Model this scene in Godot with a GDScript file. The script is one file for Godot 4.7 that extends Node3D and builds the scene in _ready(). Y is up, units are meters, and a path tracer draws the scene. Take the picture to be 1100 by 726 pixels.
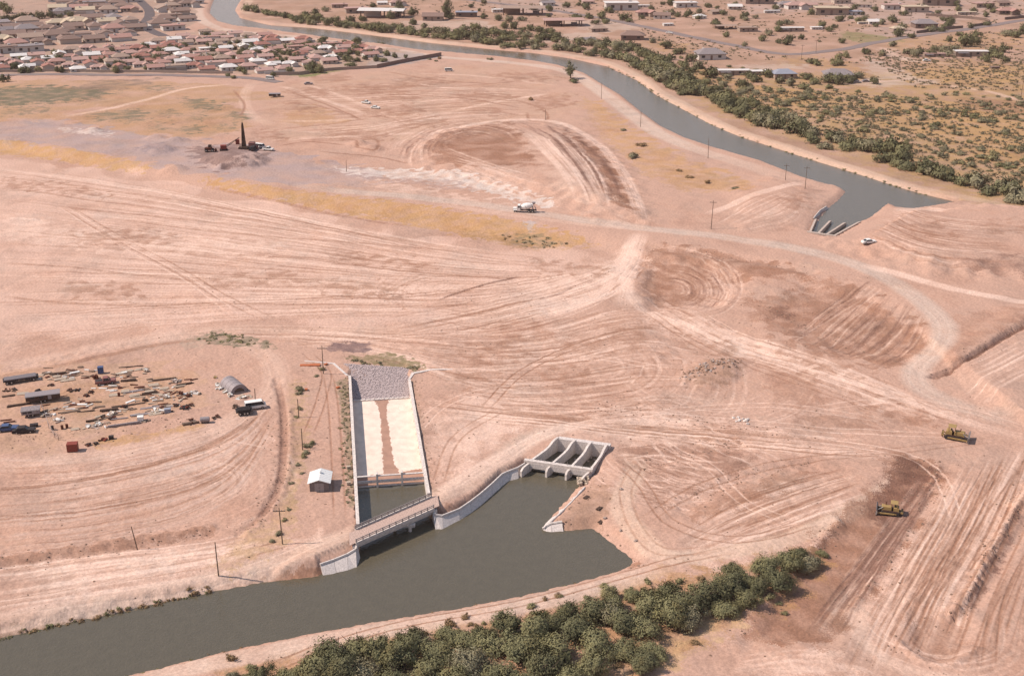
extends Node3D

# A canal works in dry country seen from the air: haul roads and graded soil, two reaches of
# canal, a wasteway chute with its bridge, an intake, a salvage yard, scrub and far houses.
# Units are metres, x to the right, -z away from the viewer.

var M := {}
var taken := {}
var bands: Array = []
var tiles: Array = []
var rng := RandomNumberGenerator.new()
var nz := FastNoiseLite.new()
var nf := FastNoiseLite.new()


func _ready() -> void:
	rng.seed = 7
	nz.seed = 3; nz.noise_type = FastNoiseLite.TYPE_SIMPLEX; nz.frequency = 1.0; nz.fractal_octaves = 2
	nf.seed = 11; nf.noise_type = FastNoiseLite.TYPE_SIMPLEX; nf.frequency = 1.0; nf.fractal_type = FastNoiseLite.FRACTAL_NONE
	var cam := Camera3D.new()
	cam.name = "camera"
	cam.position = Vector3(0, 119, 0)
	cam.rotation_degrees = Vector3(-21.5, 0, 0)
	cam.fov = 31.21
	cam.near = 1.0
	cam.far = 12000.0
	add_child(cam)
	cam.current = true
	var sky_mat := ProceduralSkyMaterial.new()
	sky_mat.sky_top_color = Color(0.50, 0.57, 0.68)
	sky_mat.sky_horizon_color = Color(0.86, 0.82, 0.80)
	sky_mat.sky_curve = 0.16
	sky_mat.ground_bottom_color = Color(0.55, 0.44, 0.38)
	sky_mat.ground_horizon_color = Color(0.80, 0.78, 0.78)
	sky_mat.sky_energy_multiplier = 0.95
	var env := Environment.new()
	env.background_mode = Environment.BG_SKY
	env.sky = Sky.new()
	env.sky.sky_material = sky_mat
	env.tonemap_mode = Environment.TONE_MAPPER_LINEAR
	env.tonemap_exposure = 1.42
	env.fog_enabled = true
	env.fog_density = 0.00006
	env.fog_light_color = Color(0.86, 0.75, 0.73)
	env.sdfgi_enabled = true
	env.ssao_enabled = true
	env.ssil_enabled = true
	var we := WorldEnvironment.new()
	we.name = "environment"
	we.environment = env
	add_child(we)
	var sun := DirectionalLight3D.new()
	sun.name = "sun"
	sun.light_energy = 1.35
	sun.light_color = Color(1.0, 0.94, 0.89)
	sun.light_angular_distance = 0.5
	sun.shadow_enabled = true
	add_child(sun)
	sun.look_at_from_position(Vector3.ZERO, Vector3(cos(deg_to_rad(47)) * cos(0.04), -sin(deg_to_rad(47)), -cos(deg_to_rad(47)) * sin(0.04)))
	make_materials()
	make_ground()
	make_water()
	build_things()


# ---------------------------------------------------------------- helpers: colour, names, meshes

func C(r: float, g: float, b: float) -> Color:            # a real-world (linear) base colour as the sRGB value that materials take
	return Color(r, g, b).linear_to_srgb()


func mat(key: String, col: Color, rough := 0.9, grain := 0.0, grain_size := 1.0, metal := 0.0) -> StandardMaterial3D:
	var m := StandardMaterial3D.new()
	m.resource_name = key
	m.albedo_color = col
	m.roughness = rough
	m.metallic = metal
	m.metallic_specular = 0.35
	if grain > 0.0:
		m.albedo_texture = grain_tex(grain)
		m.uv1_triplanar = true
		m.uv1_world_triplanar = true
		m.uv1_scale = Vector3.ONE / grain_size
	M[key] = m
	return m


var grains := {}
func grain_tex(amount: float) -> ImageTexture:             # mottled grain between 1 - amount and 1
	if not grains.has(amount):
		var n := FastNoiseLite.new()
		n.seed = 21
		n.noise_type = FastNoiseLite.TYPE_SIMPLEX
		n.frequency = 0.02
		n.fractal_octaves = 6
		n.fractal_gain = 0.72
		var im := n.get_seamless_image(512, 512)
		im.convert(Image.FORMAT_L8)
		var d := im.get_data()
		for i in d.size():
			d[i] = int(255.0 * (1.0 - amount * (1.0 - d[i] / 255.0)))
		im = Image.create_from_data(512, 512, false, Image.FORMAT_L8, d)
		grains[amount] = ImageTexture.create_from_image(im)
	return grains[amount]


func numbered(called: String) -> String:
	if not taken.has(called):
		taken[called] = 0
		return called
	taken[called] += 1
	return "%s_%03d" % [called, taken[called]]


func thing(called: String, label: String, category: String, at := Vector3.ZERO, turn := 0.0, group := "") -> Node3D:
	var o := Node3D.new()
	o.name = numbered(called)
	add_child(o)
	o.position = at
	o.rotation.y = turn
	tag(o, label, category, group)
	return o


func tag(o: Node, label: String, category: String, group := "") -> void:
	o.set_meta("label", label)
	o.set_meta("category", category)
	if group != "":
		o.set_meta("group", group)


func part(parent: Node, called: String, mesh: Mesh, m: Material, at := Vector3.ZERO, turn := 0.0) -> MeshInstance3D:
	var o := MeshInstance3D.new()
	o.name = called
	o.mesh = mesh
	o.material_override = m
	o.position = at
	o.rotation.y = turn
	parent.add_child(o, true)
	return o


func structure(called: String, mesh: Mesh, m: Material) -> MeshInstance3D:
	var o := MeshInstance3D.new()
	o.name = numbered(called)
	o.mesh = mesh
	if m:
		o.material_override = m
	add_child(o)
	o.set_meta("kind", "structure")
	return o


func copy_of(src: Node3D, called: String, at: Vector3, turn: float, label := "") -> Node3D:
	var o: Node3D = src.duplicate()
	o.name = numbered(called)
	add_child(o)
	o.position = at
	o.rotation.y = turn
	if label != "":
		o.set_meta("label", label)
	return o


class Msh:                                               # collects faces; corners run counter-clockwise seen from outside
	var v := PackedVector3Array()
	var n := PackedVector3Array()
	var c := PackedColorArray()
	var col := Color.WHITE
	var tinted := false

	func tri(a: Vector3, b: Vector3, d: Vector3) -> void:
		var nn := (b - a).cross(d - a).normalized()
		v.append(a); v.append(d); v.append(b)
		for i in 3:
			n.append(nn)
			c.append(col)

	func quad(a: Vector3, b: Vector3, d: Vector3, e: Vector3) -> void:
		tri(a, b, d)
		tri(a, d, e)

	func tri_n(a: Vector3, b: Vector3, d: Vector3, nn: Vector3) -> void:
		v.append(a); v.append(d); v.append(b)
		for i in 3:
			n.append(nn)
			c.append(col)

	func hexa(p: Array) -> void:                          # p[0..3] bottom ring counter-clockwise from above, p[4..7] top ring
		quad(p[3], p[2], p[1], p[0])
		quad(p[4], p[5], p[6], p[7])
		for i in 4:
			var j := (i + 1) % 4
			quad(p[i], p[j], p[j + 4], p[i + 4])

	func box(at: Vector3, s: Vector3, b := Basis.IDENTITY) -> void:   # at = centre
		var h := s * 0.5
		var p := []
		for y in [-h.y, h.y]:
			for q in [[-1, 1], [1, 1], [1, -1], [-1, -1]]:
				p.append(at + b * Vector3(q[0] * h.x, y, q[1] * h.z))
		hexa(p)

	func cbox(at: Vector3, s: Vector3, k: float, b := Basis.IDENTITY) -> void:   # a box with its upper edges chamfered
		var h := s * 0.5
		var r := []
		for lv in [[-h.y, 0.0], [h.y - k, 0.0], [h.y, k]]:
			for q in [[-1, 1], [1, 1], [1, -1], [-1, -1]]:
				r.append(at + b * Vector3(q[0] * (h.x - lv[1]), lv[0], q[1] * (h.z - lv[1])))
		quad(r[3], r[2], r[1], r[0])
		for l in 2:
			for i in 4:
				var j := (i + 1) % 4
				quad(r[l * 4 + i], r[l * 4 + j], r[l * 4 + 4 + j], r[l * 4 + 4 + i])
		quad(r[8], r[9], r[10], r[11])

	func tube(a: Vector3, b: Vector3, ra: float, rb: float, sides := 8, caps := true) -> void:
		var d := (b - a).normalized()
		var s := d.cross(Vector3.UP if absf(d.y) < 0.9 else Vector3.RIGHT).normalized()
		var t := d.cross(s)
		for i in sides:
			var u0 := TAU * i / sides
			var u1 := TAU * (i + 1) / sides
			var e0 := s * cos(u0) + t * sin(u0)
			var e1 := s * cos(u1) + t * sin(u1)
			quad(a + e0 * ra, a + e1 * ra, b + e1 * rb, b + e0 * rb)
			if caps:
				tri(b, b + e0 * rb, b + e1 * rb)
				tri(a, a + e1 * ra, a + e0 * ra)

	func lathe(at: Vector3, axis: Vector3, prof: Array, sides := 12) -> void:   # prof: [along, radius] pairs
		for i in prof.size() - 1:
			tube(at + axis * prof[i][0], at + axis * prof[i + 1][0], maxf(prof[i][1], 0.001), maxf(prof[i + 1][1], 0.001), sides, false)
		tube(at + axis * (prof[0][0] - 0.001), at + axis * prof[0][0], maxf(prof[0][1], 0.001), maxf(prof[0][1], 0.001), sides, true)
		var l: Array = prof[prof.size() - 1]
		tube(at + axis * l[0], at + axis * (l[0] + 0.001), maxf(l[1], 0.001), maxf(l[1], 0.001), sides, true)

	func prism(poly: Array, ax: Vector3, ay: Vector3, at: Vector3, depth: Vector3) -> void:   # 2D outline in the plane of ax, ay, pushed along depth; convex or nearly
		var k := poly.size()
		var p2 := PackedVector2Array()
		for q in poly:
			p2.append(Vector2(q[0], q[1]))
		var flip := ax.cross(ay).dot(depth) < 0.0
		var area := 0.0
		for i in k:
			area += p2[i].cross(p2[(i + 1) % k])
		if (area < 0.0) != flip:
			p2.reverse()
		var idx := Geometry2D.triangulate_polygon(p2)
		var f := []
		for q in p2:
			f.append(at + ax * q.x + ay * q.y)
		for i in k:
			var j := (i + 1) % k
			quad(f[i], f[j], f[j] + depth, f[i] + depth)
		for i in range(0, idx.size(), 3):
			var a: Vector3 = f[idx[i]]
			var b: Vector3 = f[idx[i + 1]]
			var d: Vector3 = f[idx[i + 2]]
			if (b - a).cross(d - a).dot(depth) > 0.0:
				tri(a + depth, b + depth, d + depth)
				tri(a, d, b)
			else:
				tri(a + depth, d + depth, b + depth)
				tri(a, b, d)

	func mesh() -> ArrayMesh:
		var arr := []
		arr.resize(Mesh.ARRAY_MAX)
		arr[Mesh.ARRAY_VERTEX] = v
		arr[Mesh.ARRAY_NORMAL] = n
		if tinted:
			arr[Mesh.ARRAY_COLOR] = c
		var m := ArrayMesh.new()
		m.add_surface_from_arrays(Mesh.PRIMITIVE_TRIANGLES, arr)
		return m


func V2(a: Array) -> PackedVector2Array:                   # x, z, x, z ... to points
	var p := PackedVector2Array()
	for i in range(0, a.size(), 2):
		p.append(Vector2(a[i], a[i + 1]))
	return p


func smooth_line(p: PackedVector2Array, step: float, closed := false) -> PackedVector2Array:
	var o := PackedVector2Array()
	var k := p.size()
	for i in (k if closed else k - 1):
		var a := p[(i - 1 + k) % k] if closed or i > 0 else p[0] * 2.0 - p[1]
		var b := p[i]
		var c := p[(i + 1) % k]
		var d := p[(i + 2) % k] if closed or i < k - 2 else c * 2.0 - b
		var m := maxi(1, int(b.distance_to(c) / step))
		for j in m:
			o.append(b.cubic_interpolate(c, a, d, float(j) / m))
	if not closed:
		o.append(p[k - 1])
	return o


# ---------------------------------------------------------------- the ground: relief

const LOW := [-259.1, 546.7, -227.6, 531.3, -150.9, 480.1, -85.9, 433.4, -42.7, 412.4, 3.1, 385.7, 27.6, 381.6, 40.8, 360.1, 57, 332.5, 81, 296.1, 93.8, 272.8, 100.6, 258.6, 115.1, 245.6]
const UPP := [-264, 558.8, -231.6, 542.5, -155.4, 496.9, -89.1, 452, -44.8, 435.6, 3.3, 415.3, 28.5, 396.6, 43.5, 387.8, 63.9, 379.4, 88.3, 365.4, 104, 346.9, 109.8, 328.4, 110.3, 304.4, 116.8, 250.9]


class Band:
	var xs := PackedFloat32Array()
	var ds := PackedFloat32Array()      # distance, = -z
	var x0 := 0.0
	var d0 := 0.0
	var dx := 1.0
	var dd := 1.0
	var nx := 0
	var nd := 0
	var ex := 4                         # stretched columns on each side
	var en := 0                         # stretched rows before and after
	var w := 0
	var h := PackedFloat32Array()


class Tile:
	var x0 := 0.0
	var d0 := 0.0
	var ppm := 1.0
	var w := 0
	var hh := 0
	var rgb := PackedByteArray()
	var bump := PackedByteArray()


func table(t: Array, x: float) -> float:
	if x <= t[0]:
		return t[1]
	for i in range(0, t.size() - 2, 2):
		if x <= t[i + 2]:
			return t[i + 1] + (t[i + 3] - t[i + 1]) * (x - t[i]) / (t[i + 2] - t[i])
	return t[t.size() - 1]


func make_band(half: float, d0: float, d1: float, dx: float, dd: float, before: Array, after: Array) -> void:
	var b := Band.new()
	b.x0 = -half; b.d0 = d0; b.dx = dx
	b.nx = int(round(2.0 * half / dx)) + 1
	b.nd = int(round((d1 - d0) / dd)) + 1
	b.dd = (d1 - d0) / (b.nd - 1)
	for e in [9000.0, 3000.0, 900.0, 620.0]:
		b.xs.append(-half - e if e < 800 else -e)
	b.xs[3] = -half - 40.0
	for i in b.nx:
		b.xs.append(-half + i * dx)
	for e in [half + 40.0, 900.0, 3000.0, 9000.0]:
		b.xs.append(e)
	for e in before:
		b.ds.append(e)
	b.en = before.size()
	for j in b.nd:
		b.ds.append(d0 + j * b.dd)
	for e in after:
		b.ds.append(e)
	b.w = b.xs.size()
	b.h.resize(b.w * b.ds.size())
	var lo := PackedFloat32Array()
	var up := PackedFloat32Array()
	for x in b.xs:
		var a := table(LOW, x)
		lo.append(a)
		up.append(maxf(table(UPP, x), a + 4.0))
	var k := 0
	for d in b.ds:
		for i in b.w:
			var x := b.xs[i]
			var t := clampf((d - lo[i]) / (up[i] - lo[i]), 0.0, 1.0)
			var v := 2.6 * t * t * (3.0 - 2.0 * t)
			if absf(x) < 800.0:
				v += 0.30 * nz.get_noise_2d(x * 0.022, d * 0.022) + 0.11 * nz.get_noise_2d(x * 0.13, d * 0.13)
				if d < 520.0:
					v += 0.045 * nf.get_noise_2d(x * 0.5, d * 0.5)
			b.h[k] = v
			k += 1
	bands.append(b)


func field(b: Band, poly: PackedVector2Array, reach: float) -> Dictionary:   # signed distance to an outline (x, z), negative inside, over the part of the band it touches
	var bx0 := 1e9; var bx1 := -1e9; var bd0 := 1e9; var bd1 := -1e9
	for p in poly:
		bx0 = minf(bx0, p.x); bx1 = maxf(bx1, p.x); bd0 = minf(bd0, -p.y); bd1 = maxf(bd1, -p.y)
	var i0 := clampi(int(floor((bx0 - reach - b.x0) / b.dx)), 0, b.nx)
	var i1 := clampi(int(ceil((bx1 + reach - b.x0) / b.dx)), 0, b.nx)
	var j0 := clampi(int(floor((bd0 - reach - b.d0) / b.dd)), 0, b.nd)
	var j1 := clampi(int(ceil((bd1 + reach - b.d0) / b.dd)), 0, b.nd)
	var w := i1 - i0
	var hh := j1 - j0
	var s := PackedFloat32Array()
	if w <= 0 or hh <= 0:
		return {"n": 0}
	s.resize(w * hh)
	s.fill(reach)
	var k := poly.size()
	for e in k:
		var p := poly[e]
		var q := poly[(e + 1) % k]
		p.y = -p.y; q.y = -q.y
		var u := q - p
		var l2 := maxf(u.length_squared(), 1e-6)
		var a0 := clampi(int(floor((minf(p.x, q.x) - reach - b.x0) / b.dx)), i0, i1)
		var a1 := clampi(int(ceil((maxf(p.x, q.x) + reach - b.x0) / b.dx)) + 1, i0, i1)
		var c0 := clampi(int(floor((minf(p.y, q.y) - reach - b.d0) / b.dd)), j0, j1)
		var c1 := clampi(int(ceil((maxf(p.y, q.y) + reach - b.d0) / b.dd)) + 1, j0, j1)
		for j in range(c0, c1):
			var y := b.d0 + j * b.dd - p.y
			var o := (j - j0) * w - i0
			for i in range(a0, a1):
				var x := b.x0 + i * b.dx - p.x
				var t := clampf((x * u.x + y * u.y) / l2, 0.0, 1.0)
				var ex := x - u.x * t
				var ey := y - u.y * t
				var d := sqrt(ex * ex + ey * ey)
				if d < s[o + i]:
					s[o + i] = d
	for j in range(j0, j1):
		var d := b.d0 + j * b.dd
		var cr := []
		for e in k:
			var p := poly[e]
			var q := poly[(e + 1) % k]
			if (-p.y <= d) != (-q.y <= d):
				cr.append(p.x + (q.x - p.x) * (d + p.y) / (p.y - q.y))
		cr.sort()
		for c in range(0, cr.size() - 1, 2):
			var a := clampi(int(ceil((cr[c] - b.x0) / b.dx)), i0, i1)
			var z := clampi(int(floor((cr[c + 1] - b.x0) / b.dx)) + 1, i0, i1)
			for i in range(a, z):
				s[(j - j0) * w + i - i0] *= -1.0
	return {"n": w * hh, "i0": i0, "j0": j0, "w": w, "h": hh, "s": s}


func sculpt(poly: PackedVector2Array, reach: float, shape: Callable) -> void:   # shape(signed distance, old height, x, d) -> new height
	for b: Band in bands:
		var f := field(b, poly, reach)
		if f.n == 0:
			continue
		var s: PackedFloat32Array = f.s
		var k := 0
		for j in f.h:
			var row: int = (b.en + f.j0 + j) * b.w + b.ex + f.i0
			for i in f.w:
				var v := s[k]
				if v < reach:
					b.h[row + i] = shape.call(v, b.h[row + i], b.x0 + (f.i0 + i) * b.dx, b.d0 + (f.j0 + j) * b.dd)
				k += 1


func hill(poly: PackedVector2Array, up: float, run: float, ragged := 0.0) -> void:     # raises (or digs) inside an outline with a slope of the given run
	sculpt(poly, run + 6.0, func(s: float, h: float, x: float, d: float) -> float:
		if ragged > 0.0:
			s += ragged * nz.get_noise_2d(x * 0.12, d * 0.12)
		var t := clampf(0.5 - s / run, 0.0, 1.0)
		return h + up * t * t * (3.0 - 2.0 * t))


func ridge(line: PackedVector2Array, up: float, half: float, ragged := 0.3) -> void:   # a windrow or, with up < 0, a rut or ditch along a line
	var l := smooth_line(line, 3.0)
	var back := l.duplicate()
	back.reverse()
	var ring := l.duplicate()
	ring.append_array(back.slice(1, back.size() - 1))
	sculpt(ring, half * 1.6, func(s: float, h: float, x: float, d: float) -> float:
		var r := absf(s) / (half * (1.0 + ragged * nz.get_noise_2d(x * 0.25, d * 0.25)))
		if r >= 1.0:
			return h
		return h + up * (1.0 - r * r) * (1.0 - r * r) * (1.0 + 0.5 * ragged * nz.get_noise_2d(x * 0.6 + 40.0, d * 0.6)))


func hat(x: float, z: float) -> float:                     # height of the ground
	var d := -z
	for b: Band in bands:
		if d <= b.d0 + (b.nd - 1) * b.dd + 0.001 or b == bands[bands.size() - 1]:
			var fi := clampf((x - b.x0) / b.dx, 0.0, b.nx - 1.001)
			var fj := clampf((d - b.d0) / b.dd, 0.0, b.nd - 1.001)
			var i := int(fi)
			var j := int(fj)
			var k := (b.en + j) * b.w + b.ex + i
			return lerpf(lerpf(b.h[k], b.h[k + 1], fi - i), lerpf(b.h[k + b.w], b.h[k + b.w + 1], fi - i), fj - j)
	return 0.0


func G(x: float, z: float, up := 0.0) -> Vector3:
	return Vector3(x, hat(x, z) + up, z)


# ---------------------------------------------------------------- the ground: soil, tracks and dry grass

func make_tile(half: float, d0: float, d1: float, px: int, base: Color) -> void:
	var t := Tile.new()
	t.x0 = -half; t.d0 = d0
	t.ppm = px / (2.0 * half)
	t.w = px
	t.hh = int(ceil((d1 - d0) * t.ppm))
	var im := Image.create_empty(t.w, t.hh, false, Image.FORMAT_RGB8)
	im.fill(base)
	t.rgb = im.get_data()
	var n := FastNoiseLite.new()
	n.seed = 5 + tiles.size()
	n.frequency = 0.8 / t.ppm
	n.fractal_octaves = 4
	n.fractal_gain = 0.6
	var bi := n.get_image(t.w, t.hh, false, false, false)
	bi.convert(Image.FORMAT_L8)
	bi.adjust_bcs(1.0, 0.30, 1.0)
	bi.convert(Image.FORMAT_L8)
	t.bump = bi.get_data()
	tiles.append(t)


func track(pts: PackedVector2Array, width: float, col: Color, alpha: float, streak := 0.5, groove := 0.0, breaks := 0.3) -> void:   # soil moved or packed along a line, in lanes
	var xa := 1e9; var xb := -1e9; var da := 1e9; var db := -1e9
	for p in pts:
		xa = minf(xa, p.x); xb = maxf(xb, p.x); da = minf(da, -p.y); db = maxf(db, -p.y)
	var cr := col.r * 255.0; var cg := col.g * 255.0; var cb := col.b * 255.0
	for t: Tile in tiles:
		if xb + width < t.x0 or xa - width > -t.x0 or db + width < t.d0 or da - width > t.d0 + t.hh / t.ppm:
			continue
		var step := 0.85 / t.ppm
		var l := smooth_line(pts, step)
		var lanes := maxi(1, int(ceil(width * t.ppm * 1.15)))
		var la := PackedFloat32Array()
		var lo := PackedFloat32Array()
		var lr := rng.randf() * 100.0
		for k in lanes:
			var e := 1.0 - absf((k + 0.5) / lanes * 2.0 - 1.0)
			var a := alpha * minf(1.0, e * 2.2 + (0.5 if lanes < 3 else 0.0))
			a *= 1.0 - streak * clampf(0.5 + 0.9 * nf.get_noise_2d(lr + (k / t.ppm) * 1.3, 0.0), 0.0, 1.0)
			la.append(a)
			lo.append(((k + 0.5) / lanes - 0.5) * width)
		var rgb := t.rgb
		var bump := t.bump
		var w := t.w
		var hh := t.hh
		var total := l.size()
		var ends := maxf(2.0, total * 0.12)
		for s in total - 1:
			var p := l[s]
			var u := l[s + 1] - p
			var il := 1.0 / maxf(u.length(), 1e-5)
			var px := (p.x - t.x0) * t.ppm
			var py := (-p.y - t.d0) * t.ppm
			var nx := -u.y * il * t.ppm
			var ny := -u.x * il * t.ppm
			if px < -60 or px > w + 60 or py < -60 or py > hh + 60:
				continue
			var f := 1.0 - breaks * (0.5 + 0.5 * nf.get_noise_2d(lr * 7.0, s * 0.05 / t.ppm * 4.0))
			f *= minf(1.0, minf(s / ends, (total - s) / ends))
			for k in lanes:
				var ix := int(px + nx * lo[k])
				var iy := int(py + ny * lo[k])
				if ix < 0 or iy < 0 or ix >= w or iy >= hh:
					continue
				var a := la[k] * f
				var q := iy * w + ix
				if groove != 0.0:
					bump[q] = clampi(int(bump[q] + groove * a), 20, 235)
				q *= 3
				rgb[q] = int(rgb[q] + (cr - rgb[q]) * a + 0.5)
				rgb[q + 1] = int(rgb[q + 1] + (cg - rgb[q + 1]) * a + 0.5)
				rgb[q + 2] = int(rgb[q + 2] + (cb - rgb[q + 2]) * a + 0.5)
		t.rgb = rgb
		t.bump = bump


var speck := PackedFloat32Array()
func patch(poly: PackedVector2Array, col: Color, alpha: float, ragged: float, grain := 0.5, size := 6.0, rough := 0.0) -> void:   # soil, gravel or dry grass over an outline with a ragged edge and a mottled cover
	if speck.is_empty():
		var r := RandomNumberGenerator.new()
		r.seed = 4
		speck.resize(65536)
		for i in 65536:
			speck[i] = (r.randf() + r.randf() + r.randf()) / 1.5 - 1.0
	var xa := 1e9; var xb := -1e9; var da := 1e9; var db := -1e9
	for p in poly:
		xa = minf(xa, p.x); xb = maxf(xb, p.x); da = minf(da, -p.y); db = maxf(db, -p.y)
	var cr := col.r * 255.0; var cg := col.g * 255.0; var cb := col.b * 255.0
	var off := rng.randf() * 50.0
	var slack := ragged * 1.7
	var wide := PackedVector2Array()
	for ring in Geometry2D.offset_polygon(poly, slack):
		if ring.size() > wide.size():
			wide = ring
	for t: Tile in tiles:
		var i0 := clampi(int((xa - slack - t.x0) * t.ppm), 0, t.w)
		var i1 := clampi(int((xb + slack - t.x0) * t.ppm), 0, t.w)
		var j0 := clampi(int((da - slack - t.d0) * t.ppm), 0, t.hh)
		var j1 := clampi(int((db + slack - t.d0) * t.ppm), 0, t.hh)
		if i1 <= i0 or j1 <= j0:
			continue
		var rgb := t.rgb
		var bump := t.bump
		var fz := 1.0 / size
		var every := clampi(int(size * t.ppm * 0.2), 1, 8)
		var m := wide.size()
		for j in range(j0, j1):
			var d := t.d0 + (j + 0.5) / t.ppm
			var lo := 1e9
			var hi := -1e9
			for e in m:
				var p := wide[e]
				var q := wide[(e + 1) % m]
				if (-p.y <= d) != (-q.y <= d):
					var c := p.x + (q.x - p.x) * (d + p.y) / (p.y - q.y)
					lo = minf(lo, c)
					hi = maxf(hi, c)
			var ia := maxi(i0, int((lo - t.x0) * t.ppm))
			var ib := mini(i1, int((hi - t.x0) * t.ppm) + 1)
			var n1 := 0.0; var n3 := 0.0; var s1 := 0.0; var s3 := 0.0; var left := 0
			for i in range(ia, ib):
				var x := t.x0 + (i + 0.5) / t.ppm
				if left == 0:
					var xe := x + every / t.ppm
					if i == ia:
						n1 = nz.get_noise_2d(x * fz + off, d * fz)
						n3 = nf.get_noise_2d(x * fz * 1.3, d * fz * 1.3 + off)
					s1 = (nz.get_noise_2d(xe * fz + off, d * fz) - n1) / every
					s3 = (nf.get_noise_2d(xe * fz * 1.3, d * fz * 1.3 + off) - n3) / every
					left = every
				left -= 1
				var n2 := speck[((j * 7 + (j >> 3) * 1031) & 255) * 256 + ((i * 3 + (i >> 5) * 77 + (j >> 4)) & 255)]
				if Geometry2D.is_point_in_polygon(Vector2(x + ragged * (n1 * 1.1 + n2 * 0.75), -d + ragged * (n3 + n2 * 0.75)), poly):
					var a := alpha * clampf(1.0 - grain * (0.5 + n1 * 0.9 + n2 * 0.5), 0.0, 1.0)
					var q := j * t.w + i
					if rough > 0.0:
						bump[q] = clampi(int(bump[q] + rough * n2 * 50.0), 10, 245)
					q *= 3
					rgb[q] = int(rgb[q] + (cr - rgb[q]) * a + 0.5)
					rgb[q + 1] = int(rgb[q + 1] + (cg - rgb[q + 1]) * a + 0.5)
					rgb[q + 2] = int(rgb[q + 2] + (cb - rgb[q + 2]) * a + 0.5)
				n1 += s1
				n3 += s3
		t.rgb = rgb
		t.bump = bump


func fan(a: Array, b: Array, count: int, width: float, col: Color, alpha: float, wobble := 2.0, groove := 0.0) -> void:   # many passes of a machine between line a and line b
	var pa := V2(a)
	var pb := V2(b)
	for k in count:
		var s := rng.randf()
		var p := PackedVector2Array()
		var s2 := clampf(s + rng.randf_range(-0.08, 0.08), 0.0, 1.0)
		var first := rng.randf() * 0.35
		var last := 1.0 - rng.randf() * 0.35
		var m := pa.size()
		for i in m:
			var u := float(i) / (m - 1)
			p.append(pa[i].lerp(pb[i], lerpf(s, s2, u)) + Vector2(rng.randf_range(-1, 1), rng.randf_range(-1, 1)) * wobble)
		var l := smooth_line(p, 4.0)
		var c := l.slice(int(first * l.size()), int(last * l.size()))
		if c.size() > 3:
			track(c, width * rng.randf_range(0.4, 1.7), col, alpha * lerpf(0.25, 1.5, pow(rng.randf(), 2.0)), 0.6, groove, 0.7)


func wheels(pts: PackedVector2Array, gauge: float, width: float, col: Color, alpha: float, groove := -40.0) -> void:   # the two ruts of one vehicle
	for s in [-0.5, 0.5]:
		var l := smooth_line(pts, 3.0)
		var o := PackedVector2Array()
		for i in l.size():
			var u := (l[mini(i + 1, l.size() - 1)] - l[maxi(i - 1, 0)]).normalized()
			o.append(l[i] + Vector2(-u.y, u.x) * gauge * s)
		track(o, width, col, alpha, 0.2, groove, 0.5)


func arcs(c: Array, r0: float, r1: float, a0: float, a1: float, squash: float, count: int, width: float, col: Color, alpha: float, groove := -30.0) -> void:   # a machine turning on the spot, ring by ring
	for k in count:
		var r := lerpf(r0, r1, (k + rng.randf() * 0.8) / count)
		var p := PackedVector2Array()
		var span := a1 - a0
		var b0 := a0 + span * rng.randf_range(-0.05, 0.4)
		var b1 := a1 - span * rng.randf_range(-0.05, 0.4)
		for i in 9:
			var u := lerpf(b0, b1, i / 8.0)
			p.append(Vector2(c[0] + cos(u) * r, c[1] + sin(u) * r * squash) + Vector2(rng.randf_range(-1, 1), rng.randf_range(-1, 1)) * r * 0.035)
		track(p, width * rng.randf_range(0.5, 1.6), col, alpha * lerpf(0.25, 1.2, pow(rng.randf(), 1.6)), 0.5, groove, 0.7)


const NEAR_WATER := -2.2
const FAR_WATER := 1.5
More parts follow.
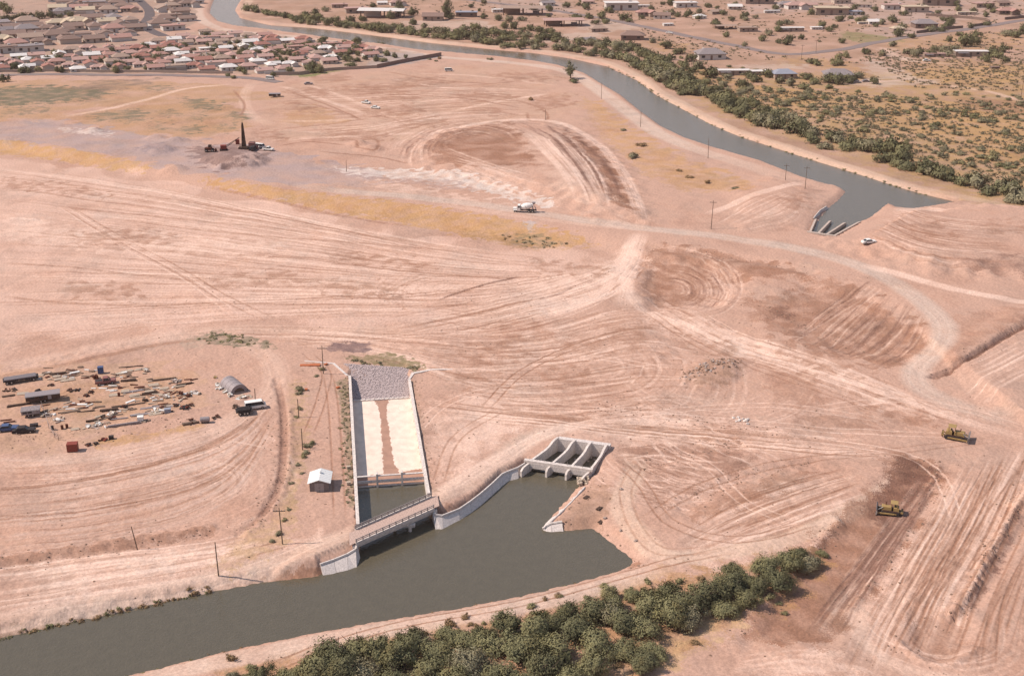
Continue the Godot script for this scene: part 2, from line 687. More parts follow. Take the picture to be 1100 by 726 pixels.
# outlines at the water line (x, z)
const NEAR_CANAL := [-101.8, -164.6, -92.5, -167.6, -85.9, -170.5, -72.1, -176.1, -63.6, -180, -53.9, -184.1, -42.2, -188, -34.3, -189.2, -29.3, -191.4, -28.5, -194.9, -28.3, -197.9, -15.5, -210.4, -14, -206.1, -10.5, -209.3, -6.4, -215.2, -2.1, -223.5, -0.6, -225.9, 1.4, -227.2, 3.2, -232.2, 16.6, -228, 14.4, -224.3, 9.4, -213.7, 6, -206.4, 6.9, -204.3, 9.8, -205, 16, -206.1, 18.9, -201.2, 20.7, -197.9, 22.7, -194.3, 20.9, -191.7, 15.2, -188.6, 1.6, -182.6, -11.3, -178.3, -23.9, -174.7, -34.5, -171.3, -47.5, -166.4, -61.7, -160, -71.3, -155.6, -86.3, -149.9, -93.5, -147.3]
const FAR_CANAL := [-293.6, -1260, -277.7, -1169.9, -260.5, -1077, -251.7, -1035.7, -231.9, -979.1, -211.1, -950.1, -189.3, -933.5, -164, -912.3, -124.2, -877.1, -87.8, -849, -60.3, -822.6, -30.5, -805.8, -6, -789.6, 14.1, -774.1, 29.8, -755.5, 43.7, -727.3, 50.4, -694.8, 58.8, -656.5, 65.2, -609.5, 71.3, -572.7, 79.6, -545.7, 88.4, -528.3, 105.5, -499.9, 117, -471, 122.3, -462.1, 127, -457.7, 127.7, -450.6, 122.4, -439.7, 114.4, -425.4, 108.2, -411.9, 102.2, -395.9, 108.1, -391.5, 122.3, -409.6, 127.6, -415.5, 133.7, -425.4, 139.3, -434.4, 140.8, -426.7, 144.5, -425.4, 152.5, -429.2, 164.9, -435.7, 157.6, -445.1, 149.7, -457.7, 142.3, -474.1, 129.8, -498.2, 116, -526.5, 104, -551.7, 95.9, -577, 86.9, -616.9, 78, -656.5, 72, -704.3, 58, -755.5, 38.7, -785.7, 14.7, -809.9, -6.2, -822.6, -56.3, -858.2, -99.9, -896.9, -150.9, -939, -186.5, -955.8, -208.2, -985.1, -220.1, -1003.5, -235.1, -1056, -241.8, -1098.9, -251.6, -1169.9, -263.6, -1260]
const CHUTE_AT := [-40.8, -277.4]
const CHUTE_TURN := 0.1456


func chute_point(v: float, u: float) -> Vector2:           # across, along the chute -> x, z
	var c := cos(CHUTE_TURN)
	var s := sin(CHUTE_TURN)
	return Vector2(CHUTE_AT[0] + v * c + u * s, CHUTE_AT[1] - v * s + u * c)


func bank(poly: PackedVector2Array, level: float, steep: float, top: float) -> void:
	sculpt(poly, 14.0, func(s: float, h: float, x: float, d: float) -> float:
		s += 0.35 * nz.get_noise_2d(x * 0.3, d * 0.3)
		if s < 0.0:
			return minf(h, level - minf(-s * 0.6, 2.0))
		var rise := minf(s * steep, top) + maxf(0.0, s - top / steep) * 0.16
		return minf(h, level + rise))


func make_ground() -> void:
	make_band(150.0, 140.0, 300.0, 0.5, 0.62, [-3000.0, -300.0, 60.0], [])
	make_band(240.0, 300.0, 520.0, 1.0, 0.9, [], [])
	make_band(360.0, 520.0, 800.0, 1.0, 1.6, [], [])
	make_band(560.0, 800.0, 1300.0, 2.0, 4.0, [], [1700.0, 3000.0, 9000.0])
	shape_ground()
	paint_ground()
	var am := ArrayMesh.new()
	for bi in bands.size():
		var b: Band = bands[bi]
		var rows := b.ds.size()
		if bi + 1 < bands.size():                          # the last row meets the coarser band behind it
			var nb: Band = bands[bi + 1]
			var j := rows - 1
			for i in range(b.ex, b.ex + b.nx):
				var x := b.xs[i]
				var fi := (x - nb.x0) / nb.dx
				var k := int(floor(fi + 1e-4))
				var o := nb.en * nb.w + nb.ex + k
				b.h[j * b.w + i] = lerpf(nb.h[o], nb.h[o + 1], clampf(fi - k, 0.0, 1.0))
		var t: Tile = tiles[mini(bi, 2)]
		var n := b.w * rows
		var vv := PackedVector3Array(); vv.resize(n)
		var nn := PackedVector3Array(); nn.resize(n)
		var cc := PackedColorArray(); cc.resize(n)
		var uv := PackedVector2Array(); uv.resize(n)
		var uv2 := PackedVector2Array(); uv2.resize(n)
		var k := 0
		for j in rows:
			var d := b.ds[j]
			var ja := maxi(j - 1, 0)
			var jb := mini(j + 1, rows - 1)
			for i in b.w:
				var x := b.xs[i]
				vv[k] = Vector3(x, b.h[k], -d)
				var ia := maxi(i - 1, 0)
				var ib := mini(i + 1, b.w - 1)
				nn[k] = Vector3(-(b.h[j * b.w + ib] - b.h[j * b.w + ia]) / (b.xs[ib] - b.xs[ia]), 1.0, (b.h[jb * b.w + i] - b.h[ja * b.w + i]) / (b.ds[jb] - b.ds[ja])).normalized()
				var q := 1.0 + 0.08 * nz.get_noise_2d(x * 0.012 + 9.0, d * 0.012) + 0.12 * nz.get_noise_2d(x * 0.06, d * 0.05 + 30.0) + 0.06 * nf.get_noise_2d(x * 0.4, d * 0.25)
				var r := 0.05 * nz.get_noise_2d(x * 0.03 + 70.0, d * 0.03)
				cc[k] = Color(minf(q, 1.15), q * (1.0 - r), q * (1.0 - 1.6 * r))
				uv[k] = Vector2((x - t.x0) * t.ppm / t.w, (d - t.d0) * t.ppm / t.hh)
				uv2[k] = Vector2(x * 0.96 + d * 0.28, d * 0.96 - x * 0.28) / 41.0
				k += 1
		var idx := PackedInt32Array()
		idx.resize((b.w - 1) * (rows - 1) * 6)
		var m := 0
		for j in rows - 1:
			for i in b.w - 1:
				var a := j * b.w + i
				idx[m] = a; idx[m + 1] = a + b.w; idx[m + 2] = a + 1
				idx[m + 3] = a + 1; idx[m + 4] = a + b.w; idx[m + 5] = a + b.w + 1
				m += 6
		var arr := []
		arr.resize(Mesh.ARRAY_MAX)
		arr[Mesh.ARRAY_VERTEX] = vv; arr[Mesh.ARRAY_NORMAL] = nn; arr[Mesh.ARRAY_COLOR] = cc
		arr[Mesh.ARRAY_TEX_UV] = uv; arr[Mesh.ARRAY_TEX_UV2] = uv2; arr[Mesh.ARRAY_INDEX] = idx
		am.add_surface_from_arrays(Mesh.PRIMITIVE_TRIANGLES, arr)
		am.surface_set_material(bi, soil_material(mini(bi, 2)))
	var o := structure("ground", am, null)
	o.set_meta("label", "graded pink desert soil with wheel tracks")


var mottled: ImageTexture
func mottle() -> ImageTexture:                             # clods, pebbles and crusts of the bare soil
	if mottled == null:
		var n := FastNoiseLite.new()
		n.seed = 44
		n.noise_type = FastNoiseLite.TYPE_SIMPLEX
		n.frequency = 0.035
		n.fractal_octaves = 5
		n.fractal_gain = 0.9
		n.fractal_lacunarity = 2.2
		var im := n.get_seamless_image(1024, 1024)
		im.convert(Image.FORMAT_L8)
		var d := im.get_data()
		var lut := PackedByteArray()
		for i in 256:
			lut.append(int(255.0 * clampf(0.93 + 0.26 * (i / 255.0 - 0.5), 0.3, 1.0)))
		for i in d.size():
			d[i] = lut[d[i]]
		mottled = ImageTexture.create_from_image(Image.create_from_data(1024, 1024, false, Image.FORMAT_L8, d))
	return mottled


var soils := {}
func soil_material(i: int) -> StandardMaterial3D:
	if soils.has(i):
		return soils[i]
	var t: Tile = tiles[i]
	var m := StandardMaterial3D.new()
	m.resource_name = "soil"
	m.albedo_texture = ImageTexture.create_from_image(Image.create_from_data(t.w, t.hh, false, Image.FORMAT_RGB8, t.rgb))
	m.texture_repeat = true
	m.vertex_color_use_as_albedo = true
	m.roughness = 1.0
	m.metallic_specular = 0.2
	m.detail_enabled = true
	m.detail_blend_mode = BaseMaterial3D.BLEND_MODE_MUL
	m.detail_uv_layer = BaseMaterial3D.DETAIL_UV_2
	m.detail_albedo = mottle()
	m.heightmap_enabled = true
	m.heightmap_texture = ImageTexture.create_from_image(Image.create_from_data(t.w, t.hh, false, Image.FORMAT_L8, t.bump))
	m.heightmap_scale = [35.0, 50.0, 70.0][i]
	soils[i] = m
	return m


func shape_ground() -> void:
	# bowl dug out of the far bank, its rim, and smaller scoops
	hill(V2([-39.7, -519.7, -30, -552.6, -4.4, -571.6, 21.8, -563, 36.2, -516.1, 42.1, -469.7, 43.5, -408.1, 23.6, -425.2, 3.5, -447.8, -18.3, -466.6, -34, -482.1]), 3.0, 24.0, 3.0)
	hill(V2([4.2, -538.6, 20.8, -534.7, 28.1, -477.4, 33.4, -421.4, 17.3, -438.2, 1.8, -469.7]), 0.8, 14.0, 2.0)
	hill(V2([130.8, -422.7, 148.1, -414, 171, -422.7, 204.7, -408.1, 175.5, -343.4, 128.2, -352.3, 115.9, -369.3, 108, -379.4]), 3.2, 18.0, 3.0)
	hill(V2([84.6, -446.4, 103.3, -469.7, 112.7, -449.2, 101.6, -403.4, 79.4, -397.7]), 1.4, 14.0, 2.0)
	hill(V2([41.9, -371.3, 61.8, -365, 70.3, -346.7, 59.4, -330.1, 40, -326.1]), -2.0, 10.0, 2.0)
	hill(V2([86.7, -344.7, 103.3, -333.7, 110.3, -304.4, 101.3, -286.3, 85.4, -294, 75.7, -317.8]), -1.6, 14.0, 2.0)
	hill(V2([38.8, -314.8, 64.1, -311.2, 67.7, -290.9, 40.7, -287.7]), -0.8, 10.0, 2.0)
	ridge(V2([45.5, -377.7, 62.5, -370, 81.3, -360, 91.2, -352.5]), -0.9, 5.0)
	# trench running off to the right, spoil heaped on its far side
	ridge(V2([104.5, -275.5, 115, -282.1, 137.9, -304.4, 173.2, -338.3]), -1.3, 1.5, 0.3)
	ridge(V2([105.8, -281.9, 118.1, -290.9, 141.8, -314.5, 178.7, -350.4]), 0.5, 6.0)
	# cuts and windrows by the bulldozers
	hill(V2([86.8, -231.9, 93, -228.4, 78.5, -205.1, 61.6, -179.6, 52.6, -166.1, 38.1, -166.1, 49.9, -185.5, 64, -205.1, 76.5, -220.2]), -0.8, 5.0, 1.5)
	ridge(V2([106.7, -220.2, 96.8, -205.9, 87.1, -191.7, 79.4, -179.6, 74.4, -173.5]), 0.9, 1.5, 0.9)
	ridge(V2([106.6, -214.4, 97, -201, 87.5, -187.3, 80, -176.8]), -0.5, 1.6, 0.5)
	hill(V2([69.2, -175.4, 76.5, -173.5, 75.5, -166.1, 68.3, -160.7, 64.8, -166.1]), -1.0, 5.0, 1.0)
	ridge(V2([63.3, -166.1, 65.4, -160.7, 69.5, -159.7, 75.7, -164.6]), 0.5, 1.2, 0.6)
	ridge(V2([64, -205.1, 55.4, -194.9, 49.1, -185.5, 43.2, -176.8]), 0.45, 1.8, 1.0)
	ridge(V2([90.6, -228.4, 79.6, -208.8, 67.8, -190.1, 58.1, -175.4]), 0.4, 1.1, 0.8)
	ridge(V2([34.1, -210.6, 44, -220.2, 54.8, -226.3, 63.2, -229.3]), -0.45, 3.5, 0.6)
	ridge(V2([27.6, -228.4, 38.3, -235, 49, -238.1]), -0.4, 5.0, 0.6)
	# road edges on the left
	ridge(V2([-98.2, -189.8, -84.3, -193.6, -70.2, -198.2, -58, -202.7]), 0.5, 2.4, 0.7)
	ridge(V2([-97.3, -187.6, -83.4, -191.1, -69.4, -195.6, -57, -200.3]), -0.4, 1.8, 0.7)
	ridge(V2([-51.9, -199.9, -49, -206.9, -47.8, -219.4, -50, -237.2, -53.6, -256.5, -58.3, -273.9]), -0.5, 1.4, 0.7)
	ridge(V2([-50.9, -200.3, -47.9, -207.7, -46.6, -219.8, -48.6, -237.2, -52.1, -256.5]), 0.4, 1.5, 0.7)
	ridge(V2([-133.9, -275.6, -116.7, -285.9, -98.9, -298.7, -78.2, -305.5]), -0.3, 3.0, 0.6)
	ridge(V2([-117.4, -240.9, -98, -244.6, -79.4, -252.9, -64.1, -261.7]), 0.3, 1.6, 0.6)
	# rubble heap, spoil heaps by the drill rig
	hill(V2([42.5, -273.9, 49.5, -285.9, 58.1, -284.6, 54, -273.9, 46.4, -269.4]), 1.1, 6.0, 1.5)
	hill(V2([-127, -498.6, -117.1, -508.9, -103.6, -498.6, -107.2, -485.3, -118.6, -485.3]), 3.6, 10.0, 2.0)
	hill(V2([-161.9, -519.7, -155.8, -527.1, -147.3, -519.7, -152.6, -512.5]), 2.2, 11.0, 2.0)
	for q in [[-160.3, -540.6], [-150.9, -536.7], [-194.1, -556.7], [-67.9, -529], [-61.5, -519.7], [-138.1, -482.9]]:
		hill(ring_of(q[0], q[1], 4.0), 1.8, 7.0, 1.0)
	# canals
	bank(V2(FAR_CANAL), FAR_WATER, 0.5, 1.2)
	bank(V2(NEAR_CANAL), NEAR_WATER, 0.62, 1.5)
	# bridge approaches
	fill_to(V2([-42.2, -189.2, -36.6, -196.6, -30.2, -202.7, -28.8, -195.9, -34.9, -191]), 0.5, 3.0)
	fill_to(V2([-16.1, -215.2, -12.6, -219.1, -11.3, -215.9, -15.4, -209.1]), 0.4, 5.0)
	# room for the linings
	for q in [[-29, -199.5, -27.9, -193, -34, -186.8, -35.9, -192.3, -29.8, -197.5], [-16.1, -214.2, -15.7, -207.2, -14, -203, -10.2, -206.5, -1.7, -220.4, 1.4, -223.6, 3.6, -230.2, 3.2, -234.1, 0.8, -230.7, -2.4, -228.1, -6.5, -219.6, -10.6, -213.4, -13.7, -210.5, -15.4, -211.6], [9.8, -207.2, 10, -202.3, 6.4, -201.6, 5.4, -204.7]]:
		hill(V2(q), -0.75, 0.8)
	# pits of the concrete structures
	dig([chute_point(0.3, -6), chute_point(14.7, -6), chute_point(14.7, 74.5), chute_point(0.3, 85)], func(x: float, d: float) -> float:
		var u := (Vector2(x, -d) - chute_point(0, 0)).dot(Vector2(sin(CHUTE_TURN), cos(CHUTE_TURN)))
		return minf(-0.15 - clampf((u + 6.0) / 19.0, 0.0, 1.0) * 2.4, -0.4) if u < 55.0 else -4.5)
	dig(Array(V2([3.8, -230.1, 10.3, -240.2, 20.7, -236.7, 16.4, -226.3])), func(_x: float, _d: float) -> float: return -4.0)
	dig(Array(V2([101, -391.1, 107.2, -408.1, 121.2, -405.7, 107.1, -386.7])), func(_x: float, _d: float) -> float: return -0.6)


func fill_to(poly: PackedVector2Array, level: float, run: float) -> void:   # made-up ground for a road
	sculpt(poly, run + 2.0, func(s: float, h: float, _x: float, _d: float) -> float:
		var t := clampf(0.5 - s / run, 0.0, 1.0)
		return lerpf(h, maxf(h, level), t * t * (3.0 - 2.0 * t)))


func ring_of(x: float, z: float, r: float) -> PackedVector2Array:
	var p := PackedVector2Array()
	for i in 8:
		p.append(Vector2(x + cos(i * TAU / 8) * r * (1.0 + 0.25 * sin(i * 2.3)), z + sin(i * TAU / 8) * r))
	return p


func dig(poly: Array, floor_at: Callable) -> void:         # straight-sided: the structure's walls hold the earth
	sculpt(PackedVector2Array(poly), 1.0, func(s: float, h: float, x: float, d: float) -> float:
		return minf(h, floor_at.call(x, d)) if s < 0.0 else h)


func paint_ground() -> void:
	var soil := C(0.500, 0.318, 0.240)
	var pale := C(0.770, 0.555, 0.450)
	var packed := C(0.640, 0.445, 0.350)
	var fresh := C(0.300, 0.158, 0.104)
	var damp := C(0.170, 0.088, 0.064)  # dark soil tone; along the trench it stands in for shade
	var gold := C(0.440, 0.262, 0.110)
	var straw := C(0.520, 0.350, 0.190)
	var lilac := C(0.380, 0.290, 0.275)
	var chalk := C(0.640, 0.540, 0.480)
	var weed := C(0.170, 0.150, 0.100)
	var desert := C(0.325, 0.208, 0.142)
	make_tile(150.0, 140.0, 300.0, 2048, soil)
	make_tile(240.0, 300.0, 520.0, 2048, soil)
	make_tile(560.0, 520.0, 1300.0, 2048, soil)
	# --- the country beyond the far canal: tawny desert, yards
	patch(V2([-262.8, -1229.3, -213.1, -988, -149.2, -946.9, -51.8, -859.5, 24.5, -810.7, 60.5, -759.4, 75.1, -704.1, 87.6, -616.1, 106, -546.5, 131.7, -495.2, 167.1, -435.6, 211, -381.4, 629.7, -1229.3]), desert, 0.75, 4.0, 0.6, 40.0)
	patch(V2([167.1, -435.6, 210, -379.4, 412.9, -790.2, 191.1, -717.2, 85.7, -752, 97.6, -603.8, 139.4, -510.7]), C(0.40, 0.255, 0.120), 0.85, 8.0, 0.7, 14.0)
	for q in [[190.2, -759.4, 208.4, -774.5, 209.4, -723.9, 174.1, -691.4], [166, -782.3, 197.5, -790.2, 194.2, -752, 158.4, -744.8], [91.7, -868.9, 121.8, -850.2, 116.7, -790.2, 86.2, -814.9], [243, -782.3, 314.1, -766.9, 282.8, -679.2, 231.5, -697.7], [121.4, -691.4, 145.3, -679.2, 169, -628.8, 126.5, -608.6], [187.1, -642.1, 246.3, -628.8, 213.3, -538.6, 173.1, -558.8], [218.5, -603.8, 275.2, -628.8, 216.7, -485.3, 192.1, -502], [255.3, -868.9, 375.8, -908.9, 342.2, -823.4, 250.1, -806.5]]:
		patch(V2(q), gold, 0.5, 10.0, 0.8, 12.0)
	patch(V2([236.3, -642.1, 272.5, -634.1, 258.4, -599, 229.5, -608.6]), fresh, 0.5, 6.0, 0.5, 16.0)
	for q in [[16.7, -888.5, 61.5, -908.9, 66.2, -878.6, 19.2, -850.2], [36.1, -964.1, 81.4, -988, 97.8, -930.2, 60.8, -898.6], [225.2, -782.3, 235.6, -766.9, 230.1, -710.6, 244.8, -697.7, 235.5, -685.3, 214.7, -704.1, 211.2, -730.7], [242.6, -823.4, 252, -823.4, 253, -766.9, 243.1, -766.9], [175.6, -697.7, 209.3, -704.1, 235.5, -685.3, 200.7, -673.2], [137, -752, 172.9, -759.4, 186.7, -744.8, 139, -730.7], [-87.8, -975.9, -21.9, -975.9, -13.7, -908.9, -75.2, -908.9]]:
		patch(V2(q), C(0.50, 0.38, 0.31), 0.75, 5.0, 0.4, 14.0)
	for q in [[255, -930.2, 364.4, -952.5, 399.5, -988, 304.2, -898.6, 258, -878.6], [276.9, -1126.6, 477.6, -1167.3, 411.8, -1000.3, 307.3, -952.5, 244.2, -988], [201.4, -1126.6, 276.9, -1126.6, 245.5, -1026, 191.8, -1026], [-25.2, -1126.6, 42, -1126.6, 53.7, -1026, -7.7, -1026]]:
		patch(V2(q), C(0.42, 0.31, 0.27), 0.7, 8.0, 0.5, 30.0)
	patch(V2([243.9, -914.1, 267.5, -888.5, 275.4, -859.5, 243.7, -850.2, 232.4, -868.9]), C(0.20, 0.19, 0.08), 0.7, 4.0, 0.4, 12.0)
	track(V2([224.4, -704.1, 240.7, -685.3, 258.2, -661.6, 268.3, -623.7]), 6.0, packed, 0.7)
	track(V2([175.6, -697.7, 200.5, -691.4, 222.4, -697.7]), 7.0, packed, 0.8)
	track(V2([248.2, -832.2, 248.9, -798.3, 253, -766.9, 276.6, -759.4]), 6.0, packed, 0.7)
	# service road along the far canal
	for q in [[[-213.3, -1011.3, -226.1, -1051.1, -234.8, -1109.2, -246.1, -1191.1], 9.0], [[-206.8, -986.3, -187.6, -962.4, -148.1, -939.6, -100.4, -902.2, -56.6, -862.7, -6.3, -830.7, 14.8, -817.7, 39, -792.8, 58.6, -765.5, 73.8, -712.6, 80.2, -663.3, 88.5, -622.6, 97.9, -581.7, 105.9, -555.8, 117.9, -530, 131.5, -501.1, 143.9, -476.5, 151.3, -459.9, 159.4, -447, 169.5, -437.5, 184.1, -421.9, 202.2, -402.7], 8.0]]:
		track(V2(q[0]), q[1], C(0.56, 0.39, 0.29), 0.95, 0.25, 0.0, 0.1)
	track(V2([-280.6, -1124.7, -258.8, -1024.2, -235.3, -956.6, -205.8, -912.6, -167.8, -892, -122.3, -853.3, -80.7, -822, -47.8, -788.8, -5.8, -765.5, 22.6, -743.5, 37.1, -716, 46.2, -672.1, 53.4, -633, 60.8, -588.6, 66.9, -553.7, 76, -528.1, 85.5, -509.8, 100.3, -482.9, 111.9, -458.4, 118.5, -449.8]), 11.0, C(0.57, 0.43, 0.35), 0.95, 0.25, 0.0, 0.1)
	# --- housing estate ground
	patch(V2([-343.8, -782.3, -304.9, -823.4, -259.2, -859.5, -231.4, -919.4, -198.2, -908.9, -144, -868.9, -80.9, -823.4, -50.9, -790.2, -84.9, -744.8, -135.3, -710.6, -164.6, -720.5, -318.1, -720.5]), C(0.36, 0.265, 0.205), 0.85, 4.0, 0.6, 12.0)
	patch(V2([-529.3, -1229.3, -303, -1229.3, -245.8, -952.5, -259.2, -859.5, -304.9, -823.4, -343.8, -782.3]), C(0.35, 0.25, 0.195), 0.85, 4.0, 0.5, 20.0)
	patch(V2([-85.4, -806.5, -64.1, -806.5, -46.2, -782.3, -63.4, -759.4, -79.2, -744.8, -90.5, -744.8]), C(0.40, 0.33, 0.30), 0.9, 3.0, 0.3, 14.0)
	patch(V2([-131.1, -717.2, -112.9, -723.9, -100.3, -741.2, -99.4, -734.2, -118.6, -707.3]), C(0.15, 0.17, 0.06), 0.8, 2.0, 0.4, 8.0)
	# --- waste ground before the estate
	patch(V2([-314, -697.7, -228.8, -697.7, -150.5, -679.2, -123.6, -644.8, -148.5, -623.7, -172, -603.8, -215.6, -623.7, -222.8, -589.6, -264.5, -580.5]), C(0.42, 0.255, 0.145), 0.8, 7.0, 0.6, 24.0, 0.4)
	patch(V2([-303.6, -673.2, -254.3, -679.2, -219.5, -667.4, -219.2, -650.3, -244.4, -623.7, -278.4, -613.6]), weed, 1.0, 8.0, 0.55, 10.0)
	patch(V2([-239.5, -697.7, -206.6, -704.1, -207.6, -679.2, -222.8, -661.6, -245, -667.4]), C(0.24, 0.17, 0.125), 0.85, 6.0, 0.7, 14.0)
	patch(V2([-222.8, -589.6, -199.7, -618.6, -150.9, -634.1, -134.9, -608.6, -124.6, -558.8, -147.4, -542.5, -186.1, -558.8]), C(0.42, 0.25, 0.14), 0.8, 6.0, 0.5, 20.0, 0.4)
	for q in [[-212.3, -599, -188.8, -613.6, -177.4, -589.6, -201.7, -580.5], [-178, -644.8, -161.8, -639.4, -150.1, -613.6, -161.6, -608.6], [-158, -567.3, -148, -571.6, -145.3, -554.7, -153.9, -554.7], [-141.8, -603.8, -131.1, -599, -130, -585, -139.2, -589.6]]:
		patch(V2(q), weed, 0.8, 5.0, 0.8, 9.0)
	track(V2([-220.1, -589.6, -206.1, -608.6, -191.3, -639.4, -179.4, -670.3, -157, -685.3]), 5.0, pale, 0.85)
	track(V2([-147.8, -691.4, -142.4, -644.8, -130.1, -599, -114.9, -571.6]), 7.0, packed, 0.7)
	# --- graded pad north of the bowl
	patch(V2([-130.8, -685.3, -72.9, -737.7, 5.8, -759.4, 32.2, -704.1, 31.4, -580.5, 4.5, -585, -34.6, -558.8, -54.4, -538.6, -104.6, -538.6, -125.5, -580.5]), C(0.49, 0.315, 0.225), 0.6, 8.0, 0.5, 30.0)
	patch(V2([-115.4, -599, -100.6, -623.7, -77.9, -576, -106.1, -571.6]), C(0.45, 0.265, 0.150), 0.8, 5.0, 0.5, 14.0)
	patch(V2([-119.1, -710.6, -96.4, -723.9, -94.7, -697.7, -109.9, -685.3]), fresh, 0.55, 5.0, 0.6, 12.0)
	patch(V2([-103.8, -679.2, -57.6, -685.3, -47.9, -623.7, -73.6, -639.4, -95.4, -655.9]), fresh, 0.6, 7.0, 0.8, 10.0)
	for q in [[-129.7, -679.2, -103.8, -644.8, -68.7, -594.2], [-121.4, -691.4, -89, -644.8, -59.1, -589.6], [-69.8, -704.1, -36, -673.2, -5.1, -667.4], [-60.6, -723.9, -16.2, -710.6, 25.9, -679.2], [-32.5, -603.8, -4.9, -634.1, 20.1, -655.9], [-112.1, -580.5, -76.8, -585, -37.2, -603.8], [-94.6, -554.7, -57.5, -571.6, -32.1, -594.2], [-108.8, -538.6, -72.1, -546.5, -43, -554.7]]:
		track(V2(q), 5.0, pale, 0.6, 0.7)
	for q in [[-77.8, -730.7, -42.6, -697.7, -10.5, -685.3], [-62.3, -679.2, -25.9, -679.2, 5.3, -697.7], [-108.9, -563, -84.6, -576, -68.2, -589.6], [-106.2, -628.8, -83.1, -599, -74, -585], [-35.7, -667.4, -4.9, -644.8, 18.7, -608.6]]:
		track(V2(q), 3.0, fresh, 0.6, 0.5, -20.0)
	fan([-134.9, -679.2, -89, -685.3, -26.2, -685.3, 30.6, -667.4], [-112.9, -538.6, -71.1, -538.6, -31.2, -576, 27.3, -589.6], 60, 1.20, fresh, 0.56, 6.0)
	fan([-134.9, -679.2, -89, -685.3, -26.2, -685.3, 30.6, -667.4], [-112.9, -538.6, -71.1, -538.6, -31.2, -576, 27.3, -589.6], 60, 1.44, pale, 0.52, 6.0)
	for q in [[-127.6, -667.4, -109, -679.2, -95.4, -655.9, -112.8, -639.4], [-69.8, -704.1, -43.3, -710.6, -36.6, -685.3, -62.3, -679.2], [-35.2, -655.9, -5.1, -661.6, 4.9, -639.4, -24.1, -628.8], [-80.2, -613.6, -52.7, -623.7, -41.5, -599, -68.2, -589.6], [-16.5, -723.9, 16.5, -723.9, 26.6, -697.7, -5.3, -691.4], [-121.7, -634.1, -105.4, -623.7, -92.3, -599, -111.6, -603.8], [-58.7, -585, -36.4, -589.6, -30.9, -571.6, -52.3, -563], [4.9, -639.4, 30.1, -655.9, 31.1, -623.7, 11.7, -608.6], [-87.5, -673.2, -72.7, -679.2, -65.8, -661.6, -80.4, -655.9], [-91.5, -563, -64.9, -558.8, -54.4, -538.6, -83.7, -538.6], [-122, -563, -107.4, -554.7, -100.4, -538.6, -115, -538.6], [-23.6, -613.6, -4.7, -613.6, -2.3, -594.2, -20.6, -594.2]]:
		patch(V2(q), fresh, 0.6, 6.0, 0.85, 9.0)
	for q in [[-69.8, -534.7, -61.1, -538.6, -58.7, -516.1, -66.4, -519.7, -69.8, -534.7], [-33.5, -538.6, -29.7, -546.5, -24.3, -538.6], [7.4, -603.8, 15.9, -608.6, 17.2, -585, 9, -580.5, 7.4, -603.8], [-102.5, -527.1, -91.4, -534.7, -73.8, -527.1], [-84.5, -516.1, -59.2, -505.4, -42.3, -491.9], [-153.1, -667.4, -138, -623.7, -132.8, -589.6], [-121.5, -661.6, -95.8, -623.7, -70.8, -580.5], [-62.3, -655.9, -24.5, -639.4, 4.7, -613.6]]:
		track(V2(q), 1.6, fresh, 0.75, 0.2, -30.0, 0.3)
	for q in [[-266.2, -655.9, -250.1, -667.4, -234.2, -650.3, -253, -634.1], [-237.3, -644.8, -226, -655.9, -215.8, -639.4, -227, -628.8], [-257.6, -608.6, -242.5, -618.6, -232.5, -603.8, -252, -594.2], [-207.6, -679.2, -193.6, -685.3, -185.8, -667.4, -199.5, -661.6], [-192.4, -594.2, -184.6, -599, -176.6, -580.5, -186, -576], [-178, -608.6, -171.8, -613.6, -164.9, -594.2, -171.9, -589.6], [-160.5, -623.7, -152.8, -634.1, -146.3, -613.6, -153.4, -603.8], [-142.3, -571.6, -136.3, -580.5, -130.7, -563, -136.7, -554.7], [-173.6, -576, -167.7, -580.5, -161.2, -563, -167.9, -558.8], [-161.5, -599, -156.2, -603.8, -150.8, -585, -155.1, -580.5]]:
		patch(V2(q), C(0.20, 0.165, 0.11), 0.7, 6.0, 0.9, 7.0)
	# --- tawny strip between the far canal and the bowl
	patch(V2([35.6, -644.8, 43.8, -634.1, 59.4, -546.5, 74, -498.6, 94.3, -460.7, 88.1, -446.4, 67.3, -449.2, 52.3, -475.8, 41.8, -538.6]), C(0.49, 0.290, 0.150), 0.85, 5.0, 0.7, 10.0, 0.4)
	patch(V2([57.7, -491.9, 78.4, -475.8, 89.6, -454.9, 60.2, -449.2]), C(0.40, 0.235, 0.13), 0.6, 4.0, 0.8, 8.0)
	track(V2([69.3, -415.3, 85.7, -432.9, 102.8, -449.2, 113.1, -460.7]), 5.0, pale, 0.8)
	# --- lilac gravel of the drill pad and the road east of it
	patch(V2([-262.6, -576, -221.2, -585, -181.8, -558.8, -142.2, -538.6, -105.2, -519.7, -77.9, -498.6, -44.3, -469.7, -60.9, -454.9, -94.3, -460.7, -127, -476.1, -155.9, -498.6, -199.6, -523.4, -251.5, -549.5]), lilac, 0.85, 6.0, 0.45, 18.0)
	patch(V2([-142.6, -523.4, -118.9, -527.1, -103.2, -508.9, -116.4, -478.9, -128.9, -491.9]), C(0.235, 0.155, 0.135), 1.0, 5.0, 0.35, 8.0)
	patch(V2([-166, -519.7, -158.4, -529, -146.5, -519.7, -152.5, -508.9]), C(0.30, 0.235, 0.235), 0.75, 4.0, 0.5, 8.0)
	patch(V2([-215, -567.3, -184.8, -554.7, -183.4, -544.5, -206.3, -554.7]), chalk, 0.8, 3.0, 0.7, 5.0)
	patch(V2([-73.8, -485.3, -45.3, -482.1, -22.3, -472.7, -3.6, -452, 16.9, -425.2, 10.1, -425.2, -17.8, -452, -44, -466.6, -67.2, -475.8]), chalk, 0.95, 4.0, 0.5, 6.0)
